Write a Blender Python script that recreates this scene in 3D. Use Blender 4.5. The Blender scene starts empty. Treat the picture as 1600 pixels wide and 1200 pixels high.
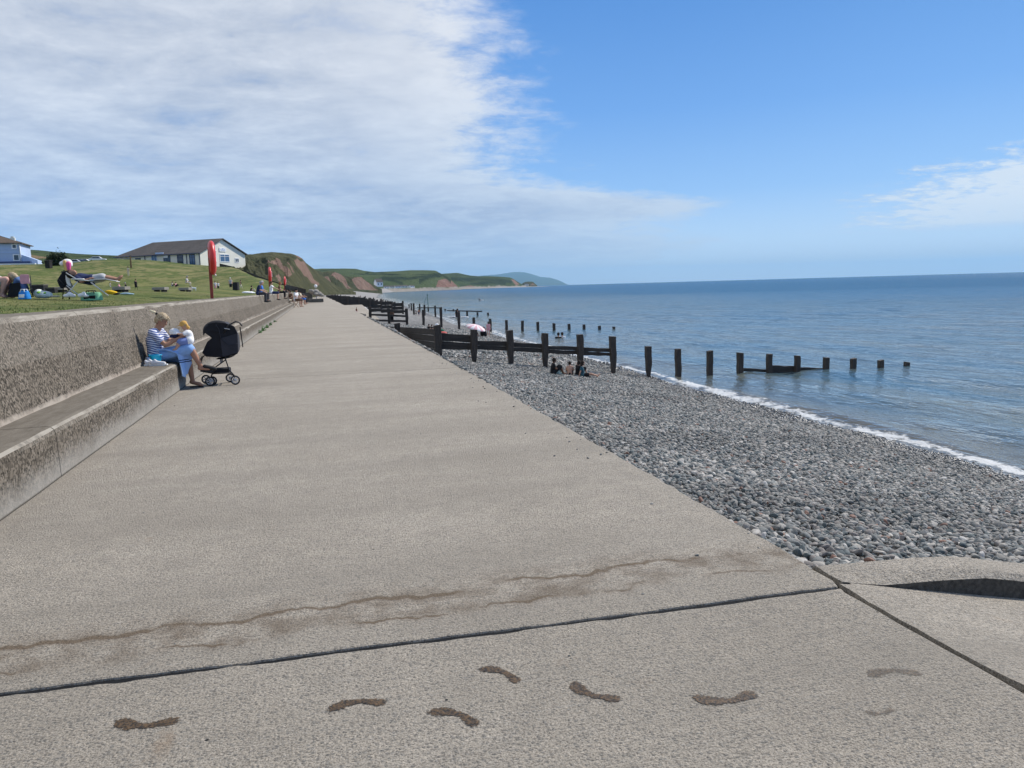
import bpy, bmesh, math, random
import numpy as np
from mathutils import Vector, Matrix
random.seed(7); rng = np.random.default_rng(7)
R = math.radians
scene = bpy.context.scene
COL = scene.collection
PI = math.pi

# ------------------------------------------------------------------ camera
EYE = 1.6; FPX = 1200.0
YAW, PITCH, ROLL = 14.1, 7.24, -1.62
def _basis():
    y, p, r = R(YAW), R(PITCH), R(ROLL)
    F = np.array([math.sin(y)*math.cos(p), math.cos(y)*math.cos(p), -math.sin(p)])
    R0 = np.array([math.cos(y), -math.sin(y), 0.]); U0 = np.cross(R0, F)
    return R0*math.cos(r)+U0*math.sin(r), -R0*math.sin(r)+U0*math.cos(r), F
cR, cU, cF = _basis()
cam_d = bpy.data.cameras.new('camera'); cam = bpy.data.objects.new('camera', cam_d); COL.objects.link(cam)
cam.matrix_world = Matrix(((cR[0], cU[0], -cF[0], 0), (cR[1], cU[1], -cF[1], 0), (cR[2], cU[2], -cF[2], EYE), (0, 0, 0, 1)))
cam_d.sensor_width = 36; cam_d.lens = 36*FPX/1600; cam_d.clip_start = 0.05; cam_d.clip_end = 60000
scene.camera = cam
scene.view_settings.view_transform = 'Standard'; scene.view_settings.look = 'None'
scene.view_settings.exposure = 0.0; scene.view_settings.gamma = 1.0

# ------------------------------------------------------------------ sun
SUN_AZ, SUN_EL = 66.0, 42.0            # azimuth measured from +Y towards +X
sd = Vector((math.sin(R(SUN_AZ))*math.cos(R(SUN_EL)), math.cos(R(SUN_AZ))*math.cos(R(SUN_EL)), math.sin(R(SUN_EL))))
sl = bpy.data.lights.new('sun', 'SUN'); sl.energy = 4.9; sl.angle = R(0.55); sl.color = (1, .94, .85)
so = bpy.data.objects.new('sun', sl); COL.objects.link(so); so.rotation_euler = sd.to_track_quat('Z', 'Y').to_euler()

# ------------------------------------------------------------------ node helper
class G:
    def __init__(s, tree): s.t = tree; s.t.nodes.clear()
    def n(s, typ, **kw):
        nd = s.t.nodes.new(typ)
        for k, v in kw.items():
            if k.startswith('i_'):
                key = k[2:]; key = int(key) if key.isdigit() else key.replace('_', ' ')
                s.set(nd.inputs[key], v)
            else: setattr(nd, k, v)
        return nd
    def set(s, inp, v):
        if isinstance(v, bpy.types.NodeSocket): s.t.links.new(v, inp)
        elif isinstance(v, bpy.types.Node): s.t.links.new(v.outputs[0], inp)
        else: inp.default_value = v
    def m(s, op, a, b=None, c=None, clamp=False):
        nd = s.t.nodes.new('ShaderNodeMath'); nd.operation = op; nd.use_clamp = clamp
        for i, v in enumerate((a, b, c)):
            if v is not None: s.set(nd.inputs[i], v)
        return nd.outputs[0]
    def mix(s, f, a, b, typ='MIX'):
        nd = s.t.nodes.new('ShaderNodeMix'); nd.data_type = 'RGBA'; nd.blend_type = typ
        s.set(nd.inputs[0], f); s.set(nd.inputs[6], a); s.set(nd.inputs[7], b); return nd.outputs[2]
    def rng(s, v, a, b, c=0., d=1., smooth=False):
        nd = s.t.nodes.new('ShaderNodeMapRange'); nd.interpolation_type = 'SMOOTHSTEP' if smooth else 'LINEAR'
        for i, x in enumerate((v, a, b, c, d)): s.set(nd.inputs[i], x)
        return nd.outputs[0]
    def noise(s, vec, scale, detail=3, rough=.55, dist=0., out=0):
        nd = s.t.nodes.new('ShaderNodeTexNoise'); s.set(nd.inputs['Vector'], vec)
        nd.inputs['Scale'].default_value = scale; nd.inputs['Detail'].default_value = detail
        nd.inputs['Roughness'].default_value = rough; nd.inputs['Distortion'].default_value = dist
        return nd.outputs[out]
    def voro(s, vec, scale, feat='F1', out=0, rnd=1.):
        nd = s.t.nodes.new('ShaderNodeTexVoronoi'); nd.feature = feat; s.set(nd.inputs['Vector'], vec)
        nd.inputs['Scale'].default_value = scale; nd.inputs['Randomness'].default_value = rnd
        return nd.outputs[out]
    def mapv(s, vec, sc=(1, 1, 1), loc=(0, 0, 0), rot=(0, 0, 0)):
        nd = s.t.nodes.new('ShaderNodeMapping'); s.set(nd.inputs[0], vec)
        nd.inputs[1].default_value = loc; nd.inputs[2].default_value = rot; nd.inputs[3].default_value = sc
        return nd.outputs[0]
    def ramp(s, f, stops, interp='LINEAR'):
        nd = s.t.nodes.new('ShaderNodeValToRGB'); s.set(nd.inputs[0], f); cr = nd.color_ramp; cr.interpolation = interp
        while len(cr.elements) < len(stops): cr.elements.new(.5)
        for e, (p, c) in zip(cr.elements, stops): e.position = p; e.color = c if len(c) == 4 else (*c, 1)
        return nd.outputs[0]
    def sep(s, v):
        nd = s.t.nodes.new('ShaderNodeSeparateXYZ'); s.set(nd.inputs[0], v); return nd.outputs
    def comb(s, x, y, z):
        nd = s.t.nodes.new('ShaderNodeCombineXYZ')
        for i, v in enumerate((x, y, z)): s.set(nd.inputs[i], v)
        return nd.outputs[0]
    def bump(s, h, strength=.5, dist=.01, normal=None):
        nd = s.t.nodes.new('ShaderNodeBump'); s.set(nd.inputs['Height'], h)
        nd.inputs['Strength'].default_value = strength; nd.inputs['Distance'].default_value = dist
        if normal is not None: s.set(nd.inputs['Normal'], normal)
        return nd.outputs[0]
    def obj(s): return s.t.nodes.new('ShaderNodeTexCoord').outputs['Object']
    def pos(s): return s.t.nodes.new('ShaderNodeNewGeometry').outputs['Position']
    def attr(s, name, out=2):
        nd = s.t.nodes.new('ShaderNodeAttribute'); nd.attribute_name = name; return nd.outputs[out]
def newmat(name):
    m = bpy.data.materials.new(name); m.use_nodes = True; return m, G(m.node_tree)
def finish(g, col, rough=.8, normal=None, spec=.3, metal=0., **kw):
    b = g.n('ShaderNodeBsdfPrincipled'); g.set(b.inputs['Base Color'], col if not isinstance(col, tuple) else (*col[:3], 1))
    g.set(b.inputs['Roughness'], rough); g.set(b.inputs['Specular IOR Level'], spec); g.set(b.inputs['Metallic'], metal)
    if normal is not None: g.set(b.inputs['Normal'], normal)
    for k, v in kw.items(): g.set(b.inputs[k.replace('_', ' ')], v)
    o = g.n('ShaderNodeOutputMaterial'); g.t.links.new(b.outputs[0], o.inputs[0]); return b
C4 = lambda r, g, b: (r, g, b, 1)

# ------------------------------------------------------------------ world: sky with a cloud sheet
world = bpy.data.worlds.new('World'); scene.world = world; world.use_nodes = True
g = G(world.node_tree)
sky = g.n('ShaderNodeTexSky', sky_type='NISHITA', sun_disc=False, sun_elevation=R(SUN_EL), sun_rotation=R(SUN_AZ), air_density=1.0, dust_density=0.3, ozone_density=1.5, altitude=0)
dv = g.n('ShaderNodeTexCoord').outputs['Generated']
d = g.sep(dv)
horiz = g.m('SQRT', g.m('ADD', g.m('MULTIPLY', d[0], d[0]), g.m('MULTIPLY', d[1], d[1])))
el = g.m('MULTIPLY', g.m('ARCTAN2', d[2], horiz), 57.2958)
az = g.m('MULTIPLY', g.m('ARCTAN2', d[0], d[1]), 57.2958)
zz = g.m('ADD', g.m('MAXIMUM', d[2], 0.0), 0.14)
pu = g.m('DIVIDE', d[0], zz); pv = g.m('DIVIDE', d[1], zz)
pl = g.comb(pu, pv, 0.)
big = g.noise(pl, 1.1, 5, .62, .6)
mid = g.noise(g.mapv(pl, (1., 1.15, 1), rot=(0, 0, R(14))), 3.0, 7, .66, .35)
fine = g.noise(g.mapv(pl, (1., 1.2, 1), rot=(0, 0, R(10))), 8.0, 5, .68, .2)
# edge azimuth of the sheet as a function of elevation
cv = g.n('ShaderNodeFloatCurve'); g.set(cv.inputs['Value'], g.m('DIVIDE', el, 60., clamp=True))
edge = [(0,26),(1.2,24),(2.5,29),(4,25.5),(5.3,30),(6.5,23.5),(7.6,17.5),(9,15.5),(12,16),(17,14.6),(20,13.5),(26,11),(38,4),(60,-10)]
c = cv.mapping.curves[0]
for i, (e, a) in enumerate(edge):
    p = (e/60., (a+60)/120.)
    if i == 0: c.points[0].location = p
    elif i == 1: c.points[1].location = p
    else: c.points.new(*p)
for p in c.points: p.handle_type = 'AUTO'
cv.mapping.update()
edge_az = g.m('SUBTRACT', g.m('MULTIPLY', cv.outputs[0], 120.), 60.)
nz = g.m('ADD', g.m('MULTIPLY', g.m('SUBTRACT', big, .5), 10.), g.m('ADD', g.m('MULTIPLY', g.m('SUBTRACT', mid, .5), 12.), g.m('MULTIPLY', g.m('SUBTRACT', fine, .5), 7.)))
dd = g.m('ADD', g.m('SUBTRACT', edge_az, az), nz)
cov = g.rng(dd, -2.2, 5.5, 0, 1, True)
cov = g.m('MULTIPLY', cov, g.rng(g.m('SUBTRACT', edge_az, az), -9, -3, 0, 1, True))
# thin places well inside the sheet show a little blue
inner = g.rng(g.m('ADD', g.m('MULTIPLY', mid, .6), g.m('MULTIPLY', big, .4)), .33, .47, .80, 1, True)
cov = g.m('MULTIPLY', cov, inner)
# second small cloud low on the right
ca, ce = g.m('SUBTRACT', az, 52.), g.m('SUBTRACT', el, 4.9)
ce2 = g.m('ADD', ce, g.m('MULTIPLY', ca, -.09))
q = g.m('SQRT', g.m('ADD', g.m('POWER', g.m('DIVIDE', ca, 14.), 2.), g.m('POWER', g.m('DIVIDE', ce2, 3.1), 2.)))
q = g.m('ADD', q, g.m('ADD', g.m('MULTIPLY', g.m('SUBTRACT', mid, .5), 1.5), g.m('MULTIPLY', g.m('SUBTRACT', fine, .5), 1.5)))
cov2 = g.m('MULTIPLY', g.rng(q, 1.15, .6, 0, 1, True), g.rng(el, 2.5, 3.3, 0, 1, True))
cov2 = g.m('MAXIMUM', cov2, 0.)
cov = g.m('MAXIMUM', cov, cov2)
cov = g.m('MULTIPLY', cov, g.rng(el, 0.0, 5., .55, 1.))
cov = g.m('MULTIPLY', cov, .97, clamp=True)
# brightness of the cloud base: patchy, greyer and bluer low down
tx = g.m('ADD', g.m('MULTIPLY', mid, .55), g.m('ADD', g.m('MULTIPLY', fine, .25), g.m('MULTIPLY', big, .35)))
edgeb = g.rng(dd, 2., 16., 1., 0., True)
br = g.m('ADD', g.rng(tx, .42, .74, 0, 1), g.m('MULTIPLY', edgeb, .5), clamp=True)
lowc = g.mix(br, C4(3.3, 4.5, 6.8), C4(6.0, 7.3, 9.0))
hic = g.mix(br, C4(4.3, 5.0, 6.3), C4(8.0, 8.4, 9.1))
ccol = g.mix(g.rng(el, 2., 17., 0, 1, True), lowc, hic)
ccol = g.mix(g.m('MULTIPLY', cov2, .8), ccol, C4(8.2, 9.2, 10.2))
grad = g.ramp(g.m('DIVIDE', el, 40., clamp=True), [(0, C4(.68, .86, 1.10)), (.07, C4(.55, .79, 1.10)), (.16, C4(.32, .60, 1.04)), (.30, C4(.18, .44, .94)), (.48, C4(.105, .325, .79)), (1, C4(.06, .2, .6))])
grad = g.mix(g.m('MULTIPLY', g.rng(az, 46, 24, 0, .25, True), g.rng(el, 3, 18)), grad, C4(.06, .24, .72))
gs = g.n('ShaderNodeVectorMath', operation='SCALE'); g.set(gs.inputs[0], grad); gs.inputs['Scale'].default_value = 10.
skyc = g.mix(g.m('MULTIPLY', g.rng(el, 60, 30, .25, 1), .88), sky.outputs[0], gs.outputs[0])
bg = g.n('ShaderNodeBackground'); g.set(bg.inputs[0], g.mix(cov, skyc, ccol)); bg.inputs[1].default_value = 0.098
wo = g.n('ShaderNodeOutputWorld'); g.t.links.new(bg.outputs[0], wo.inputs[0])

# ------------------------------------------------------------------ geometry helpers
def ray(px, py): return cF + cR*((px-800)/FPX) + cU*((600-py)/FPX)
def onz(px, py, z=0.):
    v = ray(px, py); t = (z-EYE)/v[2]; return Vector((v[0]*t, v[1]*t, z))
def ony(px, py, y):
    v = ray(px, py); t = y/v[1]; return Vector((v[0]*t, y, EYE+v[2]*t))
def onx(px, py, x):
    v = ray(px, py); t = x/v[0]; return Vector((x, v[1]*t, EYE+v[2]*t))
def at(px, py, D):
    """point seen at a pixel, at horizontal distance D"""
    v = ray(px, py); t = D/math.hypot(v[0], v[1]); return Vector((v[0]*t, v[1]*t, EYE+v[2]*t))
def link(name, me, mats=None, parent=None):
    o = bpy.data.objects.new(name, me); COL.objects.link(o)
    if mats is not None:
        for m in (mats if isinstance(mats, (list, tuple)) else [mats]): me.materials.append(m)
    if parent is not None: o.parent = parent
    return o
def tag(o, label=None, cat=None, group=None, kind=None):
    if label: o['label'] = label
    if cat: o['category'] = cat
    if group: o['group'] = group
    if kind: o['kind'] = kind
    return o
def empty(name, loc=(0, 0, 0), rz=0., label=None, cat=None, group=None):
    o = bpy.data.objects.new(name, None); COL.objects.link(o); o.location = loc; o.rotation_euler = (0, 0, rz)
    o.empty_display_size = .2; tag(o, label, cat, group); return o
def gridmesh(name, V, nr, nc, smooth=True, attrs=None):
    """V: (nr*nc,3) array"""
    me = bpy.data.meshes.new(name)
    idx = np.arange(nr*nc).reshape(nr, nc)
    f = np.stack([idx[:-1, :-1], idx[:-1, 1:], idx[1:, 1:], idx[1:, :-1]], -1).reshape(-1, 4)
    me.vertices.add(len(V)); me.vertices.foreach_set('co', np.asarray(V, dtype=np.float32).ravel())
    me.loops.add(f.size); me.loops.foreach_set('vertex_index', f.ravel().astype(np.int32))
    me.polygons.add(len(f)); me.polygons.foreach_set('loop_start', (np.arange(len(f))*4).astype(np.int32))
    me.update(calc_edges=True)
    me.polygons.foreach_set('use_smooth', np.full(len(f), smooth))
    for k, a in (attrs or {}).items():
        at_ = me.attributes.new(k, 'FLOAT', 'POINT'); at_.data.foreach_set('value', np.asarray(a, dtype=np.float32).ravel())
    me.validate(); return me
def _hash(ix, iy, seed):
    h = (ix.astype(np.int64)*374761393 + iy.astype(np.int64)*668265263 + seed*982451653) & 0xffffffff
    h = ((h ^ (h >> 13))*1274126177) & 0xffffffff
    return ((h ^ (h >> 16)) & 0xffffff)/float(0xffffff)
def vnoise(x, y, seed=0):
    x = np.asarray(x, float); y = np.asarray(y, float); ix, iy = np.floor(x), np.floor(y); fx, fy = x-ix, y-iy
    fx = fx*fx*(3-2*fx); fy = fy*fy*(3-2*fy)
    a, b = _hash(ix, iy, seed), _hash(ix+1, iy, seed); c_, d_ = _hash(ix, iy+1, seed), _hash(ix+1, iy+1, seed)
    return (a+(b-a)*fx)*(1-fy) + (c_+(d_-c_)*fx)*fy
def fbm(x, y, oct=4, seed=0, gain=.5):
    s, a, n = 0., 1., 0.
    for i in range(oct):
        s = s + a*(vnoise(np.asarray(x)*2**i, np.asarray(y)*2**i, seed+i*17)-.5); n += a; a *= gain
    return s/n*2
class MB:
    """collects primitives into one mesh"""
    def __init__(s): s.v = []; s.f = []; s.mi = []; s.sm = []
    def add(s, vs, fs, mi=0, smooth=False, M=None):
        o = len(s.v)
        s.v += [tuple(M @ Vector(p)) if M is not None else tuple(p) for p in vs]
        s.f += [tuple(i+o for i in f) for f in fs]; s.mi += [mi]*len(fs); s.sm += [smooth]*len(fs); return s
    def box(s, c, d, M=None, mi=0, rz=0.):
        x, y, z = d[0]/2, d[1]/2, d[2]/2
        vs = [(-x,-y,-z),(x,-y,-z),(x,y,-z),(-x,y,-z),(-x,-y,z),(x,-y,z),(x,y,z),(-x,y,z)]
        if rz: vs = [(p[0]*math.cos(rz)-p[1]*math.sin(rz), p[0]*math.sin(rz)+p[1]*math.cos(rz), p[2]) for p in vs]
        vs = [(p[0]+c[0], p[1]+c[1], p[2]+c[2]) for p in vs]
        return s.add(vs, [(0,3,2,1),(4,5,6,7),(0,1,5,4),(1,2,6,5),(2,3,7,6),(3,0,4,7)], mi, False, M)
    def hexa(s, pts, mi=0):
        """8 points: bottom 4 then top 4"""
        return s.add(pts, [(0,3,2,1),(4,5,6,7),(0,1,5,4),(1,2,6,5),(2,3,7,6),(3,0,4,7)], mi)
    def bar(s, a, b, w, h, up=(0, 0, 1), mi=0):
        a, b = Vector(a), Vector(b); t = (b-a).normalized(); u = Vector(up); r = t.cross(u)
        if r.length < 1e-4: r = t.cross(Vector((1, 0, 0)))
        r.normalize(); u = r.cross(t).normalized(); r *= w/2; u *= h/2
        return s.hexa([a-r-u, a+r-u, b+r-u, b-r-u, a-r+u, a+r+u, b+r+u, b-r+u], mi)
    def tube(s, path, rad, n=10, mi=0, caps=True, closed=False):
        path = [Vector(p) for p in path]; N = len(path); rad = [rad]*N if not hasattr(rad, '__len__') else rad
        vs = []; pu = None
        for i, p in enumerate(path):
            t = (path[(i+1) % N]-path[i-1]) if closed else (path[min(i+1, N-1)]-path[max(i-1, 0)])
            t.normalize()
            if pu is None:
                pu = t.orthogonal().normalized()
            else:
                pu = (pu - t*pu.dot(t)); pu = pu.normalized() if pu.length > 1e-6 else t.orthogonal().normalized()
            w = t.cross(pu)
            for k in range(n):
                a = 2*PI*k/n; vs.append(p+(pu*math.cos(a)+w*math.sin(a))*rad[i])
        fs = []
        for i in range(N if closed else N-1):
            j = (i+1) % N
            for k in range(n): fs.append((i*n+k, i*n+(k+1) % n, j*n+(k+1) % n, j*n+k))
        if caps and not closed: fs += [tuple(range(n))[::-1], tuple(range((N-1)*n, N*n))]
        return s.add(vs, fs, mi, True)
    def ell(s, c, r, M=None, nu=16, nv=10, mi=0):
        vs = []; fs = []
        for i in range(nv+1):
            t = PI*i/nv
            for k in range(nu):
                a = 2*PI*k/nu; vs.append((c[0]+r[0]*math.sin(t)*math.cos(a), c[1]+r[1]*math.sin(t)*math.sin(a), c[2]+r[2]*math.cos(t)))
        for i in range(nv):
            for k in range(nu): fs.append((i*nu+k, (i+1)*nu+k, (i+1)*nu+(k+1) % nu, i*nu+(k+1) % nu))
        return s.add(vs, fs, mi, True, M)
    def cap(s, a, b, ra, rb, n=12, mi=0):
        """round cone"""
        a, b = Vector(a), Vector(b); d = b-a; L = d.length
        if L < 1e-5: return s.ell(a, (ra,)*3, mi=mi)
        t = d/L; path = []; rad = []
        for k in range(4): th = PI/2*(1-k/4.); path.append(a-t*ra*math.sin(th)); rad.append(max(ra*math.cos(th), ra*.03))
        path.append(a); rad.append(ra); path.append(b); rad.append(rb)
        for k in range(1, 5): th = PI/2*k/4.; path.append(b+t*rb*math.sin(th)); rad.append(max(rb*math.cos(th), rb*.03))
        return s.tube(path, rad, n, mi)
    def lathe(s, prof, c=(0, 0, 0), n=20, M=None, mi=0):
        vs = []; fs = []; m = len(prof)
        for (r, z) in prof:
            for k in range(n): a = 2*PI*k/n; vs.append((c[0]+r*math.cos(a), c[1]+r*math.sin(a), c[2]+z))
        for i in range(m-1):
            for k in range(n): fs.append((i*n+k, i*n+(k+1) % n, (i+1)*n+(k+1) % n, (i+1)*n+k))
        return s.add(vs, fs, mi, True, M)
    def prism(s, poly, z0, z1, mi=0, M=None):
        n = len(poly); vs = [(p[0], p[1], z0) for p in poly]+[(p[0], p[1], z1) for p in poly]
        fs = [tuple(range(n))[::-1], tuple(range(n, 2*n))]+[(i, (i+1) % n, (i+1) % n+n, i+n) for i in range(n)]
        return s.add(vs, fs, mi, False, M)
    def build(s, name, mats, parent=None, bevel=0., seg=2):
        me = bpy.data.meshes.new(name); me.from_pydata(s.v, [], s.f)
        me.polygons.foreach_set('material_index', s.mi); me.polygons.foreach_set('use_smooth', s.sm); me.update()
        bm = bmesh.new(); bm.from_mesh(me); bmesh.ops.recalc_face_normals(bm, faces=bm.faces); bm.to_mesh(me); bm.free()
        o = link(name, me, mats, parent)
        if bevel: b = o.modifiers.new('bevel', 'BEVEL'); b.width = bevel; b.segments = seg; b.limit_method = 'ANGLE'; b.angle_limit = R(40)
        return o
def plain(name, col, rough=.7, var=.12, scale=12, bumpd=.002, spec=.3, metal=0., bscale=None, **kw):
    """a procedural paint / cloth / plastic: colour varied by noise, slight bump"""
    m, g = newmat(name); o = g.obj(); n = g.noise(o, scale, 4, .6)
    c0 = tuple(max(0, x*(1-var)) for x in col); c1 = tuple(min(1, x*(1+var)) for x in col)
    cc = g.mix(g.rng(n, .3, .7), C4(*c0), C4(*c1))
    b = g.noise(o, bscale or scale*8, 3, .6)
    finish(g, cc, rough, g.bump(b, .6, bumpd), spec, metal, **kw); return m

# ------------------------------------------------------------------ materials of the setting
def mat_concrete():
    m, g = newmat('promenade_concrete'); o = g.pos(); s = g.sep(o)
    big = g.noise(o, .55, 4, .6); mid = g.noise(o, 5, 5, .65); gr = g.noise(o, 130, 3, .7)
    brush = g.noise(g.mapv(o, (7, 80, 1)), 1.0, 5, .75)          # brushed across the walk
    vo = g.voro(g.mapv(o, (1, 1.15, 1)), 64, out=1); vd = g.voro(g.mapv(o, (1, 1.15, 1)), 64)
    st = g.sep(vo)
    c = g.mix(g.rng(big, .3, .7), C4(.425, .372, .30), C4(.58, .515, .425))
    c = g.mix(g.rng(mid, .35, .7, 0, .55), c, C4(.33, .295, .245))
    # exposed aggregate: grey and blue-grey stones among the mortar
    isst = g.m('MULTIPLY', g.rng(st[0], .50, .56), g.rng(vd, .62, .42))
    near = g.rng(s[1], 3.0, 5.5, .72, .5)
    c = g.mix(g.m('MULTIPLY', isst, near), c, g.ramp(st[1], [(0, C4(.12, .128, .125)), (.45, C4(.19, .185, .17)), (.75, C4(.27, .235, .19)), (1, C4(.46, .43, .38))]))
    c = g.mix(g.rng(gr, .5, .64, 0, .9), c, C4(.085, .076, .064))
    c = g.mix(g.rng(gr, .45, .33, 0, .7), c, C4(.52, .49, .44))
    c = g.mix(g.rng(brush, .55, .72, 0, g.rng(s[1], 3, 5, .12, .5)) if False else g.m('MULTIPLY', g.rng(brush, .5, .68), .6), c, C4(.2, .185, .16))
    lt = g.noise(g.mapv(o, (3, 30, 1), (5, 2, 0)), 1.3, 4, .6)
    c = g.mix(g.rng(lt, .58, .74, 0, .35), c, C4(.47, .445, .405))
    n38 = g.noise(g.mapv(o, (1, 1.6, 1)), 34, 4, .7); c = g.mix(g.rng(n38, .54, .66, 0, .42), c, C4(.15, .132, .108)); c = g.mix(g.rng(n38, .42, .32, 0, .35), c, C4(.66, .60, .51))
    # broad transverse bands of wear
    band = g.noise(g.mapv(o, (.12, 1.1, 1)), 1., 4, .6)
    c = g.mix(g.rng(band, .42, .66, 0, .55), c, C4(.27, .243, .203))
    # rusty water stain behind the joint
    w = g.m('ADD', s[1], g.m('MULTIPLY', g.m('SUBTRACT', g.noise(g.mapv(o, (1, .25, 1)), 2.4, 4, .6), .5), .42))
    xs = g.m('MULTIPLY', g.m('ADD', s[0], .9), -.02)
    w = g.m('ADD', w, xs)
    l1 = g.rng(g.m('ABSOLUTE', g.m('SUBTRACT', w, 3.86)), .0, .035, 1, 0, True)
    l2 = g.rng(g.m('ABSOLUTE', g.m('SUBTRACT', w, 3.60)), .0, .022, 1, 0, True)
    zone = g.m('MULTIPLY', g.rng(w, 3.50, 3.64, 0, 1, True), g.rng(w, 3.80, 4.15, 1, 0, True))
    rust = g.m('ADD', g.m('MULTIPLY', zone, g.rng(mid, .40, .64, .05, .7)), g.m('ADD', g.m('MULTIPLY', l1, g.rng(g.noise(o, 1.7, 3), .38, .5, .1, .95)), g.m('MULTIPLY', l2, g.rng(g.noise(o, 2.3, 3), .42, .55, 0, .8))), clamp=True)
    c = g.mix(g.m('MULTIPLY', rust, .9), c, g.mix(gr, C4(.10, .068, .04), C4(.19, .145, .10)))
    sp = g.m('MULTIPLY', g.rng(g.noise(o, 1.1, 5, .7, 1.), .66, .74), .5)
    c = g.mix(sp, c, C4(.30, .22, .15))
    # dark specks of stray grit
    sk = g.voro(o, 3.3); c = g.mix(g.rng(sk, .028, .02), c, C4(.03, .03, .03))
    h = g.m('ADD', g.m('MULTIPLY', gr, .5), g.m('ADD', g.m('MULTIPLY', g.rng(vd, 0, .6), -.35), g.m('MULTIPLY', brush, .9)))
    finish(g, c, .88, g.bump(h, 1., .014), .25); return m
def mat_wall(name, seat=False):
    m, g = newmat(name); o = g.pos(); s = g.sep(o)
    geo = g.n('ShaderNodeNewGeometry'); nz = g.sep(geo.outputs['Normal'])[2]
    v = g.voro(o, 46, out=1); vs_ = g.sep(v)[0]; gr = g.noise(o, 75, 4, .75); mid = g.noise(o, 3.2, 5, .65); big = g.noise(o, .8, 4)
    c = g.mix(gr, C4(.055, .046, .036), C4(.165, .140, .110))
    c = g.mix(g.rng(vs_, .55, .75), c, C4(.23, .197, .158))
    c = g.mix(g.rng(vs_, .30, .2), c, C4(.032, .028, .022))
    c = g.mix(g.rng(mid, .45, .7, 0, .55), c, C4(.075, .063, .047))
    c = g.mix(g.rng(big, .5, .7, 0, .4), c, C4(.19, .163, .13))
    if seat:
        lowz = g.m('ADD', s[2], g.m('MULTIPLY', g.m('SUBTRACT', mid, .5), .25))
        pale = g.m('MULTIPLY', g.rng(g.m('ADD', lowz, g.m('MULTIPLY', g.m('SUBTRACT', gr, .5), .45)), .27, .06, 0, 1), .75)
        c = g.mix(pale, c, g.mix(gr, C4(.22, .205, .18), C4(.46, .44, .40)))
        streak = g.noise(g.mapv(o, (3, 3, .35)), 2.6, 3, .7)
        c = g.mix(g.rng(streak, .6, .7, 0, .2), c, C4(.27, .245, .205))
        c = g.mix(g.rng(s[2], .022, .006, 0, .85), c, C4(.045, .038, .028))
    else:
        # salt and crumbling mortar along the foot of the wall
        lowz = g.m('ADD', s[2], g.m('MULTIPLY', g.m('SUBTRACT', g.noise(o, 9, 3), .5), .12))
        c = g.mix(g.rng(lowz, .53, .475, 0, .85), c, C4(.42, .36, .30))
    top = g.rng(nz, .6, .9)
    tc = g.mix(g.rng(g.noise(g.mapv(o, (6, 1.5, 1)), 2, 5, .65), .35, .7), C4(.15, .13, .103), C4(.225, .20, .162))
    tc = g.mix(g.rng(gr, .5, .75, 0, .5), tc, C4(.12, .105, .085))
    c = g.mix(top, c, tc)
    # pale worn arris between top and face
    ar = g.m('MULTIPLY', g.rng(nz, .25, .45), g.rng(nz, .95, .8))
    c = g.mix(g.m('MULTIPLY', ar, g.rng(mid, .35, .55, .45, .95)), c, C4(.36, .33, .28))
    h = g.m('ADD', gr, g.m('MULTIPLY', vs_, .5))
    finish(g, c, .92, g.bump(h, .9, .007), .2); return m
def mat_pebble():
    m, g = newmat('pebble_stone'); oi = g.n('ShaderNodeObjectInfo'); r = oi.outputs['Random']
    at_ = g.n('ShaderNodeAttribute', attribute_name='tone', attribute_type='INSTANCER'); t = at_.outputs['Fac']
    o = g.obj(); n = g.noise(o, 2.5, 4, .65)
    c = g.ramp(r, [(0, C4(.10, .125, .13)), (.16, C4(.18, .19, .185)), (.34, C4(.27, .26, .235)), (.5, C4(.255, .265, .255)), (.64, C4(.40, .375, .335)), (.76, C4(.50, .47, .425)), (.86, C4(.26, .235, .215)), (.968, C4(.54, .52, .49)), (.985, C4(.30, .17, .125)), (1, C4(.27, .20, .16))], 'CONSTANT')
    c = g.mix(g.rng(n, .3, .7, 0, .35), c, g.mix(.5, c, C4(.12, .12, .12)))
    c = g.mix(g.m('MULTIPLY', t, .72), c, C4(.035, .036, .036))
    wet = g.rng(t, .3, 1, .78, .25)
    finish(g, c, wet, g.bump(g.noise(o, 9, 3), .4, .01), .35); return m
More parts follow.
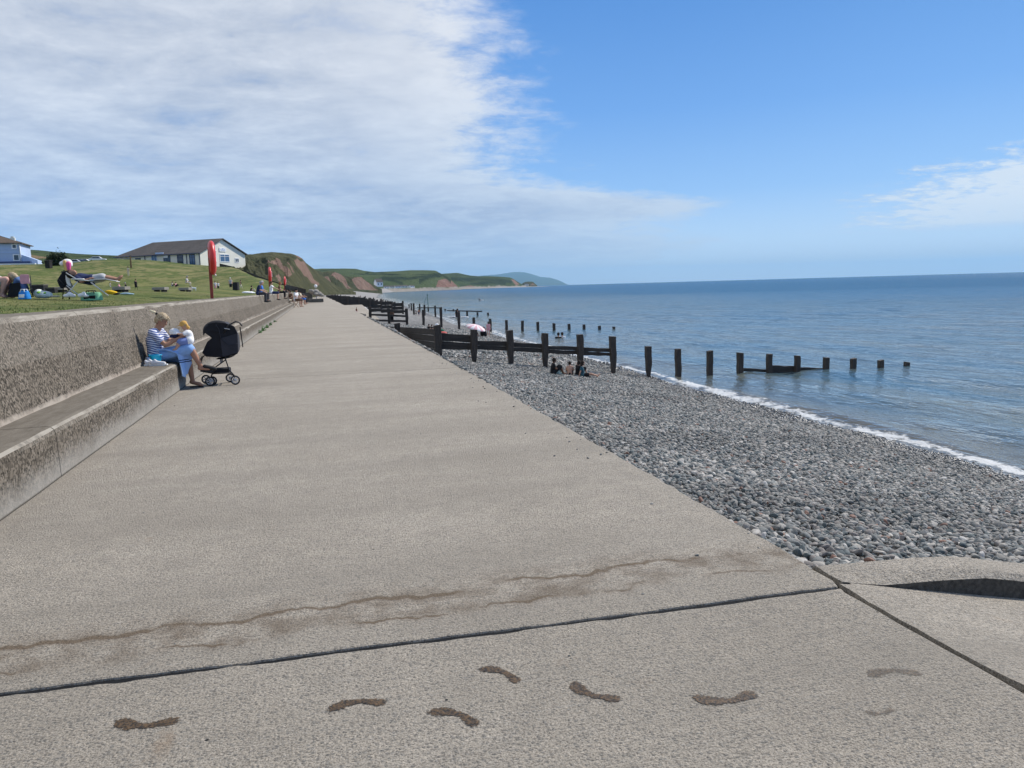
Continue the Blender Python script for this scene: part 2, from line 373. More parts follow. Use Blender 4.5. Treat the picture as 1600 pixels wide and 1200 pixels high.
def mat_shingle():
    m, g = newmat('shingle_bed'); o = g.pos(); s = g.sep(o)
    ds = g.m('SQRT', g.m('ADD', g.m('POWER', s[0], 2.), g.m('POWER', s[1], 2.)))
    v = g.voro(g.mapv(o, (1.3, .9, 1)), 11, out=1); vd = g.voro(g.mapv(o, (1.3, .9, 1)), 11); vs_ = g.sep(v)
    v2 = g.sep(g.voro(g.mapv(o, (1.1, .55, 1)), 4, out=1))
    c = g.ramp(vs_[0], [(0, C4(.03, .03, .03)), (.3, C4(.07, .07, .07)), (.6, C4(.16, .16, .155)), (1, C4(.36, .345, .32))])
    c = g.mix(g.rng(vd, .35, .7), c, C4(.045, .045, .045))  # dark gaps between stones: shadow put into the bed colour
    c2 = g.ramp(v2[0], [(0, C4(.13, .13, .13)), (.5, C4(.235, .23, .225)), (1, C4(.34, .33, .31))])
    c = g.mix(g.rng(ds, 45, 90, 0, .85), c, c2)
    far = g.mix(g.noise(g.mapv(o, (.3, .06, 1)), 1, 4), C4(.22, .215, .21), C4(.33, .31, .29))
    c = g.mix(g.rng(ds, 120, 260), c, far)
    wetm = g.m('ADD', g.attr('shore'), g.m('MULTIPLY', g.m('SUBTRACT', g.noise(o, .7, 4), .5), 1.1))
    wm = g.rng(wetm, 1.15, .45, 0, .72)
    c = g.mix(wm, c, C4(.05, .047, .042))
    finish(g, c, g.m('SUBTRACT', .85, g.m('MULTIPLY', wm, .45)), g.bump(g.m('MULTIPLY', vd, -1.), 1., .04), .3); return m
def mat_sea():
    m, g = newmat('sea_water'); o = g.pos(); s = g.sep(o)
    ds = g.attr('dist'); sh = g.attr('shore')
    n0 = g.noise(g.mapv(o, (.05, .02, 1)), 1, 4)
    k = g.rng(g.m('ADD', sh, g.m('MULTIPLY', n0, 60.)), 25, 130, 0, 1)
    turb = g.mix(g.rng(g.noise(g.mapv(o, (.45, .10, 1)), 1, 4, .6), .35, .65), C4(.13, .135, .10), C4(.05, .10, .13))
    c = g.mix(k, turb, C4(.004, .072, .165))
    c = g.mix(g.rng(sh, 0, 3.5, .75, 0), c, C4(.15, .13, .095))
    # ripples: three scales, all longer along the wave crests; each fades where it is too fine to be seen
    r1 = g.noise(g.mapv(o, (1, .55, 1), rot=(0, 0, R(9))), 7.0, 3, .6)
    r2 = g.noise(g.mapv(o, (1, .42, 1), rot=(0, 0, R(-12))), 1.9, 4, .6)
    r3 = g.noise(g.mapv(o, (1, .38, 1), rot=(0, 0, R(6))), .42, 5, .62)
    r4 = g.noise(g.mapv(o, (1, .4, 1), rot=(0, 0, R(-6))), .07, 5, .65)
    b1 = g.bump(r1, 1., .028); b2 = g.bump(r2, 1., .10, b1)
    nb = g.n('ShaderNodeBump'); g.set(nb.inputs['Height'], r3); nb.inputs['Strength'].default_value = 1.; nb.inputs['Distance'].default_value = .32; g.set(nb.inputs['Normal'], b2)
    b4 = g.n('ShaderNodeBump'); g.set(b4.inputs['Height'], r4); b4.inputs['Strength'].default_value = 1.; g.set(b4.inputs['Distance'], g.rng(ds, 60, 500, 0, 2.4)); g.set(b4.inputs['Normal'], nb)
    foamn = g.m('ADD', g.m('MULTIPLY', g.noise(g.mapv(o, (1, .6, 1)), 3.2, 6, .72, .8), 1.), g.m('MULTIPLY', g.voro(o, 9), .12))
    fm = g.rng(g.m('ADD', g.attr('foam'), g.m('MULTIPLY', g.m('SUBTRACT', foamn, .55), 3.2)),   .5, .9, 0, .68)
    # rough sea: many small facets face the viewer, so far water mirrors less than a flat sheet would
    df = g.n('ShaderNodeBsdfDiffuse'); g.set(df.inputs['Color'], c); g.set(df.inputs['Normal'], b2)
    gl = g.n('ShaderNodeBsdfGlossy'); gl.inputs['Color'].default_value = C4(1, 1, 1); g.set(gl.inputs['Roughness'], g.rng(ds, 20, 900, .06, .13)); g.set(gl.inputs['Normal'], b4)
    fr = g.n('ShaderNodeFresnel'); fr.inputs['IOR'].default_value = 1.333; g.set(fr.inputs['Normal'], b4)
    fac = g.m('MINIMUM', g.m('MULTIPLY', fr.outputs[0], g.rng(ds, 15, 120, .95, .62)), g.rng(ds, 12, 260, .72, .30))
    b = g.n('ShaderNodeMixShader'); g.set(b.inputs[0], fac); g.t.links.new(df.outputs[0], b.inputs[1]); g.t.links.new(gl.outputs[0], b.inputs[2])
    f = g.n('ShaderNodeBsdfPrincipled'); f.inputs['Base Color'].default_value = C4(.82, .83, .82); f.inputs['Roughness'].default_value = .7
    g.set(f.inputs['Normal'], g.bump(foamn, 1., .06))
    mx = g.n('ShaderNodeMixShader'); g.set(mx.inputs[0], fm); g.t.links.new(b.outputs[0], mx.inputs[1]); g.t.links.new(f.outputs[0], mx.inputs[2])
    ou = g.n('ShaderNodeOutputMaterial'); g.t.links.new(mx.outputs[0], ou.inputs[0]); return m
def mat_grass():
    m, g = newmat('lawn_grass'); o = g.pos(); s = g.sep(o)
    ds = g.m('SQRT', g.m('ADD', g.m('POWER', s[0], 2.), g.m('POWER', s[1], 2.)))
    b = g.noise(o, .16, 5, .65); m_ = g.noise(g.mapv(o, (1, 1, 2.5)), .9, 5, .7); f = g.noise(o, 14, 4, .75)
    c = g.mix(g.rng(m_, .3, .7), C4(.05, .078, .017), C4(.145, .17, .042))
    c = g.mix(g.rng(f, .4, .75, 0, .5), c, C4(.17, .20, .06))
    blot = g.rng(g.noise(g.mapv(o, (1, .8, 1)), .45, 6, .75), .5, .64)
    c = g.mix(g.m('MULTIPLY', blot, .65), c, C4(.03, .05, .013))
    dry = g.rng(g.m('ADD', g.m('MULTIPLY', b, .6), g.m('MULTIPLY', m_, .5)), .52, .61, 0, 1, True)
    slope = g.attr('bank')
    c = g.mix(g.m('MULTIPLY', dry, g.m('ADD', .3, g.m('MULTIPLY', slope, .7))), c, C4(.32, .265, .125))
    c = g.mix(g.m('MULTIPLY', slope, .45), c, C4(.055, .085, .024))
    finish(g, c, .9, g.bump(g.m('ADD', f, g.m('MULTIPLY', g.noise(o, 2.2, 5, .7), 2.5)), 1., .05), .15); return m
def mat_hill(name, grass, dark, red=(.30, .17, .115), fields=False, sc=1.):
    m, g = newmat(name); o = g.pos(); s = g.sep(o)
    big = g.noise(o, .03*sc, 5, .6); mid = g.noise(o, .13*sc, 6, .7); fine = g.noise(o, .7*sc, 5, .75)
    c = g.mix(g.rng(mid, .38, .62), C4(*grass), C4(*dark))
    c = g.mix(g.rng(fine, .5, .72, 0, .6), c, C4(*[x*.5 for x in dark]))
    if fields:
        gn = g.noise(o, .006*sc, 3); c = g.mix(g.attr('field'), c, g.mix(g.rng(gn, .35, .65), C4(.05, .08, .028), C4(.09, .115, .048)))
    sc_ = g.m('ADD', g.attr('scar'), g.m('ADD', g.m('MULTIPLY', g.m('SUBTRACT', mid, .5), 1.5), g.m('MULTIPLY', g.m('SUBTRACT', fine, .5), .9)))
    rc = g.mix(g.rng(fine, .35, .65), C4(*red), C4(red[0]*.6, red[1]*.58, red[2]*.6))
    rc = g.mix(g.rng(mid, .5, .7, 0, .5), rc, C4(.33, .24, .185))
    c = g.mix(g.rng(sc_, .46, .6, 0, 1), c, rc)
    hd = g.attr('hedge'); c = g.mix(hd, c, C4(.02, .035, .015))
    sa = g.attr('sand'); c = g.mix(sa, c, C4(.30, .27, .235))
    finish(g, c, .93, g.bump(g.m('ADD', g.m('MULTIPLY', mid, 4.), fine), 1., .8/sc), .1); return m
MC = mat_concrete(); MW = mat_wall('sea_wall_concrete'); MS = mat_wall('seat_concrete', True)
MP = mat_pebble(); MSH = mat_shingle(); MSEA = mat_sea(); MG = mat_grass()
M_bit = plain('bitumen_filler', (.014, .015, .017), .85, .3, 20, .004, .1)
M_dirt = plain('joint_dirt', (.022, .019, .015), .95, .4, 30, .01)

# ------------------------------------------------------------------ promenade
JY = 3.345                                    # the open joint between the two nearest slabs
SEATX, WALLX0, WALLX1, WBACK = -2.33, -2.74, -3.10, -3.56
XL = -2.6
def xr(Y): return float(np.interp(Y, [-5, 3, 16, 35, 120, 260], [2.57, 2.60, 2.80, 3.0, 3.3, 3.7]))
def jag(t, seed, amp=.008): return float(fbm(np.array([t*9.]), np.array([seed*3.7]), 4, seed)[0])*amp*2.2
def jy(x): return JY + (-0.04+.018*(2.6-x) - .013*(2.6-x)**2*0 + .028*min(1, max(0, (1.2-x)/2.5)))
def slab_mesh(name, outline, z=0., depth=.5, mat=MC, bev=.012, kind=True):
    me = MB(); me.prism(outline, z-depth, z)
    o = me.build(name, mat, bevel=bev, seg=2)
    return o
xs_ = np.linspace(XL, 2.56, 150)
front = [(x, jy(x)-.016+jag(x, 1)) for x in xs_]
near_slab = [(XL, -6), (2.55, -6)] + [(2.555+jag(y, 5, .007)-.012, y) for y in np.linspace(-5.5, 3.24, 70)] + front[::-1]
mid_front = [(x, jy(x)+.016+jag(x, 2)) for x in xs_]
rim = [(xr(y)+jag(y*.7, 9, .012)-.02*(y < 3.6), y) for y in np.linspace(3.40, 15.25, 140)]
mid_slab = mid_front + rim + [(XL, 15.25)]
B = slab_mesh('promenade', near_slab); tag(B, kind='structure')
B = slab_mesh('promenade', mid_slab); tag(B, kind='structure')
ys = [15.275, 31.5, 47.5, 64, 80, 96, 113, 130, 147, 164, 181, 198, 215, 240]
for a, b in zip(ys[:-1], ys[1:]):
    rimf = [(xr(y)+jag(y*.7, 9, .012), y) for y in np.linspace(a, b-.03, 40)]
    B = slab_mesh('promenade', [(XL, a)]+rimf+[(XL, b-.03)], z=-.003*(int(a) % 3)); tag(B, kind='structure')
f = MB(); f.box((-.15, -1, -.3), (5.3, 8.5, .5)); f.box((-.05, 122, -.36), (5.1, 236, .5))
sb = f.build('promenade_base', M_dirt); tag(sb, kind='structure')
f = MB(); f.prism([(x, jy(x)-.03) for x in xs_] + [(x, jy(x)+.03) for x in xs_[::-1]], -.1, -.011)
fl = f.build('joint_filler', M_bit); tag(fl, kind='structure')

# wet footprints on the near slab
def foot_mat():
    m, g = newmat('wet_footprint'); o = g.pos(); gr = g.noise(o, 85, 3, .7); v = g.voro(o, 60, out=1)
    c = g.mix(g.rng(gr, .4, .62), C4(.012, .008, .004), C4(.12, .07, .028))
    b = g.n('ShaderNodeBsdfPrincipled'); g.set(b.inputs['Base Color'], c); b.inputs['Roughness'].default_value = .6
    g.set(b.inputs['Normal'], g.bump(gr, .7, .004))
    t = g.n('ShaderNodeBsdfTransparent'); mx = g.n('ShaderNodeMixShader')
    e = g.attr('edge'); a = g.rng(g.m('ADD', g.m('MULTIPLY', e, .62), g.m('MULTIPLY', g.m('SUBTRACT', g.noise(o, 70, 4, .75), .5), 2.6)), .22, .48, 0, 1.)
    g.set(mx.inputs[0], g.m('MULTIPLY', a, g.attr('wet'), clamp=True)); g.t.links.new(t.outputs[0], mx.inputs[1]); g.t.links.new(b.outputs[0], mx.inputs[2])
    ou = g.n('ShaderNodeOutputMaterial'); g.t.links.new(mx.outputs[0], ou.inputs[0]); return m
MF = foot_mat()
def footprint(h, t, side=1, wet=1., part=1.):
    """h heel pixel, t toe pixel; a curved sole with a broad ball and toe marks"""
    a = onz(*h, .003); b = onz(*t, .003); d_ = b-a; L = d_.length; u = d_/L; w = Vector((-u.y, u.x, 0))*side
    nr, nc = 40, 15; V = np.zeros((nr, nc, 3)); E = np.zeros((nr, nc))
    for i in range(nr):
        s = i/(nr-1)
        half = float(np.interp(s, [0, .06, .15, .3, .45, .6, .72, .84, .93, 1], [.012, .022, .027, .020, .014, .019, .031, .034, .026, .010]))*L/.25
        off = float(np.interp(s, [0, .2, .45, .7, 1], [0, .004, .014, .002, -.022]))*L/.25*1.5
        for j in range(nc):
            q = (j/(nc-1)-.5)*2
            p = a+u*(s*L)+w*(off+q*half*1.3); V[i, j] = (p.x, p.y, .003)
            E[i, j] = min(1, (1.3-abs(q)*1.3)/.5)*min(1, s/.06)*min(1, (1-s)/.06)*part
    me = gridmesh('footprint', V.reshape(-1, 3), nr, nc, attrs={'edge': E, 'wet': np.full(nr*nc, wet)})
    return link('footprint', me, MF)
FP = [((282, 1124), (172, 1135), 1, 1), ((605, 1097), (513, 1101), -1, 1), ((748, 1133), (678, 1104), -1, 1), ((812, 1066), (757, 1039), -1, 1),
      ((970, 1093), (885, 1072), 1, 1), ((1183, 1082), (1088, 1099), 1, 1), ((1442, 1052), (1350, 1048), -1, .55), ((1397, 1107), (1357, 1117), 1, .5)]
fm_labels = ['wet brown footprint nearest the left edge of the slab', 'wet footprint pointing left, second from the left edge', 'wet footprint low in the middle with its heel to the right', 'small curved wet footprint closest to the black joint',
             'curved wet footprint right of the middle pair', 'wet footprint with a thin trail behind its toes', 'faint drying reddish footprint on the right of the slab', 'faint half footprint, smallest of all, at the lower right']
for (h, t, s_, w_), lb in zip(FP, fm_labels):
    tag(footprint(h, t, s_, w_), lb, 'footprint', 'wet footprints on the near slab')

# ------------------------------------------------------------------ concrete seat and sea wall (lofted along Y, jointed)
def extrude_profile(name, prof, y0, y1, mat, ny=None, rise=None, bev=.02, amp=.006, joints=()):
    """prof: list of (x, z) open outline, closed at the back; small irregularities along Y"""
    ny = ny or max(2, int((y1-y0)/.25)); Y = np.linspace(y0, y1, ny)
    V = []
    for i, y in enumerate(Y):
        rz = rise(y) if rise else 0
        for j, (x, z) in enumerate(prof):
            k = 1 if 0 < j < len(prof)-1 else 0
            V.append((x+k*amp*float(fbm(np.array([y*1.3]), np.array([j*5.1]), 3, 3)[0]), y, z+(rz if z > .2 else 0)+k*amp*float(fbm(np.array([y*1.7]), np.array([j*3.3]), 3, 8)[0])))
    n = len(prof); fs = [(i*n+j, i*n+j+1, (i+1)*n+j+1, (i+1)*n+j) for i in range(ny-1) for j in range(n-1)]
    fs += [tuple(range(n)), tuple(range((ny-1)*n, ny*n))[::-1]]
    b = MB(); b.add(V, fs); o = b.build(name, mat)
    return o
seat_prof = [(-2.325, -.1), (-2.325, .0), (-2.33, .18), (-2.335, .40), (-2.345, .435), (-2.37, .458), (-2.41, .466), (-2.6, .468), (-2.85, .47), (-2.88, -.1)]
def wrise(y): return float(np.interp(y, [0, 12, 50, 100, 240], [0, 0, .08, .17, .2]))
wall_prof = [(-2.80, -.1), (-2.815, .44), (-2.84, .52), (-2.95, .95), (-3.075, 1.375), (-3.092, 1.41), (-3.125, 1.432), (-3.3, 1.438), (-3.6, 1.44), (-3.62, .2)]
seat = empty('seat_wall', (-2.33, 7, 0), label='long low concrete seat step running along the foot of the sea wall', cat='bench')
wall = empty('sea_wall', (-3.1, 7, 0), label='sloping speckled concrete sea wall holding back the lawn', cat='wall')
def under(o, par): o.parent = par; o.matrix_parent_inverse = Matrix.Translation(par.location).inverted(); return o
sj = [-6, 3.2, 7.62, 12.2, 16.8, 21.4, 26, 30.6, 35.2, 40, 50, 60, 75, 92]
for i, (a, b) in enumerate(zip(sj[:-1], sj[1:])):
    under(extrude_profile('seat_block', seat_prof, a+.007, b-.007, MS, ny=max(4, int((b-a)/.12)) if a < 40 else 20, amp=.008), seat)
wj = [-6, 5.9, 11.35, 17.2, 23.0, 29.0, 35, 41, 53, 70, 90, 115, 140, 170, 205, 240]
for i, (a, b) in enumerate(zip(wj[:-1], wj[1:])):
    under(extrude_profile('wall_panel', wall_prof, a+.006, b-.006, MW, ny=max(4, int((b-a)/.2)) if a < 40 else 24, rise=wrise, amp=.010), wall)
f = MB(); f.hexa([(-2.95, -6, .3), (-2.835, -6, .3), (-2.835, 240, .3), (-2.95, 240, .3), (-3.4, -6, 1.40), (-3.11, -6, 1.40), (-3.11, 240, 1.40), (-3.4, 240, 1.40)])
under(f.build('wall_core', M_dirt), wall)

# ------------------------------------------------------------------ ramp with its kerb on the right
def ramp_z(x): return -.2*max(0, x-2.60)
rv = []; RX = np.linspace(2.66, 14, 60)
ol = [(x, 3.36) for x in RX]
b = MB(); vs = []
for x in RX:
    for y in (3.40, 3.36, 1.5, -6): vs.append((x, y, ramp_z(x)-(.4 if y == 3.40 else 0)))
nn = 4; b.add(vs, [(i*nn+j, i*nn+j+1, (i+1)*nn+j+1, (i+1)*nn+j) for i in range(len(RX)-1) for j in range(nn-1)])
left = [(2.555+float(np.interp(y, [-6, 2.15, 2.45, 2.95, 3.2, 3.34], [.055, .048, .022, .010, .022, .035]))+jag(y, 31, .007), y) for y in np.linspace(-6, 3.34, 120)]
b.add([(x, y, 0) for x, y in left]+[(x, y, -.4) for x, y in left], [(i, i+1, i+121, i+120) for i in range(119)])
b.add([(x, y, 0) for x, y in left]+[(2.66, y, ramp_z(2.66)) for x, y in left], [(i, i+1, i+121, i+120) for i in range(119)])
ramp = b.build('slipway', MC); tag(ramp, kind='structure')
KX = np.linspace(2.62, 14, 90); V = []
for x in KX:
    top = float(np.interp(x, [2.6, 3.2, 3.55, 3.8, 14], [.004, -.02, -.045, -.10, -.10-.2*10.2]))
    top = max(top, ramp_z(x)+.004); w0 = 3.36+float(np.interp(x, [2.6, 3.0, 3.6, 14], [.0, -.02, -.03, -.03])); w1 = 3.64
    e = .012*float(fbm(np.array([x*4]), np.array([1.]), 3)[0])
    V += [(x, w0, ramp_z(x)-.05), (x, w0+.004, max(ramp_z(x)+.002, top-.04)), (x, w0+float(np.interp(x, [2.6, 3.1, 3.7], [.15, .10, .035]))+e, top-.006), (x, w0+float(np.interp(x, [2.6, 3.1, 3.7], [.19, .14, .08])), top), (x, w1-.05, top), (x, w1-.01, top-.03), (x, w1, top-.9)]
nn = 7; b = MB()
for j in range(nn-1): b.add(V if j == 0 else [], [])
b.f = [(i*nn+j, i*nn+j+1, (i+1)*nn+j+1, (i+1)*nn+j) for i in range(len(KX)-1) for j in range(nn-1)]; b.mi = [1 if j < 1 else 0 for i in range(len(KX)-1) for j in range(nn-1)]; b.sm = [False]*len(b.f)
b.add(V[:7], [tuple(range(7))])
kerb = b.build('slipway_kerb', [MC, plain('painted_shade_kerb_face', (.075, .068, .058), .95, .5, 30, .01)]); tag(kerb, kind='structure')  # inner kerb face coloured dark: its shade is painted into the material
# slab of the ramp's outer edge, down onto the shingle
f = MB(); f.box((2.7, -1, -.25), (.3, 9, .4))

# ------------------------------------------------------------------ beach
SHY = [-20, 3, 10, 27, 45, 88, 133, 388, 640, 1000, 1500, 2200, 2520, 2750]
SHX = [11.7, 11.75, 11.8, 12.05, 12.7, 14.3, 16.4, 30, 51, 85, 165, 355, 760, 860]
SEA = -2.0
def shore_x(Y): return np.interp(Y, SHY, SHX) + .22*fbm(np.asarray(Y)*.22, np.zeros_like(np.asarray(Y, float)), 3, 5)*np.clip(np.asarray(Y)/10., .3, 1.5)
def beach_z(X, Y):
    xs = shore_x(Y); X = np.asarray(X, float); Y = np.asarray(Y, float)
    ztop = np.interp(Y, [0, 5, 9, 16, 26, 240, 320, 600, 1000], [-.20, -.22, -.42, -.72, -.88, -.6, 1.0, 2.8, 3.6])
    x0 = np.interp(Y, [0, 16, 240, 320, 400, 600, 1000, 2750], [2.6, 2.8, 3.7, -4, 0, 18, 40, 600])
    t = (X-x0)/np.maximum(xs-x0, .1)
    z = ztop+(SEA-ztop)*t + .10*np.sin(np.clip(t, 0, 1)*PI)*(Y < 300)
    z = np.where(t < 0, ztop+np.minimum(-(X-x0)*.05, 2.), z)
    z = np.where(t > 1, SEA-(X-xs)*.12, z)
    dd_ = np.hypot(X, Y)
    return z + fbm(X*.6, Y*.6, 4, 11)*.05*np.clip(1.2-np.abs(t-.5), 0, 1) + fbm(X*.05, Y*.05, 3, 2)*.12*np.clip(dd_/60-.3, 0, 1)
Yr = np.concatenate([np.linspace(-15, 3, 20), np.linspace(3.2, 32, 150), np.geomspace(32.4, 2700, 220)])
T = np.linspace(0, 1, 120)
XX = np.zeros((len(Yr), len(T))); YY = np.repeat(Yr[:, None], len(T), 1)
for i, y in enumerate(Yr):
    xa = 2.5 if y < 239 else float(np.interp(y, [239, 320, 600, 1000, 2700], [-2, -60, -80, -60, 400])); xb = shore_x(np.array([y]))[0]+8+y*.02
    XX[i] = xa+(xb-xa)*T
ZZ = beach_z(XX, YY); SH_ = shore_x(YY)-XX
me = gridmesh('beach', np.stack([XX, YY, ZZ], -1).reshape(-1, 3), len(Yr), len(T), attrs={'shore': SH_})
beach = link('shingle_beach', me, MSH); tag(beach, kind='structure')
# loose pebbles, one object made by geometry nodes
def pebble_points():
    out = []
    for (y0, y1, n, s0, s1) in ((3.0, 8.5, 980, .030, .078), (8.5, 16, 760, .034, .078), (16, 29, 480, .044, .088), (29, 60, 100, .08, .15)):
        A = (y1-y0)*10.0; N = int(A*n); Y = rng.uniform(y0, y1, N); X = rng.uniform(2.55, 12.6, N)
        ok = (X > np.interp(Y, [0, 16, 60], [2.60, 2.78, 3.05])) & (X < shore_x(Y)+.35) & (X < np.interp(Y, [3, 12], [6.5, 14.5]))
        ok &= ~((Y < 3.66))
        X, Y = X[ok], Y[ok]
        s = rng.uniform(0, 1, len(X))**1.8*(s1-s0)+s0
        out.append(np.stack([X, Y, s], 1))
    n = 46; Y = rng.uniform(3.6, 18, n); X = np.interp(Y, [3, 16, 35], [2.60, 2.80, 3.0])-np.abs(rng.normal(0, .22, n))-.03; out.append(np.stack([X, Y, rng.uniform(.012, .03, n)], 1))
    n = 30; Y = rng.uniform(2.2, 14, n); X = rng.uniform(-2.2, 2.4, n); out.append(np.stack([X, Y, rng.uniform(.006, .014, n)], 1))
    return np.concatenate(out)
PB = pebble_points(); X, Y, S = PB.T
clump = fbm(X*.7, Y*.5, 3, 77)
S = S*(1+.35*clump)
Z = np.where(X < np.interp(Y, [3, 16, 35], [2.60, 2.80, 3.0]), S*.12, beach_z(X, Y)+S*rng.uniform(.0, .42, len(X)))
sd_ = shore_x(Y)-X
tone = np.clip(1-(sd_+fbm(X*.8, Y*.4, 3, 31)*.5)/1.7, 0, 1)*1. + np.clip(fbm(X*.35, Y*.9, 4, 91)*1.1-.12, 0, .35)
me = bpy.data.meshes.new('pebbles'); me.vertices.add(len(X)); me.vertices.foreach_set('co', np.stack([X, Y, Z], 1).astype(np.float32).ravel())
def fa(n, typ, arr):
    a = me.attributes.new(n, typ, 'POINT'); a.data.foreach_set('vector' if typ == 'FLOAT_VECTOR' else 'value', np.asarray(arr).ravel())
N = len(X)
fa('rot', 'FLOAT_VECTOR', np.stack([rng.normal(.12, .5, N), rng.normal(0, .5, N), rng.uniform(0, 6.28, N)], 1).astype(np.float32))
el_ = rng.uniform(.55, .9, N)
fa('scl', 'FLOAT_VECTOR', np.stack([S*.56, S*.56*el_, S*.56*rng.uniform(.36, .62, N)], 1).astype(np.float32))
fa('tone', 'FLOAT', np.clip(tone, 0, 1).astype(np.float32)); fa('pick', 'INT', rng.integers(0, 4, N).astype(np.int32))
peb = link('pebbles', me, MP); tag(peb, 'rounded grey and blue-grey pebbles heaped along the beach', 'pebbles', kind='stuff')
ng = bpy.data.node_groups.new('pebble_scatter', 'GeometryNodeTree')
ng.interface.new_socket('Geometry', in_out='INPUT', socket_type='NodeSocketGeometry'); ng.interface.new_socket('Geometry', in_out='OUTPUT', socket_type='NodeSocketGeometry')
def nn_(t, **k):
    n = ng.nodes.new(t)
    for a, v in k.items(): setattr(n, a, v)
    return n
gi, go = nn_('NodeGroupInput'), nn_('NodeGroupOutput'); lk = ng.links.new
g2i = nn_('GeometryNodeGeometryToInstance')
for k in range(4):
    ic = nn_('GeometryNodeMeshIcoSphere'); ic.inputs['Radius'].default_value = 1.; ic.inputs['Subdivisions'].default_value = 3
    sp = nn_('GeometryNodeSetPosition'); po = nn_('GeometryNodeInputPosition'); no = nn_('ShaderNodeTexNoise'); no.noise_dimensions = '3D'
    va = nn_('ShaderNodeVectorMath', operation='ADD'); va.inputs[1].default_value = (k*7.3, k*2.1, k*4.4); lk(po.outputs[0], va.inputs[0]); lk(va.outputs[0], no.inputs['Vector'])
    no.inputs['Scale'].default_value = .75; no.inputs['Detail'].default_value = 1.
    v2 = nn_('ShaderNodeVectorMath', operation='SUBTRACT'); lk(no.outputs['Color'], v2.inputs[0]); v2.inputs[1].default_value = (.5, .5, .5)
    v3 = nn_('ShaderNodeVectorMath', operation='SCALE'); lk(v2.outputs[0], v3.inputs[0]); v3.inputs['Scale'].default_value = .95
    lk(ic.outputs[0], sp.inputs['Geometry']); lk(v3.outputs[0], sp.inputs['Offset'])
    ss = nn_('GeometryNodeSetShadeSmooth'); lk(sp.outputs[0], ss.inputs[0]); sm = nn_('GeometryNodeSetMaterial'); sm.inputs['Material'].default_value = MP
    lk(ss.outputs[0], sm.inputs[0]); lk(sm.outputs[0], g2i.inputs[0])
iop = nn_('GeometryNodeInstanceOnPoints'); lk(gi.outputs[0], iop.inputs['Points']); lk(g2i.outputs[0], iop.inputs['Instance']); iop.inputs['Pick Instance'].default_value = True
def na(name, typ): n = nn_('GeometryNodeInputNamedAttribute', data_type=typ); n.inputs['Name'].default_value = name; return n.outputs[0]
lk(na('pick', 'INT'), iop.inputs['Instance Index'])
er = nn_('FunctionNodeEulerToRotation'); lk(na('rot', 'FLOAT_VECTOR'), er.inputs[0]); lk(er.outputs[0], iop.inputs['Rotation']); lk(na('scl', 'FLOAT_VECTOR'), iop.inputs['Scale'])
lk(iop.outputs[0], go.inputs[0])
md = peb.modifiers.new('scatter', 'NODES'); md.node_group = ng

# ------------------------------------------------------------------ sea: fan of rings round the shore, displaced by waves
def fan(rmin, rmax, nr, a0, a1, na_):
    r = np.geomspace(rmin, rmax, nr); a = np.radians(np.linspace(a0, a1, na_)); RR, AA = np.meshgrid(r, a, indexing='ij')
    return RR*np.sin(AA), RR*np.cos(AA), RR
r_ = np.concatenate([np.geomspace(6, 140, 560), np.geomspace(141, 900, 200), np.geomspace(920, 31000, 70)])
a_ = np.radians(np.concatenate([np.linspace(-3, 62, 760), np.linspace(63, 120, 60)]))
RR, AA = np.meshgrid(r_, a_, indexing='ij'); X = RR*np.sin(AA); Y = RR*np.cos(AA)
W = np.zeros_like(X); r2 = np.random.default_rng(3)
SHD = X-shore_x(Y)
for k in range(34):
    lam = r2.uniform(.55, 5.5)**1.0; th = r2.normal(0, .55) + .12; kx, ky = 2*PI/lam*math.cos(th), 2*PI/lam*math.sin(th)
    ph = r2.uniform(0, 6.28); amp = .0042*lam**.85
    fade = np.clip(1-RR/(lam*170), 0, 1)
    W += amp*fade*(1-np.abs(np.sin((kx*X+ky*Y+ph)/2+.35*fbm(X*.3, Y*.3, 2, k)))*1.6)
W = W*np.clip(SHD/2.5, .12, 1)*(.75+.5*fbm(X*.12, Y*.06, 3, 44))
W += .085*np.exp(-((SHD-.75-.5*fbm(Y*.3, X*0, 3, 9))/.38)**2)*(.6+.8*vnoise(Y*.35, X*0, 12))*(Y < 300)
W += .05*np.exp(-((SHD-3.6-.8*fbm(Y*.2, X*0, 3, 19))/.9)**2)*(Y < 300)
foam = np.interp(Y, [10, 22, 45, 100, 200], [.95, 1, .82, .62, .5])*np.exp(-((SHD-.36)/(.27+.26*fbm(Y*.35, X*0, 3, 14)))**2)*.92
foam = np.where(SHD < .1, np.maximum(foam, .5), foam)
far_f = (Y > 150)*np.exp(-((SHD-2.)/(4.+Y*.004))**2)*.45; foam = np.maximum(foam, far_f*(Y < 700))
Z = SEA+W+.02
me = gridmesh('sea', np.stack([X, Y, Z], -1).reshape(-1, 3), len(r_), len(a_), attrs={'dist': RR, 'shore': SHD, 'foam': foam})
sea = link('sea', me, MSEA); tag(sea, kind='structure')

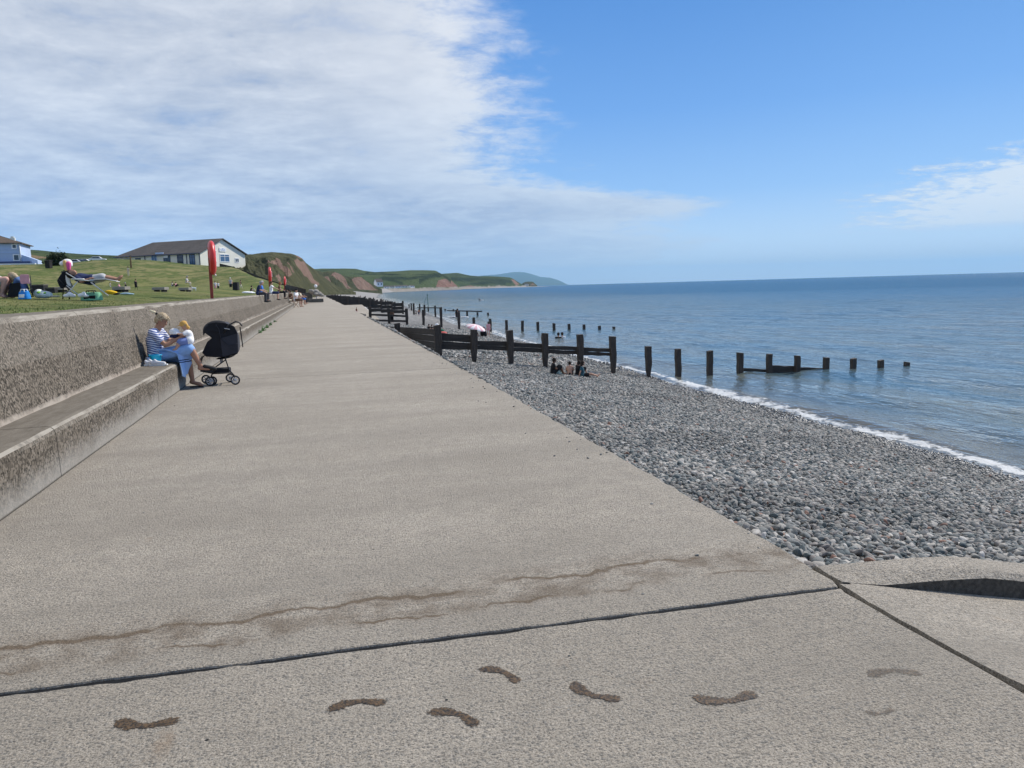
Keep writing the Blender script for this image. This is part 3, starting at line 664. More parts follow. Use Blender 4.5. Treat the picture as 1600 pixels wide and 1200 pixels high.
# ------------------------------------------------------------------ land behind the wall
def hor(px): return 470.2-.0283*px
def az_of(px):
    v = ray(px, hor(px)); return math.atan2(v[0], v[1])
PXS = [-400, -150, 0, 60, 85, 110, 150, 185, 220, 250, 300, 345, 365, 384, 400, 420, 440, 470, 500]
RISE = [60, 60, 57, 56, 55, 55.5, 59, 59.5, 58, 55, 49, 45, 43, 34, 26.5, 19, 13, 7, 5]     # rise of the top of the bank, px
DTOP = [170, 170, 170, 170, 172, 172, 172, 172, 172, 172, 172, 165, 158, 140, 126, 114, 105, 95, 92]
DFOOT = [80, 95, 105, 108, 108, 108, 108, 108, 108, 108, 106, 100, 98, 93, 88, 84, 82, 80, 80]
AZS = [az_of(p) for p in PXS]
TOPZ = [at(p, hor(p)-r_, d_).z for p, r_, d_ in zip(PXS, RISE, DTOP)]
def lawn_z(X, Y):
    X = np.asarray(X, float); Y = np.asarray(Y, float); D = np.hypot(X, Y); A = np.arctan2(X, Y)
    base = 1.44+np.clip((-X-3.6)*.045, 0, .16)+.0098*np.clip(D-14, 0, 110)*np.clip((-X-3.6)/5, 0, 1)+wr_(Y)-.4*np.clip((X+3.58)/.03, 0, 1)
    ri = np.interp(A, AZS, RISE); dt = np.interp(A, AZS, DTOP); df = np.interp(A, AZS, DFOOT)
    top = np.interp(A, AZS, TOPZ)
    t = np.clip((D-df)/(dt-df), 0, 1); t = t*t*(3-2*t)*.65+t*.35*np.clip(t*3, 0, 1)
    base = np.minimum(base, 2.6)
    z = base+(np.maximum(top, base)-base)*t
    bump = fbm(X*.25, Y*.25, 4, 61)*.05+fbm(X*.05, Y*.05, 4, 62)*.30*np.clip((D-60)/60, 0, 1)
    w = np.clip((-X-3.6)/1.5, 0, 1)
    return z+bump*w, t*np.clip(ri-8, 0, 12)/12
def wr_(Y): return np.interp(Y, [0, 12, 50, 100, 240], [0, 0, .08, .17, .2])*.6
Yl = np.concatenate([np.linspace(-8, 40, 180), np.linspace(40.5, 260, 200)])
Tl = np.concatenate([np.linspace(0, .12, 60), np.linspace(.13, 1, 110)])
YY, TT = np.meshgrid(Yl, Tl, indexing='ij'); XX = -3.54-TT**1.3*260
ZZ, BK = lawn_z(XX, YY)
me = gridmesh('lawn', np.stack([XX, YY, ZZ], -1).reshape(-1, 3), len(Yl), len(Tl), attrs={'bank': BK})
lawn = link('lawn', me, MG); tag(lawn, kind='structure')
# tufts: short blades over the nearest lawn
def blade_tufts():
    n = 26000; Y = 5+rng.uniform(0, 1, n)**1.15*38; X = -3.56-rng.uniform(0, 1, n)**1.2*(4+Y*.55)
    z, _ = lawn_z(X, Y); V = np.zeros((n, 3, 3)); a = rng.uniform(0, 6.28, n); h = rng.uniform(.008, .026, n)*(1+.5*fbm(X, Y, 3, 8)); w = rng.uniform(.006, .014, n)
    V[:, 0] = np.stack([X-w*np.cos(a), Y-w*np.sin(a), z-.01], 1); V[:, 1] = np.stack([X+w*np.cos(a), Y+w*np.sin(a), z-.01], 1)
    V[:, 2] = np.stack([X+rng.normal(0, .015, n), Y+rng.normal(0, .015, n), z+h], 1)
    me = bpy.data.meshes.new('grass'); me.from_pydata(V.reshape(-1, 3).tolist(), [], [(3*i, 3*i+1, 3*i+2) for i in range(n)]); return me
M_blade = plain('grass_blade', (.15, .20, .06), .8, .35, 3, .001)
gb = link('grass', blade_tufts(), M_blade); tag(gb, 'short green blades of grass along the edge of the lawn', 'grass', kind='stuff')

# ------------------------------------------------------------------ hills: each is a loft from its foot to its crest and down behind
def interp_line(pts, px): return np.interp(px, [p[0] for p in pts], [p[1] for p in pts])
def hill(name, crest, foot, Dc, Df, mat, n=260, m=90, amp=1.5, scars=(), hedges=(), field=0., bulge=.0, crag=0., sand=None, back=.5, seed=1, gul=0.):
    px0, px1 = crest[0][0], crest[-1][0]; P = np.linspace(px0, px1, n); S = np.concatenate([[-.04, 0], np.linspace(0, 1.35, m-1)[1:]])
    V = np.zeros((n, m, 3)); SC = np.zeros((n, m)); HE = np.zeros((n, m)); SA = np.zeros((n, m))
    cy = interp_line(crest, P); fy = interp_line(foot, P); dc = interp_line(Dc, P); df = interp_line(Df, P)
    for i, p in enumerate(P):
        c_ = at(p, cy[i], dc[i]); f_ = at(p, fy[i], df[i])
        for j, s in enumerate(S):
            k = min(s, 1.)
            xy = f_.lerp(c_, s)
            # profile: height against depth
            if s < 0: V[i, j] = (xy.x, xy.y, -3.); continue
            zz = f_.z+(c_.z-f_.z)*(k**(1-bulge) if s <= 1 else 1-((s-1)/.35)**1.5*back)
            V[i, j] = (xy.x, xy.y, zz)
    e = np.minimum(1, np.minimum(np.arange(n), n-1-np.arange(n))/8.)[:, None]
    sx, sy = V[:, :, 0], V[:, :, 1]; sc = 1/amp
    d1 = fbm(sx*.05*sc*1.5, sy*.05*sc*1.5, 5, seed)
    inner = np.clip(S*4, 0, 1)*np.clip(np.abs(1-S)*3+.15, 0, 1)
    V[:, :, 2] += d1*amp*inner[None, :]*e
    if gul:
        rid = np.abs(fbm(P[:, None]*gul+S[None, :]*1.2, S[None, :]*1.5+P[:, None]*.01, 4, seed+5))
        V[:, :, 2] -= rid*amp*1.6*inner[None, :]*e
    # screen-free masks, written into the ground as a colour attribute
    PXg = np.repeat(P[:, None], m, 1); YP = fy[:, None]+(cy-fy)[:, None]*np.clip(S, 0, 1)[None, :]**(1-bulge)
    for poly in scars:
        SC = np.maximum(SC, inpoly(PXg, YP, poly))
    for (pts, w) in hedges:
        yl = interp_line(pts, PXg); inr = (PXg > pts[0][0]) & (PXg < pts[-1][0])
        HE = np.maximum(HE, np.clip(1.4-np.abs(YP-yl)/w, 0, 1)*inr)
    if sand: 
        SA = np.clip((.5-(fy[:, None]-YP-sand+1.5*fbm(PXg*.3, YP*.3, 3, 3)))*1., 0, 1)
    me = gridmesh(name, V.reshape(-1, 3), n, m, attrs={'scar': SC*.75, 'hedge': HE, 'field': np.full((n, m), field), 'sand': SA})
    o = link(name, me, mat); tag(o, kind='structure'); return o
def inpoly(X, Y, poly, soft=1.5):
    ins = np.zeros(X.shape, bool); dmin = np.full(X.shape, 1e9)
    for (x0, y0), (x1, y1) in zip(poly, poly[1:]+poly[:1]):
        c = ((y0 > Y) != (y1 > Y)) & (X < (x1-x0)*(Y-y0)/((y1-y0) or 1e-9)+x0); ins ^= c
        L = (x1-x0)**2+(y1-y0)**2; t = np.clip(((X-x0)*(x1-x0)+(Y-y0)*(y1-y0))/L, 0, 1)
        dmin = np.minimum(dmin, np.hypot(X-x0-t*(x1-x0), Y-y0-t*(y1-y0)))
    return np.clip(.5+np.where(ins, dmin, -dmin)/soft, 0, 1)
MH1 = mat_hill('cliff_ground', (.10, .098, .048), (.045, .05, .024), (.25, .165, .125))
MH2 = mat_hill('cliff_far_ground', (.08, .085, .042), (.04, .048, .025), (.23, .155, .12), sc=.6)
MH3 = mat_hill('coast_fields', (.06, .09, .03), (.03, .045, .022), (.26, .15, .115), fields=True, sc=.3)
MH4 = mat_hill('inland_fields', (.085, .12, .04), (.065, .09, .032), (.30, .22, .12), fields=True, sc=.4)
# rough dune and the first red cliff
hill('cliff_hill', [(340, 412), (362, 403), (384, 397), (400, 395.5), (425, 393.5), (440, 394), (455, 396), (466, 400), (472, 403), (478, 410), (486, 416), (491, 420), (500, 429), (508, 434), (516, 440), (528, 447), (545, 453.5), (556, 456.3)],
     [(340, 430), (365, 424), (400, 440), (440, 451), (470, 456), (500, 458), (530, 458), (556, 457.6)],
     [(340, 240), (384, 250), (425, 290), (466, 340), (491, 380), (520, 420), (556, 450)], [(340, 172), (384, 146), (420, 118), (450, 125), (470, 170), (500, 290), (530, 380), (556, 430)],
     MH1, n=420, m=130, amp=1.5, seed=21, gul=.05, bulge=.12,
     scars=[[(415, 424), (424, 412), (433, 408), (438, 411), (441, 420), (450, 431), (458, 441), (452, 440), (437, 429), (424, 423)], [(457, 412), (466, 409), (476, 409.5), (478, 414), (484, 424), (490, 434), (500, 446), (494, 448), (478, 438), (468, 428), (462, 420)], [(459, 399), (466, 399), (472, 404), (476, 408), (466, 404)], [(430, 438), (436, 436), (441, 443), (436, 446)], [(446, 414), (452, 420), (462, 434), (456, 430)]],
     hedges=[([(376, 402), (396, 405), (404, 410), (412, 413)], .5)])
hill('far_cliff', [(478, 430), (491, 421), (505, 425), (512, 424), (522, 424), (530, 427.5), (537, 430), (546, 432), (556, 431.5), (566, 432), (571, 437), (577, 441), (585, 445), (592, 449.5), (597, 452)],
     [(478, 455), (520, 455), (560, 454.6), (585, 453.8), (597, 453.2)], [(478, 690), (530, 720), (597, 800)], [(478, 560), (530, 620), (597, 780)],
     MH2, n=260, m=90, amp=2.6, seed=31, gul=.09, bulge=.15, scars=[[(516, 430), (522, 425), (531, 427), (539, 434), (545, 444), (552, 451), (543, 452), (532, 442)], [(549, 437), (553, 432), (565, 432), (570, 437), (578, 442), (592, 451), (575, 452.5), (562, 450)], [(506, 436), (512, 434), (524, 448), (518, 450)]])
hill('coast_hill', [(470, 424), (491, 420), (505, 419.5), (540, 419.5), (556, 420), (568, 423), (585, 425), (600, 424.5), (618, 424), (640, 422), (660, 422), (680, 422.8), (690, 428), (700, 433), (712, 443), (722, 449)],
     [(470, 455), (560, 453.5), (620, 452), (680, 451), (722, 450.2)], [(470, 1600), (560, 1800), (640, 1700), (722, 1650)], [(470, 1100), (560, 1100), (620, 1250), (722, 1600)],
     MH3, n=300, m=80, amp=4, seed=41, field=.85, bulge=.25, sand=1.4,
     scars=[[(681, 449.5), (684, 440), (692, 437.5), (702, 438), (709, 443), (716, 449.5)], [(560, 449), (566, 441), (575, 446), (580, 450)]],
     hedges=[([(500, 430), (560, 431), (585, 430), (600, 431), (640, 431.5), (675, 430)], .8), ([(565, 432), (580, 427), (600, 427.5)], 1.3), ([(600, 437), (640, 438), (660, 434), (690, 433)], 1.8), ([(585, 444), (600, 437), (618, 441), (630, 445)], 3.2), ([(655, 441), (670, 434), (690, 429), (705, 441)], 4.0), ([(500, 424), (530, 423), (560, 424)], .5)])
hill('headland', [(672, 434), (690, 428), (705, 427), (715, 426.5), (722, 428), (735, 430.5), (748, 431.5), (765, 431.5), (785, 432.3), (797, 433.5), (803, 436), (810, 441), (816, 444.2), (822, 445.6)],
     [(672, 450.5), (740, 449), (800, 447.5), (822, 447)], [(672, 2500), (822, 2900)], [(672, 1900), (740, 2200), (822, 2850)],
     MH3, n=240, m=60, amp=7, seed=51, field=.35, bulge=.2, sand=1.0, scars=[[(798, 436), (803, 436), (812, 444), (806, 446)], [(716, 449), (735, 446.5), (750, 449)]],
     hedges=[([(705, 438), (740, 437), (770, 438), (800, 441)], 3.0), ([(690, 432), (720, 431), (750, 433)], .7), ([(735, 443), (790, 443)], 2.)])
hill('headland_tip', [(812, 445.6), (817, 442.3), (821, 440.3), (827, 439.8), (833, 440.3), (836, 443), (839.5, 446.2)], [(812, 447.1), (839.5, 446.6)], [(812, 2990), (840, 3000)], [(812, 2890), (840, 2900)],
     MH2, n=80, m=30, amp=3, seed=52, scars=[[(828, 446), (832, 442), (837, 446)]])
hill('mountain', [(700, 441), (730, 434), (755, 430.5), (775, 429), (790, 427), (800, 425.3), (812, 425), (822, 426), (832, 428.6), (843, 432), (850, 433.2), (858, 433.6), (868, 436), (877, 439.6), (886, 444.6), (890, 445.3)],
     [(700, 450.7), (890, 445.25)], [(700, 28000), (890, 28000)], [(700, 23000), (890, 23000)], MH3, n=160, m=60, amp=60, seed=61, field=.1, bulge=.2)
hill('inland_hill', [(-60, 386), (0, 388), (36, 389.5), (60, 391), (90, 394), (120, 396.5), (150, 398), (186, 399.5), (215, 403), (260, 410), (330, 420)],
     [(-60, 418), (60, 419), (186, 418), (330, 430)], [(-60, 950), (330, 900)], [(-60, 300), (60, 260), (186, 250), (330, 250)],
     MH4, n=300, m=110, amp=1.2, seed=71, field=.9,
     hedges=[([(-60, 387.5), (36, 391), (60, 392.5), (90, 396), (120, 399), (186, 402)], .9), ([(20, 397), (45, 397), (80, 399), (120, 400), (186, 404.5)], .7), ([(20, 400), (50, 401), (75, 404), (110, 405.5), (180, 407)], .6), ([(60, 391.5), (100, 400), (130, 403)], .6), ([(100, 399), (186, 409)], .5)],
     scars=[[(46, 406), (60, 407.5), (74, 409), (74, 413), (50, 413)]])
# ------------------------------------------------------------------ haze between here and the far hills
hz = MB(); hz.box((0, 0, 348), (66000, 66000, 704)); 
hm = bpy.data.materials.new('haze_air'); hm.use_nodes = True; gg = G(hm.node_tree)
pv_ = gg.n('ShaderNodeVolumePrincipled'); pv_.inputs['Color'].default_value = C4(.36, .68, 1.); pv_.inputs['Density'].default_value = 3.6e-5; pv_.inputs['Anisotropy'].default_value = .1
ou = gg.n('ShaderNodeOutputMaterial'); gg.t.links.new(pv_.outputs[0], ou.inputs['Volume'])
hzo = hz.build('haze', hm); tag(hzo, 'thin pale sea haze that fades the distant headlands', 'haze', kind='stuff')


# ------------------------------------------------------------------ timber groynes
def mat_timber():
    m, g = newmat('wet_black_timber'); o = g.pos(); n = g.noise(g.mapv(o, (9, 9, 1.2)), 3, 5, .7); f = g.noise(o, 30, 4, .7)
    c = g.mix(g.rng(n, .3, .7), C4(.016, .013, .012), C4(.085, .068, .055)); c = g.mix(g.rng(f, .58, .75, 0, .7), c, C4(.11, .095, .08))
    finish(g, c, .7, g.bump(g.m('ADD', n, f), 1., .015), .35); return m
def mat_plank():
    m, g = newmat('black_plank'); o = g.pos(); n = g.noise(g.mapv(o, (.6, 1, 10)), 3, 5, .7); f = g.noise(o, 24, 4, .7)
    c = g.mix(g.rng(n, .3, .7), C4(.013, .012, .012), C4(.06, .051, .044)); c = g.mix(g.rng(f, .6, .75, 0, .5), c, C4(.09, .08, .07))
    finish(g, c, .65, g.bump(g.m('ADD', n, f), 1., .015), .35); return m
MT, MPL = mat_timber(), mat_plank()
def post_mesh(h, w, seed, worn=.5, lean=(0, 0)):
    """square pile, chewed thinner towards its foot; origin at the top"""
    r3 = random.Random(seed); b = MB(); ks = 9; vs = []
    for i in range(ks):
        s = i/(ks-1); z = -h*s; q = 1-worn*max(0, (s-.45)/.55)*(.7+.5*r3.random())*(s < .97); q = q if s < .93 else q*1.15
        ww = w*(q+r3.uniform(-.04, .04)); ox, oy = lean[0]*-s*h+r3.uniform(-.012, .012), lean[1]*-s*h
        tz = r3.uniform(-.02, .02) if i == 0 else 0
        for (a, c) in ((-1, -1), (1, -1), (1, 1), (-1, 1)): vs.append((ox+a*ww/2, oy+c*w*q/2*.95, z+(tz*a if i == 0 else 0)))
    fs = [(0, 1, 2, 3), tuple(range((ks-1)*4, ks*4))[::-1]]+[(i*4+k, i*4+(k+1) % 4, i*4+4+(k+1) % 4, i*4+4+k) for i in range(ks-1) for k in range(4)]
    b.add(vs, fs); return b
class Groyne:
    def __init__(s, a, b, label):
        """a, b: the (x, y) ends of its line in plan"""
        s.a, s.b = a, b; s.root = empty('groyne', (a[0], a[1], -.9), label=label, cat='groyne', group='timber groynes across the beach'); s.k = 0
    def Y(s, x): return s.a[1]+(s.b[1]-s.a[1])*(x-s.a[0])/(s.b[0]-s.a[0])
    def at(s, px, py):
        v = ray(px, py); m = (s.b[1]-s.a[1])/(s.b[0]-s.a[0]); t = (s.a[1]-m*s.a[0])/(v[1]-m*v[0]); return Vector((v[0]*t, v[1]*t, EYE+v[2]*t))
    def ground(s, x):
        y = s.Y(x); return max(float(beach_z(np.array([x]), np.array([y]))[0]), -2.6)
    def post(s, x, ztop, w=.22, worn=.5, lean=None):
        s.k += 1; gz = s.ground(x)-.25; lean = lean or (random.uniform(-.02, .02), 0)
        o = post_mesh(ztop-gz, w*.9, s.k*7+int(s.a[1]), worn if x < 12 else .12, lean).build('post', MT, s.root, bevel=.008, seg=1)
        o.location = (x-s.a[0], s.Y(x)-s.a[1], ztop+.9); return o
    def plank(s, x0, x1, zt0, zt1, zb0, zb1, side=.13, th=.07):
        b = MB(); n = 6; r3 = random.Random(int(x0*31)+int(zt0*100)+s.k); vs = []
        for i in range(n):
            t = i/(n-1); x = x0+(x1-x0)*t; y = s.Y(x)+side; zt = zt0+(zt1-zt0)*t+r3.uniform(-.012, .012); zb = zb0+(zb1-zb0)*t+r3.uniform(-.012, .012)
            vs += [(x, y-th/2, zb), (x, y+th/2, zb), (x, y+th/2, zt), (x, y-th/2, zt)]
        fs = [(0, 1, 2, 3), tuple(range((n-1)*4, n*4))[::-1]]+[(i*4+k, i*4+(k+1) % 4, i*4+4+(k+1) % 4, i*4+4+k) for i in range(n-1) for k in range(4)]
        b.add([(p[0]-s.a[0], p[1]-s.a[1], p[2]+.9) for p in vs], fs); return b.build('plank', MPL, s.root, bevel=.006, seg=1)
G1 = Groyne((4., 27.2), (20., 25.9), 'nearest timber groyne, running from the promenade past the seated group into the water')
for px, t, w in ((620, 505, .26), (683, 508, .27), (740, 515, .25), (796, 516, .25), (851, 520.5, .24), (906, 522.5, .24), (957, 525.5, .24), (1013, 541, .23), (1059, 545, .22), (1109, 548, .22), (1156, 551, .23), (1202, 553, .21), (1246, 555.5, .21), (1291, 558.5, .22), (1333, 560, .21), (1376, 562.5, .21), (1417, 565.5, .2)):
    p = G1.at(px, t)
    if px == 620: p = ony(620, 505, 32.1); o_ = G1.post(p.x, p.z, w, .1); o_.location.y = p.y-G1.a[1]; continue
    G1.post(p.x, p.z, w, .62 if px > 700 else .2)
for (x0, x1, t0, t1, b0, b1, n) in ((683, 740, 520.5, 524.5, 546, 548, 2), (740, 796, 532.3, 534, 546.8, 549, 2), (796, 851, 535.3, 538, 549.5, 552, 2), (851, 906, 540, 542.2, 552.8, 554.5, 2), (906, 957, 543, 545, 555, 557, 2),
                             (1156, 1202, 575, 577.5, 580.8, 581.8, 1), (1202, 1246, 571.5, 572.5, 583, 583.5, 1), (1246, 1291, 573.5, 575.5, 581.5, 579, 1)):
    A, B_, C_, D_ = G1.at(x0, t0), G1.at(x1, t1), G1.at(x0, b0), G1.at(x1, b1)
    for i in range(n):
        f0, f1 = i/n, (i+1)/n-(random.uniform(.005, .03) if n > 1 else 0)
        G1.plank(A.x, B_.x, A.z+(C_.z-A.z)*f0, B_.z+(D_.z-B_.z)*(f0+(.03 if i == 1 else 0)), A.z+(C_.z-A.z)*f1, B_.z+(D_.z-B_.z)*f1)
A = onx(598, 510, 3.02); B_ = G1.at(683, 514.5); zb0, zb1 = -.95, -.80
for i in range(4):
    f0, f1 = i/4, (i+1)/4-.02; za, zc = A.z+(zb0-A.z)*(f0+f1)/2, B_.z+(zb1-B_.z)*(f0+f1)/2
    q = MB(); q.bar((A.x-G1.a[0], A.y+.2-G1.a[1], za+.9), (B_.x-G1.a[0], B_.y+.13-G1.a[1], zc+.9), .07, (B_.z-zb1)*.23); q.build('plank', MPL, G1.root, bevel=.006, seg=1)
G2 = Groyne((5., 62.5), (23., 57.5), 'second groyne, with three open rails next to the promenade and bare posts in the sea')
for px, t in ((578, 479), (607, 481.5), (635, 482), (661, 484), (688.5, 480), (716.5, 488), (740, 496), (765.6, 498), (791, 500), (816, 501), (840, 503), (865.5, 505), (889, 506), (912.5, 507), (936.5, 509), (959, 510.3)):
    p = G2.at(px, t); G2.post(p.x, p.z, .25 if px < 640 else .22, .25)
for y0, y1 in ((484.5, 486.5), (491.5, 494), (500.3, 501.8)):
    A, B_ = G2.at(578, y0), G2.at(607, (y0+y1)/2); C_ = G2.at(635, y1)
    G2.plank(A.x, B_.x, A.z+.08, B_.z+.08, A.z-.08, B_.z-.08, side=-.14, th=.09); G2.plank(B_.x, C_.x, B_.z+.08, C_.z+.08, B_.z-.08, C_.z-.08, side=-.14, th=.09)
A, B_ = G2.at(560, 497), G2.at(578, 503); G2.plank(3.1, A.x+.6, -.1, -.3, -.9, -.95, side=0, th=.25)
def ztop(x): return float(np.interp(x, [3, 4, 7, 10.7, 12, 17, 24], [.42, .34, .02, -.36, -.75, -1.3, -1.95]))
labs = ['third groyne, long black planked wall behind the open rails', 'fourth groyne, whose last sea posts are joined by a thin beam', 'fifth groyne, a low dark line beyond the concrete slab', 'sixth groyne, small and dark far along the beach', 'seventh groyne, second to last before the rocks', 'farthest groyne, tiny beside the end of the promenade']
for k, (y, dx, solid) in enumerate(((97, 0., 11.5), (123, .4, 9.5), (150, .8, 10.), (178, 1.3, 10.5), (205, 1.7, 11), (232, 2.2, 11.5))):
    Gk = Groyne((3.4+dx*.3, y+.4), (20., y-1.), labs[k]); x = 3.9+dx*.3; xsd = []
    up = [.5, .35, .4, .35, .35, .3][k]
    while x < 21.5+dx+(y > 140)*-4:
        if random.random() > .12 or x < solid: Gk.post(x, ztop(x-dx)+up+random.uniform(-.12, .15)-(.35 if x > 16 else 0), .24, .1); xsd.append(x)
        x += 1.33
    for a, b_ in zip([3.1]+xsd[:-1], xsd):
        if b_ < solid+dx:
            zt = ztop((a+b_)/2-dx)+up-.22+random.uniform(-.06, .06); zg = min(Gk.ground(b_)+.1, zt-.9); n = 3
            for i in range(n): Gk.plank(a, b_, zt+(zg-zt)*i/n, zt+(zg-zt)*i/n-.02, zt+(zg-zt)*((i+1)/n-.02), zt+(zg-zt)*((i+1)/n-.02))
    if k < 2:
        a, b_ = (16.0, 20.5) if k == 0 else (15.6, 19.5)
        Gk.plank(a, b_, ztop(a)+up-.45, ztop(b_)+up-.25, ztop(a)+up-.58, ztop(b_)+up-.40)

# sloping concrete slab beyond the second groyne
f = MB(); qa, qb = at(545, 475.3, 92), at(563, 475.3, 92)
f.add([(3.1, 66, -.95), (5.4, 66, -1.05), (5.25, 92, -.02), (3.1, 92, -.02), (3.1, 66, -2), (5.4, 66, -2), (5.6, 92, -2), (3.1, 92, -2)], [(0, 1, 2, 3), (4, 7, 6, 5), (1, 0, 4, 5), (2, 1, 5, 6), (3, 2, 6, 7)])
sl_ = f.build('slipway', MC); tag(sl_, kind='structure')

# ------------------------------------------------------------------ dark retaining wall down from the clubhouse
M_dark = plain('dark_stone', (.035, .033, .03), .9, .45, 3, .05, bscale=8)
rp = [(343, 411.5, 418.5, 160), (366, 417, 426, 152), (367, 418, 425, 150), (385, 424, 431, 137), (402, 430.5, 438, 120), (420, 437, 442.5, 112), (440, 443, 448, 103), (462, 448, 453, 95), (478, 452, 455.5, 92)]
f = MB(); vs = []
for (px, yt, yb, D) in rp:
    a, b_ = at(px, yt, D), at(px, yb+3, D); u = Vector((a.x, a.y, 0)).normalized()*.5
    vs += [b_, a, a+u, b_+u]
f.add(vs, [(0, 1, 2, 3), tuple(range(len(vs)-4, len(vs)))[::-1]]+[(i*4+k, i*4+(k+1) % 4, i*4+4+(k+1) % 4, i*4+4+k) for i in range(len(rp)-1) for k in range(4)])
rw = f.build('retaining_wall', M_dark); tag(rw, 'dark stone retaining wall stepping down from the white clubhouse to the promenade', 'wall')

# ------------------------------------------------------------------ white clubhouse
M_render = plain('cream_render', (.78, .76, .66), .85, .05, .8, .01, bscale=12)
M_white = plain('white_paint', (.82, .83, .84), .5, .03, 3, .001)
M_bluew = plain('pale_blue_render', (.42, .52, .72), .85, .05, .8, .01, bscale=9)
M_navy = plain('navy_paint', (.03, .05, .13), .5, .1, 3, .001)
M_glass, _g = newmat('window_glass'); finish(_g, (.035, .06, .085), .06, None, .6)
M_blueglass, _g = newmat('blue_tinted_glass'); finish(_g, (.06, .13, .24), .08, None, .6)
def mat_slate(name, c0, c1):
    m, g = newmat(name); o = g.obj(); br = g.n('ShaderNodeTexBrick'); g.set(br.inputs['Vector'], g.mapv(o, (1, 1, 1)))
    n = g.noise(g.mapv(o, (2.2, 2.2, 7)), 1.2, 4, .7); big = g.noise(o, .35, 4, .6)
    c = g.mix(g.rng(n, .3, .7), C4(*c0), C4(*c1)); c = g.mix(g.rng(big, .4, .7, 0, .5), c, C4(*[x*.6 for x in c0]))
    wv = g.m('PINGPONG', g.m('MULTIPLY', g.sep(o)[2], 4.), 1.)
    finish(g, c, .8, g.bump(g.m('ADD', n, wv), .8, .03), .3); return m
M_slate = mat_slate('slate_roof', (.06, .054, .052), (.125, .11, .10)); M_brownroof = mat_slate('brown_tile_roof', (.09, .07, .055), (.15, .11, .08))
def wallbox(name, corners, z0, z1, mat, parent, gable=None):
    pass
def club():
    D0 = 172.
    Cn = at(313.7, 413, D0); A = at(183, 405.2, 188.)
    # right corner: solve for a right angle at the near corner
    best = None
    for D in np.linspace(172, 195, 240):
        Rr = at(383.7, 413.5, D); v1 = Vector((A.x-Cn.x, A.y-Cn.y)); v2 = Vector((Rr.x-Cn.x, Rr.y-Cn.y)); q = abs(v1.normalized().dot(v2.normalized()))
        if best is None or q < best[0]: best = (q, D, Rr)
    Rr = best[2]; base = Cn.z-1.5; eave = at(313.7, 395.2, D0).z; 
    ang = math.atan2(A.y-Cn.y, A.x-Cn.x)
    root = empty('clubhouse', (Cn.x, Cn.y, base), ang, 'long cream clubhouse with a grey slate roof on top of the grass bank', 'building')
    L = math.hypot(A.x-Cn.x, A.y-Cn.y); W = math.hypot(Rr.x-Cn.x, Rr.y-Cn.y)
    # local: x along the long front from the near corner, y into depth (negative = towards the gable's far end)
    sgn = 1 if (math.cos(ang)*(Rr.y-Cn.y)-math.sin(ang)*(Rr.x-Cn.x)) > 0 else -1
    H_ = eave-base
    Rm = Matrix.Rotation(-ang, 2)
    def loc(p): q = Rm @ Vector((p.x-Cn.x, p.y-Cn.y)); return q.x, q.y, p.z-base
    def onfront(px, py):     # pixel -> local x, z on the long front (local y = 0)
        v = ray(px, py); n_ = Vector((-math.sin(ang), math.cos(ang))); t = (Cn.x*n_.x+Cn.y*n_.y)/(v[0]*n_.x+v[1]*n_.y)
        return loc(Vector((v[0]*t, v[1]*t, EYE+v[2]*t)))
    def ongable(px, py):     # local y, z on the gable (local x = 0)
        n_ = Vector((math.cos(ang), math.sin(ang))); v = ray(px, py); t = (Cn.x*n_.x+Cn.y*n_.y)/(v[0]*n_.x+v[1]*n_.y)
        return loc(Vector((v[0]*t, v[1]*t, EYE+v[2]*t)))
    ap = ongable(346, 373.6)
    ry, rz = ap[1], ap[2]; Yb = sgn*W
    rl = onfront(208, 382)[0]; rl = L-abs(ry)*.55
    eR = ongable(383, 397.8)[2]
    b = MB(); b.add([(0, 0, 0), (L, 0, 0), (L, Yb, 0), (0, Yb, 0), (0, 0, H_), (L, 0, H_), (L, Yb, H_), (0, Yb, eR), (0, ry, rz-.1)],
                    [(0, 1, 5, 4), (1, 2, 6, 5), (2, 3, 7, 6), (3, 0, 4, 8, 7), (0, 3, 2, 1)])
    b.build('wall', M_render, root)
    o_ = .45; f = MB(); zf = H_+.02; dz = .12
    P = [(-o_, -sgn*o_, zf-.12), (L+o_, -sgn*o_, zf-.12), (L+o_, Yb+sgn*o_, zf-.12), (-o_, Yb+sgn*o_, eR-.1), (-o_, ry, rz), (rl, ry, rz)]
    top = P+[(p[0], p[1], p[2]+.16) for p in P]
    f.add(top, [(0, 4, 5, 1), (1, 5, 2), (2, 5, 4, 3)][:3]+[(6, 7, 11, 10), (7, 8, 11), (8, 9, 10, 11), (0, 1, 7, 6), (1, 2, 8, 7), (2, 3, 9, 8), (3, 4, 10, 9), (4, 0, 6, 10)])
    rf = f.build('roof', M_slate, root)
    def frame_rect(kind, c, wdt, hgt, face, mat, frame=None, name='window', cross=0, proud=.03, glass=None):
        fr = MB()
        def bx(cx, cz, w, h, pr, th, mb):
            if face == 'f': mb.box((cx, -sgn*pr, cz), (w, th, h))
            else: mb.box((-pr, cx, cz), (th, w, h))
        t = .14
        bx(c[0], c[1]+hgt/2, wdt+t, t, proud, .08, fr); bx(c[0], c[1]-hgt/2, wdt+t, t, proud, .08, fr)
        for q in (-1, 1): bx(c[0]+q*wdt/2, c[1], t, hgt-t, proud, .08, fr)
        for q in range(cross): bx(c[0]+wdt*((q+1)/(cross+1)-.5), c[1], .1, hgt-t, proud, .07, fr)
        if frame == 'transom': bx(c[0], c[1]+hgt*.22, wdt-t, .08, proud+.012, .05, fr)
        w_ = fr.build(name, mat, root); gl = MB(); bx(c[0], c[1], wdt-.06, hgt-.06, .005, .05, gl); gl.build('pane', glass or M_glass, w_); return w_
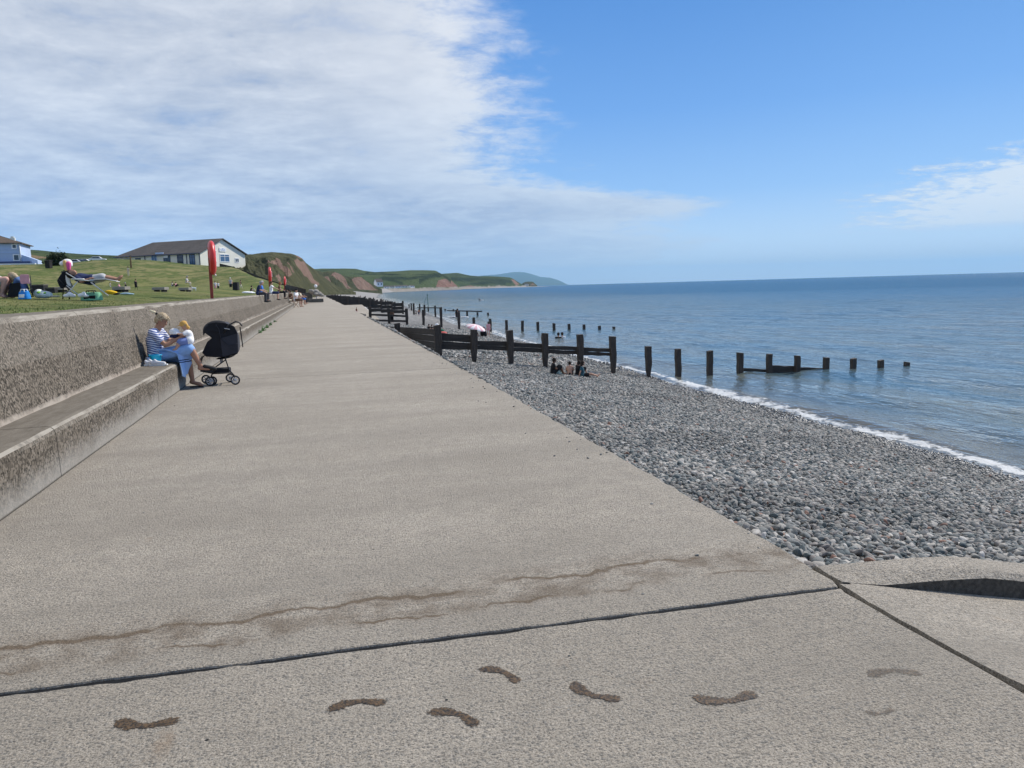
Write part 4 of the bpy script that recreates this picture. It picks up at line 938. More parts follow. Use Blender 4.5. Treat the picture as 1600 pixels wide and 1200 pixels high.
    # gable windows and sign
    def grect(x0, x1, y0, y1):
        a, b_ = ongable(x0, y0), ongable(x1, y1); return ((a[1]+b_[1])/2, (a[2]+b_[2])/2), abs(b_[1]-a[1]), abs(a[2]-b_[2])
    def frect(x0, x1, y0, y1):
        a, b_ = onfront(x0, y0), onfront(x1, y1); return ((a[0]+b_[0])/2, (a[2]+b_[2])/2), abs(b_[0]-a[0]), abs(a[2]-b_[2])
    c, w, h = grect(343.2, 358.6, 397.2, 409.3); frame_rect('w', c, w, h, 'g', M_white, 'transom', cross=1, glass=M_blueglass)
    c, w, h = grect(367, 373.2, 403.5, 409.8); frame_rect('w', c, w, h, 'g', M_white, cross=1)
    c, w, h = grect(342, 352.6, 387, 393.3); s_ = MB(); s_.box((-.08, c[0], c[1]), (.1, w, h)); sg = s_.build('sign_board', M_white, root)
    t_ = MB()
    for q in range(9): t_.box((-.14, c[0]+(q-4)*w*.082, c[1]-h*.08+.05*math.sin(q*1.7)), (.02, w*.05, h*(.14+.07*(q % 3))))
    t_.box((-.14, c[0], c[1]+h*.28), (.02, w*.22, h*.12)); t_.build('sign_lettering', plain('faded_blue_ink', (.25, .38, .60), .6), sg)
    # long front
    for (x0, x1, y0, y1, cr) in ((194, 203, 405.2, 410, 0), (212, 220, 404, 410, 0), (277, 286.5, 399, 412, 0), (296, 305, 398, 413, 1)):
        c, w, h = frect(x0, x1, y0, y1); frame_rect('w', c, w, h, 'f', M_navy, 'transom', cross=cr, glass=M_blueglass if x0 > 290 else M_glass)
    c, w, h = frect(236.5, 245.5, 398.5, 410); frame_rect('w', c, w, h, 'f', M_bluew, cross=1, glass=M_blueglass)
    c, w, h = frect(243, 256, 394.8, 397.9); s_ = MB(); s_.box((c[0], -sgn*.1, c[1]), (w, .12, h)); s_.build('sign_board', M_bluew, root)
    c, w, h = frect(255.6, 266.5, 400, 412); frame_rect('d', c, w, h, 'f', M_navy, cross=1, name='door', glass=M_glass)
    c, w, h = frect(256, 263, 399.6, 402.6); s_ = MB(); s_.box((c[0], -sgn*.12, c[1]), (w, .1, h)); s_.build('sign_board', M_white, root)
    pp = MB()
    for px in (227, 292, 313.3):
        x_ = onfront(px, 405)[0]; pp.tube([(max(x_, .15), -sgn*.1, .2), (max(x_, .15), -sgn*.1, H_)], .07, 8)
    pp.build('downpipe', M_navy, root)
    g_ = MB(); g_.box((L/2, -sgn*(o_+.06), zf-.06), (L+2*o_, .14, .14)); g_.build('gutter', M_navy, root)
    sk_ = MB()
    ex = onfront(219, 389)
    for (px, py, w_) in ((219, 389.3, 1.1), (212, 389.6, .6)):
        x_ = onfront(px, 395)[0]; k = .42; y_ = ry*k; z_ = H_+(rz-H_)*k
        pass
    pl_ = MB(); pl_.box((L/2, -sgn*.06, .9), (L*.55, .14, .35)); 
    return root
club()

# ------------------------------------------------------------------ pale blue house at the left edge
def house():
    D0 = 168.; Cn = at(33.5, 412, D0); base = Cn.z-.6; Lf = at(-60, 412, D0+2)
    ang = math.atan2(Lf.y-Cn.y, Lf.x-Cn.x)
    root = empty('house', (Cn.x, Cn.y, base), ang, 'pale blue two storey house with a brown hipped roof at the left edge', 'building')
    L = math.hypot(Lf.x-Cn.x, Lf.y-Cn.y); n_ = Vector((-math.sin(ang), math.cos(ang))); Rm = Matrix.Rotation(-ang, 2)
    dsg = 1 if n_.dot(Vector((Cn.x, Cn.y))) > 0 else -1     # +y local points away from the viewer when 1
    def F(px, py):
        v = ray(px, py); t = (Cn.x*n_.x+Cn.y*n_.y)/(v[0]*n_.x+v[1]*n_.y); q = Rm @ Vector((v[0]*t-Cn.x, v[1]*t-Cn.y)); return q.x, EYE+v[2]*t-base
    He = F(33.5, 380.6)[1]; Wd = 9*dsg
    b = MB(); b.box((L/2, Wd/2, He/2), (L, abs(Wd), He)); b.build('wall', M_bluew, root)
    o_ = .5; rz = F(0, 366.5)[1]; f = MB(); P = [(-o_, -dsg*o_, He), (L+o_, -dsg*o_, He), (L+o_, Wd+dsg*o_, He), (-o_, Wd+dsg*o_, He), (5., Wd/2, rz+.3), (L-4.5, Wd/2, rz+.3)]
    f.add(P+[(p[0], p[1], p[2]+.14) for p in P[:4]]+[(P[4][0], P[4][1], P[4][2]+.14), (P[5][0], P[5][1], P[5][2]+.14)], [(0, 3, 2, 1), (6, 7, 11, 10), (7, 8, 11), (8, 9, 10, 11), (9, 6, 10), (0, 1, 7, 6), (1, 2, 8, 7), (2, 3, 9, 8), (3, 0, 6, 9)])
    rf = f.build('roof', M_brownroof, root)
    c = F(15.5, 376); ch = MB(); ch.box((c[0], dsg*2.2, c[1]), (.8, .6, 1.3)); ch.box((c[0], dsg*2.2, c[1]+.75), (.5, .4, .3)); ch.build('chimney', M_render, rf)
    for (x0, x1, y0, y1) in ((18.6, 26.2, 381.7, 388.2), (20.8, 30.6, 398, 407), (-12, -4, 382, 389)):
        a, b_ = F(x0, y0), F(x1, y1); cx, cz, w, h = (a[0]+b_[0])/2, (a[1]+b_[1])/2, abs(a[0]-b_[0]), abs(a[1]-b_[1]); fr = MB(); y = -dsg*.05; t = .16
        fr.box((cx, y, cz+h/2), (w+t, .12, t)); fr.box((cx, y, cz-h/2), (w+t, .16, t))
        for q in (-1, 1): fr.box((cx+q*w/2, y, cz), (t, .12, h-t))
        if w > 1.2: fr.box((cx, y, cz), (.09, .1, h-t))
        wd = fr.build('window', M_white, root); gl = MB(); gl.box((cx, -dsg*.02, cz), (w-.05, .06, h-.05)); gl.build('pane', M_glass, wd)
    bd = MB()
    for y0 in (389.8, 395.6): a = F(10, y0); bd.box((L/2+.0, -dsg*.05, a[1]), (L, .1, .1))
    bd.build('string_course', M_navy if False else M_bluew, root)
    a = F(10, 410.6); k = MB(); k.box((L/2-.8, -dsg*.5, a[1]), (L+1.6, .9, .35)); k.build('plinth', M_navy, root)
    k = MB(); k.box((L/2-1.2, -dsg*.8, a[1]-.65), (L+2.4, 1.2, .9)); k.build('terrace_wall', M_white, root)
    k = MB(); x_ = F(31.3, 390)[0]; k.tube([(x_, -dsg*.1, .5), (x_, -dsg*.1, He-.1), (x_+.8, -dsg*.3, He)], .1, 8); k.build('downpipe', M_white, root)
    k = MB(); k.add([(0, 0, .2), (0, dsg*4, .2), (-2.6, dsg*4, .2), (-2.6, 0, .2), (0, 0, 2.3), (0, dsg*4, 2.3), (-2.6, dsg*4, 1.2), (-2.6, 0, 1.2)], [(0, 1, 2, 3), (4, 5, 6, 7), (0, 4, 7, 3), (1, 2, 6, 5), (2, 3, 7, 6), (0, 1, 5, 4)]); k.build('porch', M_bluew, root)
house()

# ------------------------------------------------------------------ rock boulders, blocks and lamp at the far end of the promenade
M_block = plain('block_concrete', (.10, .095, .085), .9, .35, 1.5, .03, bscale=10)
M_rock = plain('grey_rock', (.27, .25, .22), .9, .3, 1.2, .08, bscale=5)
f = MB(); a = at(481, 461.5, 118); b_ = at(505, 463.5, 118); f.box(((a.x+b_.x)/2, a.y, .35), (abs(b_.x-a.x), 3, .5)); 
w_ = f.build('low_wall', M_block); w_.modifiers.new('bevel', 'BEVEL').width = .04; tag(w_, 'low dark concrete step closing the far end of the promenade', 'wall')
f = MB(); a = at(474, 458, 130); b_ = at(488, 458, 130); f.box(((a.x+b_.x)/2, a.y, .8), (abs(b_.x-a.x), 2, 1.5))
w_ = f.build('concrete_block', M_block); w_.modifiers.new('bevel', 'BEVEL').width = .06; tag(w_, 'dark boxy concrete block behind the low step at the promenade end', 'block')
def boulder(p, r, seed):
    b = MB(); r *= .85; b.ell((0, 0, 0), (r, r*.8, r*.55), nu=18, nv=12); v = np.array(b.v); d_ = fbm(v[:, 0]*1.6/r+seed*3, v[:, 1]*1.6/r+v[:, 2]*2.3/r, 3, seed)[:, None]
    v = v*(1+d_*.35); b.v = [tuple(x) for x in v]; o = b.build('boulder', M_rock); o.location = p; o.rotation_euler = (0, 0, seed*1.3); return o
bl = [('pale boulder just right of the dark concrete block', 489.5, 456, .75), ('largest pale boulder in the heap behind the low step', 492.5, 455, .95), ('boulder at the right shoulder of the rock heap', 497, 457.5, .7), ('rounded boulder low in the middle of the rock heap', 494, 459, .6), ('boulder at the right foot of the rock heap', 500.5, 459.5, .55), ('small boulder by the edge of the promenade end', 503.5, 461, .4), ('flat boulder on top of the heap, left side', 486.5, 453.8, .6)]
for k, (lb, px, py, r) in enumerate(bl): tag(boulder(at(px, py+1.0, 128-k*.6), r, k+3), lb, 'rock', 'boulders heaped at the far end of the promenade')
lr = empty('globe_lamp', tuple(at(494, 461, 140)), label='white globe lamp on a thin pole above the rock heap', cat='lamp')
z0 = lr.location.z; zt = at(494, 447, 140).z-z0
f = MB(); f.tube([(0, 0, -2), (0, 0, zt-.2)], .05, 8); f.build('pole', M_navy, lr); f = MB(); f.ell((0, 0, zt), (.28, .28, .28)); f.build('globe', M_white, lr)

# ------------------------------------------------------------------ far cottage, village houses, sheds, cars
def small_house(px, py, D, w, dp, h, roof, rz, label, cat='building', mw=None, mr=None, name='cottage', nwin=2):
    p = at(px, py, D); r_ = empty(name, (p.x, p.y, p.z-.4), rz, label, cat); b = MB(); b.add([(-w/2, -dp/2, 0), (w/2, -dp/2, 0), (w/2, dp/2, 0), (-w/2, dp/2, 0), (-w/2, -dp/2, h), (w/2, -dp/2, h), (w/2, dp/2, h), (-w/2, dp/2, h), (-w/2, 0, h+roof*.98), (w/2, 0, h+roof*.98)],
        [(0, 1, 5, 4), (1, 2, 6, 9, 5), (2, 3, 7, 6), (3, 0, 4, 8, 7)]); b.build('wall', mw or M_white, r_)
    f = MB(); e = .35 if w > 2 else .06; k = roof*e/(dp/2)
    vs = [(-w/2-e, -dp/2-e, h-k), (w/2+e, -dp/2-e, h-k), (w/2+e, dp/2+e, h-k), (-w/2-e, dp/2+e, h-k), (-w/2-e, 0, h+roof), (w/2+e, 0, h+roof)]
    f.add(vs+[(v[0], v[1], v[2]+.2) for v in vs], [(0, 4, 5, 1), (3, 2, 5, 4), (6, 7, 11, 10), (8, 9, 10, 11), (0, 1, 7, 6), (2, 3, 9, 8), (1, 5, 11, 7), (5, 2, 8, 11), (0, 6, 10, 4), (4, 10, 9, 3)]); f.build('roof', mr or M_slate, r_)
    for q in range(nwin):
        x_ = (q+.5-nwin/2)*w/nwin; wn = MB(); wn.box((x_, -dp/2-.02, h*.55), (w*.16, .08, h*.32)); wn.build('window', M_glass, r_)
    return r_
small_house(591.5, 447.5, 820, 7, 7, 5.0, 3.2, R(20), 'white gabled cottage at the foot of the far red cliff')
for k, (px, py, D, w, lb) in enumerate(((604, 450.3, 1050, 7, 'leftmost low chalet behind the far curve of the beach'), (612, 450.2, 1080, 6, 'small chalet second from the left behind the far beach'), (621, 449.8, 1120, 9, 'low chalet in the middle of the row behind the far beach'), (631, 449.2, 1150, 12, 'widest pale chalet of the row behind the far beach'), (643, 449.0, 1180, 8, 'rightmost chalet of the row behind the far beach'))):
    small_house(px, py, D, w, 5, 2.5, 1.2, R(10*k), lb, mw=M_white if k % 2 == 0 else M_render, name='chalet').__setitem__('group', 'chalets behind the far beach')
small_house(823, 446.3, 2880, 14, 8, 5, 3, 0, 'tiny white house on the tip of the headland')
M_shed = plain('tarred_boards', (.022, .02, .019), .8, .3, 4, .01)
p = at(76.5, 418, 150); sh = small_house(76.5, 418, 150, .8, .7, 1.35, .05, R(-20), 'black hut beside the dark bush on the bank', mw=M_shed, mr=M_shed, name='binstore', nwin=0)  # a bin store, built as a tiny roofed box
def car(px, py, D, rz, col, label):
    p = at(px, py, D); r_ = empty('parked_car', tuple(p), rz, label, 'car', 'cars parked below the fields')
    m = plain('car_paint', col, .3, .03, 3, .0005, .5); b = MB()
    prof = [(-2.1, .3), (-2.1, .85), (-1.9, .95), (-1.5, 1.0), (-1.0, 1.42), (.5, 1.45), (1.1, .98), (1.95, .85), (2.1, .6), (2.1, .3)]
    b.add([(x, -.85, z) for x, z in prof]+[(x, .85, z) for x, z in prof], [tuple(range(10))[::-1], tuple(range(10, 20))]+[(i, (i+1) % 10, (i+1) % 10+10, i+10) for i in range(10)]); b.build('body', m, r_, bevel=.06)
    g_ = MB()
    for s in (-1, 1): g_.add([(-1.35, s*.86, 1.0), (-.95, s*.86, 1.36), (.45, s*.86, 1.38), (.9, s*.86, 1.0)], [(0, 1, 2, 3)])
    g_.build('side_window', M_glass, r_)
    for x in (-1.3, 1.3):
        for s in (-.8, .8): w_ = MB(); w_.tube([(x, s-.1, .32), (x, s+.1, .32)], .32, 14); w_.build('wheel', M_shed, r_)
car(118, 415, 215, R(5), (.6, .6, .62), 'silver car nearest the bush at the left end of the parked row')
car(125, 414.5, 217, R(12), (.12, .14, .2), 'dark car between the silver and the pale cars of the parked row')
car(133, 414, 220, R(2), (.75, .75, .75), 'white car right of the dark car in the parked row')
car(153, 409.8, 230, R(4), (.8, .8, .8), 'white car farthest right, just over the brow of the bank')
def bush(px, py, D, rx, rz_, label, n=2600):
    p = at(px, py, D); r_ = empty('bush', tuple(p), 0, label, 'bush'); rr = np.random.default_rng(int(px)); V = []; F_ = []
    cl = rr.normal(0, 1, (26, 3)); cl /= np.linalg.norm(cl, axis=1)[:, None]; cl *= rr.uniform(.3, .85, 26)[:, None]; cl[:, 2] = np.abs(cl[:, 2])
    for i in range(n):
        c = cl[rr.integers(26)]+rr.normal(0, .17, 3); q = np.array([c[0]*rx, c[1]*rx*.7, max(.02, c[2]*rz_)]); a = rr.normal(0, .14, (3, 3)); k = len(V)
        V += [tuple(q+a[0]), tuple(q+a[1]), tuple(q+a[2])]; F_.append((k, k+1, k+2))
    b = MB(); b.add(V, F_); b.build('foliage', plain('bush_leaves', (.03, .045, .018), .8, .5, 2, .001), r_)
    s = MB(); 
    for q in range(4): s.tube([(0, 0, -.2), (rr.normal(0, .3*rx), rr.normal(0, .2*rx), rz_*.6)], [.07, .03], 6)
    s.build('stem', M_shed, r_); return r_
bush(91, 414.5, 158, 2.4, 2.3, 'dark spreading bush beside the black hut')
bush(82.5, 414, 160, 1.3, 1.6, 'smaller dark bush between the hut and the spreading bush', 1200)

# ------------------------------------------------------------------ figures
M_skin = plain('skin', (.52, .30, .21), .55, .10, 6, .001); M_tan = plain('tanned_skin', (.40, .21, .135), .5, .10, 6, .001); M_pink = plain('flushed_skin', (.62, .36, .29), .55, .12, 5, .001)
M_sh = M_dshoe = plain('black_rubber', (.015, .015, .016), .6, .2, 8, .001)
M_eye = plain('eye_dark', (.02, .018, .016), .3, .1, 8, .0005); M_lip = plain('lips', (.36, .13, .11), .5, .1, 8, .0005)
_cm = {}
def cloth(name, col, r=.85):
    if name not in _cm: _cm[name] = plain(name, col, r, .16, 7, .006, bscale=14)
    return _cm[name]
V3 = lambda *a: Vector(a)
def remesh(o, vox, sm=4):
    m = o.modifiers.new('remesh', 'REMESH'); m.mode = 'VOXEL'; m.voxel_size = vox; m.use_smooth_shade = True
    if sm: s = o.modifiers.new('smooth', 'SMOOTH'); s.iterations = sm; s.factor = .5
def frame_of(f, u=Vector((0, 0, 1))):
    f = f.normalized(); l = u.cross(f).normalized(); u = f.cross(l); return Matrix(((f.x, l.x, u.x), (f.y, l.y, u.y), (f.z, l.z, u.z)))
def human(root, J, k=1., skin=M_skin, shirt=None, sleeve=.55, bottom=None, leg=.45, skirt=False, hair=None, hairlen=0., shoes=None, vox=.022, face=None, detail=False, fat=1., hat=None, curl=.5):
    """J: joints in the root's local frame"""
    def seg(mb, a, b, r0, r1): mb.cap(a, b, r0*k*fat if True else r0, r1*k*fat)
    hea = J['hea']; nec = J['nec']; fd = (face or V3(1, 0, 0)).normalized(); hm_ = frame_of(fd, (hea-nec).normalized() if (hea-nec).length > .01 else V3(0, 0, 1)); HM = Matrix.Translation(hea) @ hm_.to_4x4()
    def torso(mb, e):
        seg(mb, J['hiL'], J['hiR'], .115+e, .115+e); mid = (J['pel']+J['che'])/2
        lr = (J['shL']-J['shR'])*.5
        for s in (-1, 1):
            seg(mb, J['pel']+(J['hiL']-J['hiR'])*.38*s, mid+lr*.28*s, .108+e, .10+e); seg(mb, mid+lr*.28*s, J['che']+lr*.42*s, .10+e, .105+e); seg(mb, J['che']+lr*.42*s, (J['shL'] if s > 0 else J['shR'])-lr*.1*s, .09+e, .062+e)
        seg(mb, J['pel'], J['che'], .115+e, .115+e); seg(mb, J['shL']*.85+J['shR']*.15, J['shR']*.85+J['shL']*.15, .058+e, .058+e)
    b = MB(); torso(b, 0); seg(b, J['nec'].lerp(J['che'], .3), hea, .058, .052)
    b.ell((0, 0, .01*k), (.093*k, .074*k, .112*k), HM); b.ell((.022*k, 0, -.06*k), (.062*k, .054*k, .056*k), HM); b.ell((.098*k, 0, -.018*k), (.020*k, .013*k, .022*k), HM, 8, 6)
    for s in (-1, 1): b.ell((-.01*k, s*.076*k, -.012*k), (.020*k, .012*k, .030*k), HM, 8, 6)
    for s in 'LR':
        seg(b, J['sh'+s], J['el'+s], .052, .039); seg(b, J['el'+s], J['wr'+s], .040, .026)
        d = (J['wr'+s]-J['el'+s]).normalized(); d = (J.get('ha'+s, d)).normalized(); w = (J['shL']-J['shR']).normalized(); w = (w-d*w.dot(d)).normalized() if abs(w.dot(d)) < .95 else d.orthogonal().normalized(); nrm = d.cross(w)
        wr = J['wr'+s]; pk = wr+d*.075*k
        b.cap(wr, wr+d*.03*k, .026*k, .03*k)
        for q in range(4):
            o_ = w*((q-1.5)*.019*k); p0 = wr+d*.03*k+o_*.7; p1 = pk+o_; L_ = (.038, .045, .042, .032)[q]*k; p2 = p1+d*L_*.6-nrm*curl*.012*k; p3 = p2+d*L_*.45-nrm*curl*.026*k
            b.cap(p0, p1, .016*k, .0125*k, 8); b.cap(p1, p2, .0105*k, .0095*k, 8); b.cap(p2, p3, .0095*k, .008*k, 8)
        t0 = wr+d*.018*k+w*.022*k*(1 if s == 'R' else -1); t1 = t0+d*.03*k+w*.026*k*(1 if s == 'R' else -1); b.cap(t0, t1, .014*k, .011*k, 8); b.cap(t1, t1+d*.028*k, .011*k, .009*k, 8)
        seg(b, J['hi'+s], J['kn'+s], .088, .056); kn, an = J['kn'+s], J['an'+s]; ca = kn.lerp(an, .3); seg(b, kn, ca, .055, .056); seg(b, ca, an, .056, .036)
        an_, to = J['an'+s], J['to'+s]; heel = an_+(an_-to)*.25; b.cap(an_, heel*.6+an_*.4-V3(0, 0, .03*k), .036*k, .034*k); b.cap(heel*.5+an_*.5-V3(0, 0, .035*k), to.lerp(an_, .25), .033*k, .034*k); b.cap(to.lerp(an_, .3), to, .036*k, .022*k)
    body = b.build('body', skin, root); remesh(body, vox, 3 if vox > .012 else 5)
    if shirt:
        b = MB(); torso(b, .012)
        for s in 'LR':
            e = J['sh'+s].lerp(J['el'+s], min(1, sleeve)); seg(b, J['sh'+s], e, .066, .066-.016*min(1, sleeve))
            if sleeve > 1: seg(b, J['el'+s], J['el'+s].lerp(J['wr'+s], min(1, sleeve-1)), .052, .038)
        seg(b, J['che'], J['nec'].lerp(J['che'], .25), .10, .062); o = b.build('shirt', shirt, root); remesh(o, max(vox, .012), 4)
    if bottom:
        b = MB(); e = .016; seg(b, J['hiL'], J['hiR'], .125, .125); seg(b, J['pel'], J['pel'].lerp(J['che'], .22), .128, .118)
        for s in 'LR':
            f = min(1., leg*2); seg(b, J['hi'+s], J['hi'+s].lerp(J['kn'+s], f), .104, .104-.022*f+(.02 if leg <= .5 else 0))
            if leg > .5: g2 = (leg-.5)*2; seg(b, J['kn'+s], J['kn'+s].lerp(J['an'+s], g2), .078, .062)
        if skirt:
            for q in (.2, .5, .8): seg(b, J['hiL'].lerp(J['hiR'], q), J['knL'].lerp(J['knR'], q), .11, .09)
        o = b.build('skirt' if skirt else ('shorts' if leg <= .5 else 'trousers'), bottom, root); remesh(o, max(vox, .012), 4)
    if shoes:
        for s in 'LR':
            b = MB(); an_, to = J['an'+s], J['to'+s]; heel = an_+(an_-to)*.3-V3(0, 0, .035*k); b.cap(heel, to.lerp(an_, .3)-V3(0, 0, .01*k), .042*k, .044*k); b.cap(to.lerp(an_, .3)-V3(0, 0, .01*k), to, .044*k, .034*k); o = b.build('shoe', shoes, root); remesh(o, max(vox*.7, .01), 2)
    if hair:
        b = MB(); b.ell((-.012*k, 0, .02*k), (.104*k, .086*k, .118*k), HM, 24, 16)
        if hairlen: b.ell((-.06*k, 0, -.07*k*hairlen), (.055*k, .075*k, .10*k*hairlen+.03*k), HM, 16, 10)
        iv = HM.inverted(); keep = []
        for f_, m_, s_ in zip(b.f, b.mi, b.sm):
            c = iv @ (sum((Vector(b.v[i]) for i in f_), Vector())/len(f_))
            if (c.x > .03*k and c.z < .052*k) or (c.x > -.015*k and c.z < -.01*k and not hairlen) or (c.z < -.06*k and not hairlen): continue
            keep.append(f_)
        b.f = keep; b.mi = [0]*len(keep); b.sm = [True]*len(keep); o = b.build('hair', hair, root); so_ = o.modifiers.new('solid', 'SOLIDIFY'); so_.thickness = .014*k; so_.offset = 0
    if detail:
        b = MB()
        for s in (-1, 1): b.ell((.084*k, s*.031*k, .012*k), (.010*k, .013*k, .007*k), HM, 8, 6)
        b.build('eyes', M_eye, root); b = MB(); b.ell((.079*k, 0, -.062*k), (.012*k, .022*k, .007*k), HM, 10, 6); b.build('lips', M_lip, root)
    if hat is not None:
        kind, m_ = hat; b = MB()
        if kind == 'cap':
            b.ell((-.005*k, 0, .055*k), (.108*k, .092*k, .085*k), HM, 20, 12); b.ell((.10*k, 0, .045*k), (.075*k, .07*k, .012*k), HM, 14, 8)
        elif kind == 'sun':
            b.ell((-.005*k, 0, .06*k), (.108*k, .092*k, .085*k), HM, 20, 12); b.ell((0, 0, .035*k), (.175*k, .16*k, .014*k), HM, 22, 8)
        elif kind == 'flap':
            b.ell((-.004*k, 0, .05*k), (.116*k, .102*k, .10*k), HM, 20, 12); b.ell((.115*k, 0, .045*k), (.075*k, .075*k, .012*k), HM, 14, 8); b.ell((-.07*k, 0, -.03*k), (.05*k, .10*k, .10*k), HM, 14, 8); b.ell((-.10*k, 0, -.10*k), (.045*k, .10*k, .05*k), HM, 14, 8)
        o = b.build('hat', m_, root); remesh(o, .01*max(k, .6) if vox < .02 else .016, 2)
    return body
def mirror(J): return J
def pose(kind, k=1., **ov):
    """standard joint sets, facing +x, y to the left, origin on the ground / below the seat"""
    if kind in ('stand', 'walk', 'stroll'):
        J = dict(pel=(0, 0, .95), che=(.01, 0, 1.27), nec=(.0, 0, 1.46), hea=(.03, 0, 1.62), shL=(0, .18, 1.40), shR=(0, -.18, 1.40), elL=(-.03, .24, 1.13), elR=(-.03, -.24, 1.13), wrL=(.06, .25, .90), wrR=(.06, -.25, .90),
                 hiL=(0, .09, .92), hiR=(0, -.09, .92), knL=(.02, .10, .50), knR=(.02, -.10, .50), anL=(0, .10, .08), anR=(0, -.10, .08), toL=(.16, .12, .03), toR=(.16, -.12, .03))
        if kind == 'walk':
            J.update(knL=(.17, .10, .52), anL=(.25, .10, .10), toL=(.40, .11, .07), knR=(-.03, -.10, .50), anR=(-.30, -.10, .14), toR=(-.17, -.11, .04), elL=(-.14, .23, 1.16), wrL=(-.10, .24, .92), elR=(.08, -.23, 1.14), wrR=(.24, -.22, .98), che=(.04, 0, 1.27), nec=(.05, 0, 1.46), hea=(.08, 0, 1.62))
    elif kind == 'sit':
        J = dict(pel=(0, 0, .12), che=(.05, 0, .44), nec=(.08, 0, .62), hea=(.13, 0, .77), shL=(.06, .18, .56), shR=(.06, -.18, .56), elL=(.14, .23, .32), elR=(.14, -.23, .32), wrL=(.36, .14, .24), wrR=(.36, -.14, .24),
                 hiL=(.02, .10, .10), hiR=(.02, -.10, .10), knL=(.44, .12, .08), knR=(.44, -.12, .08), anL=(.42, .12, -.36), anR=(.42, -.12, -.36), toL=(.57, .13, -.41), toR=(.57, -.13, -.41))
    elif kind == 'ground':
        J = dict(pel=(0, 0, .11), che=(.03, 0, .42), nec=(.06, 0, .59), hea=(.11, 0, .74), shL=(.05, .18, .54), shR=(.05, -.18, .54), elL=(.14, .24, .32), elR=(.14, -.24, .32), wrL=(.34, .12, .36), wrR=(.34, -.12, .36),
                 hiL=(.03, .10, .11), hiR=(.03, -.10, .11), knL=(.40, .14, .42), knR=(.40, -.14, .42), anL=(.56, .12, .07), anR=(.56, -.12, .07), toL=(.72, .13, .04), toR=(.72, -.13, .04))
    elif kind == 'ground_flat':
        J = dict(pel=(0, 0, .11), che=(-.04, 0, .42), nec=(-.03, 0, .59), hea=(.02, 0, .75), shL=(-.04, .18, .54), shR=(-.04, -.18, .54), elL=(-.12, .25, .32), elR=(-.12, -.25, .32), wrL=(-.20, .26, .08), wrR=(-.20, -.26, .08),
                 hiL=(.03, .10, .11), hiR=(.03, -.10, .11), knL=(.44, .16, .14), knR=(.44, -.12, .20), anL=(.82, .16, .07), anR=(.80, -.10, .07), toL=(.92, .18, .16), toR=(.90, -.12, .16))
    J.update(ov); return {q: Vector(v)*k for q, v in J.items()}
def hit(px, py, fn, d0=8, d1=260, n=3000):
    """first meeting of a line of sight with a ground surface"""
    v = ray(px, py); h = math.hypot(v[0], v[1]); T_ = np.linspace(d0, d1, n)/h; X = v[0]*T_; Y = v[1]*T_; Z = EYE+v[2]*T_; G_ = fn(X, Y); i = np.argmax(Z <= G_) if (Z <= G_).any() else n-1
    return Vector((X[i], Y[i], float(G_[i])))
lz = lambda X, Y: np.where(X < -3.56, lawn_z(X, Y)[0], -9.)
bz = lambda X, Y: np.where(X > 2.6, np.maximum(beach_z(X, Y), SEA), -9.)
def person(label, p, rz, kind, k=1., group=None, ov=None, **kw):
    r_ = empty('person', tuple(p), rz, label, 'person', group); human(r_, pose(kind, k, **(ov or {})), k, **kw); return r_
def hfit(p, py_top, h):       # scale that makes a height h reach up to a given pixel row
    v = p-V3(0, 0, EYE); dep = Vector(cF).dot(v); pxh = (600-FPX*Vector(cU).dot(v)/dep)-py_top; return pxh*dep/FPX/h
blond = cloth('blond_hair', (.50, .38, .22)); dark = cloth('dark_hair', (.025, .018, .014)); grey = cloth('grey_hair', (.34, .33, .32)); brownh = cloth('brown_hair', (.10, .055, .03)); redh = cloth('auburn_hair', (.30, .13, .05))
c_white = cloth('white_cotton', (.80, .80, .80)); c_navy = cloth('navy_cotton', (.018, .028, .085)); c_blue = cloth('bright_blue_cotton', (.04, .16, .52)); c_black = cloth('black_cotton', (.014, .014, .016)); c_grey = cloth('charcoal_trousers', (.05, .05, .055)); c_pink = cloth('pink_cotton', (.70, .34, .38)); c_cream = cloth('cream_cotton', (.62, .55, .42)); c_lgrey = cloth('light_grey_cotton', (.42, .42, .42)); c_teal = cloth('dark_teal_cotton', (.03, .09, .12)); c_denim = cloth('blue_denim', (.08, .15, .32)); c_brown = cloth('brown_cotton', (.16, .09, .055))

def hair_mat(name, lo, hi):
    m, g = newmat(name); o = g.obj(); n = g.noise(g.mapv(o, (14, 60, 30), rot=(0, R(25), 0)), 2.2, 4, .7, .4)
    finish(g, g.mix(g.rng(n, .38, .62), C4(*lo), C4(*hi)), .55, g.bump(n, 1., .006), .4); return m
blond = hair_mat('streaked_blond_hair', (.17, .105, .05), (.62, .50, .32))
# --- the woman on the seat (joints read in the photograph, set at their real distance)
WY = 14.2
def wp(px, py, dy=0.): return ony(px, py, WY+dy)
wr_root = empty('person', (-2.6, WY, .47), label='blonde woman in a striped T-shirt sitting on the concrete seat with a toddler', cat='person')
o0 = Vector(wr_root.location)
def L(px, py, dy=0.): return wp(px, py, dy)-o0
Jw = dict(pel=L(243, 555), che=L(242, 531), nec=L(244.5, 514), hea=L(252.3, 501.5), shR=L(237.5, 520, -.15), shL=L(250, 516.5, .16), elR=L(258.5, 539.5, -.20), elL=L(266, 534, .17), wrR=L(283.5, 526.5, -.12), wrL=L(286, 523, .10),
          hiR=L(245, 556, -.09), hiL=L(247, 556, .10), knR=L(297.5, 544, -.08), anR=L(314, 573, -.05), toR=L(329, 576.5, -.02), knL=L(293, 558, .12), anL=L(301, 595, .16), toL=L(316, 602, .12), haR=V3(.9, .2, .35), haL=V3(.9, -.2, .1))
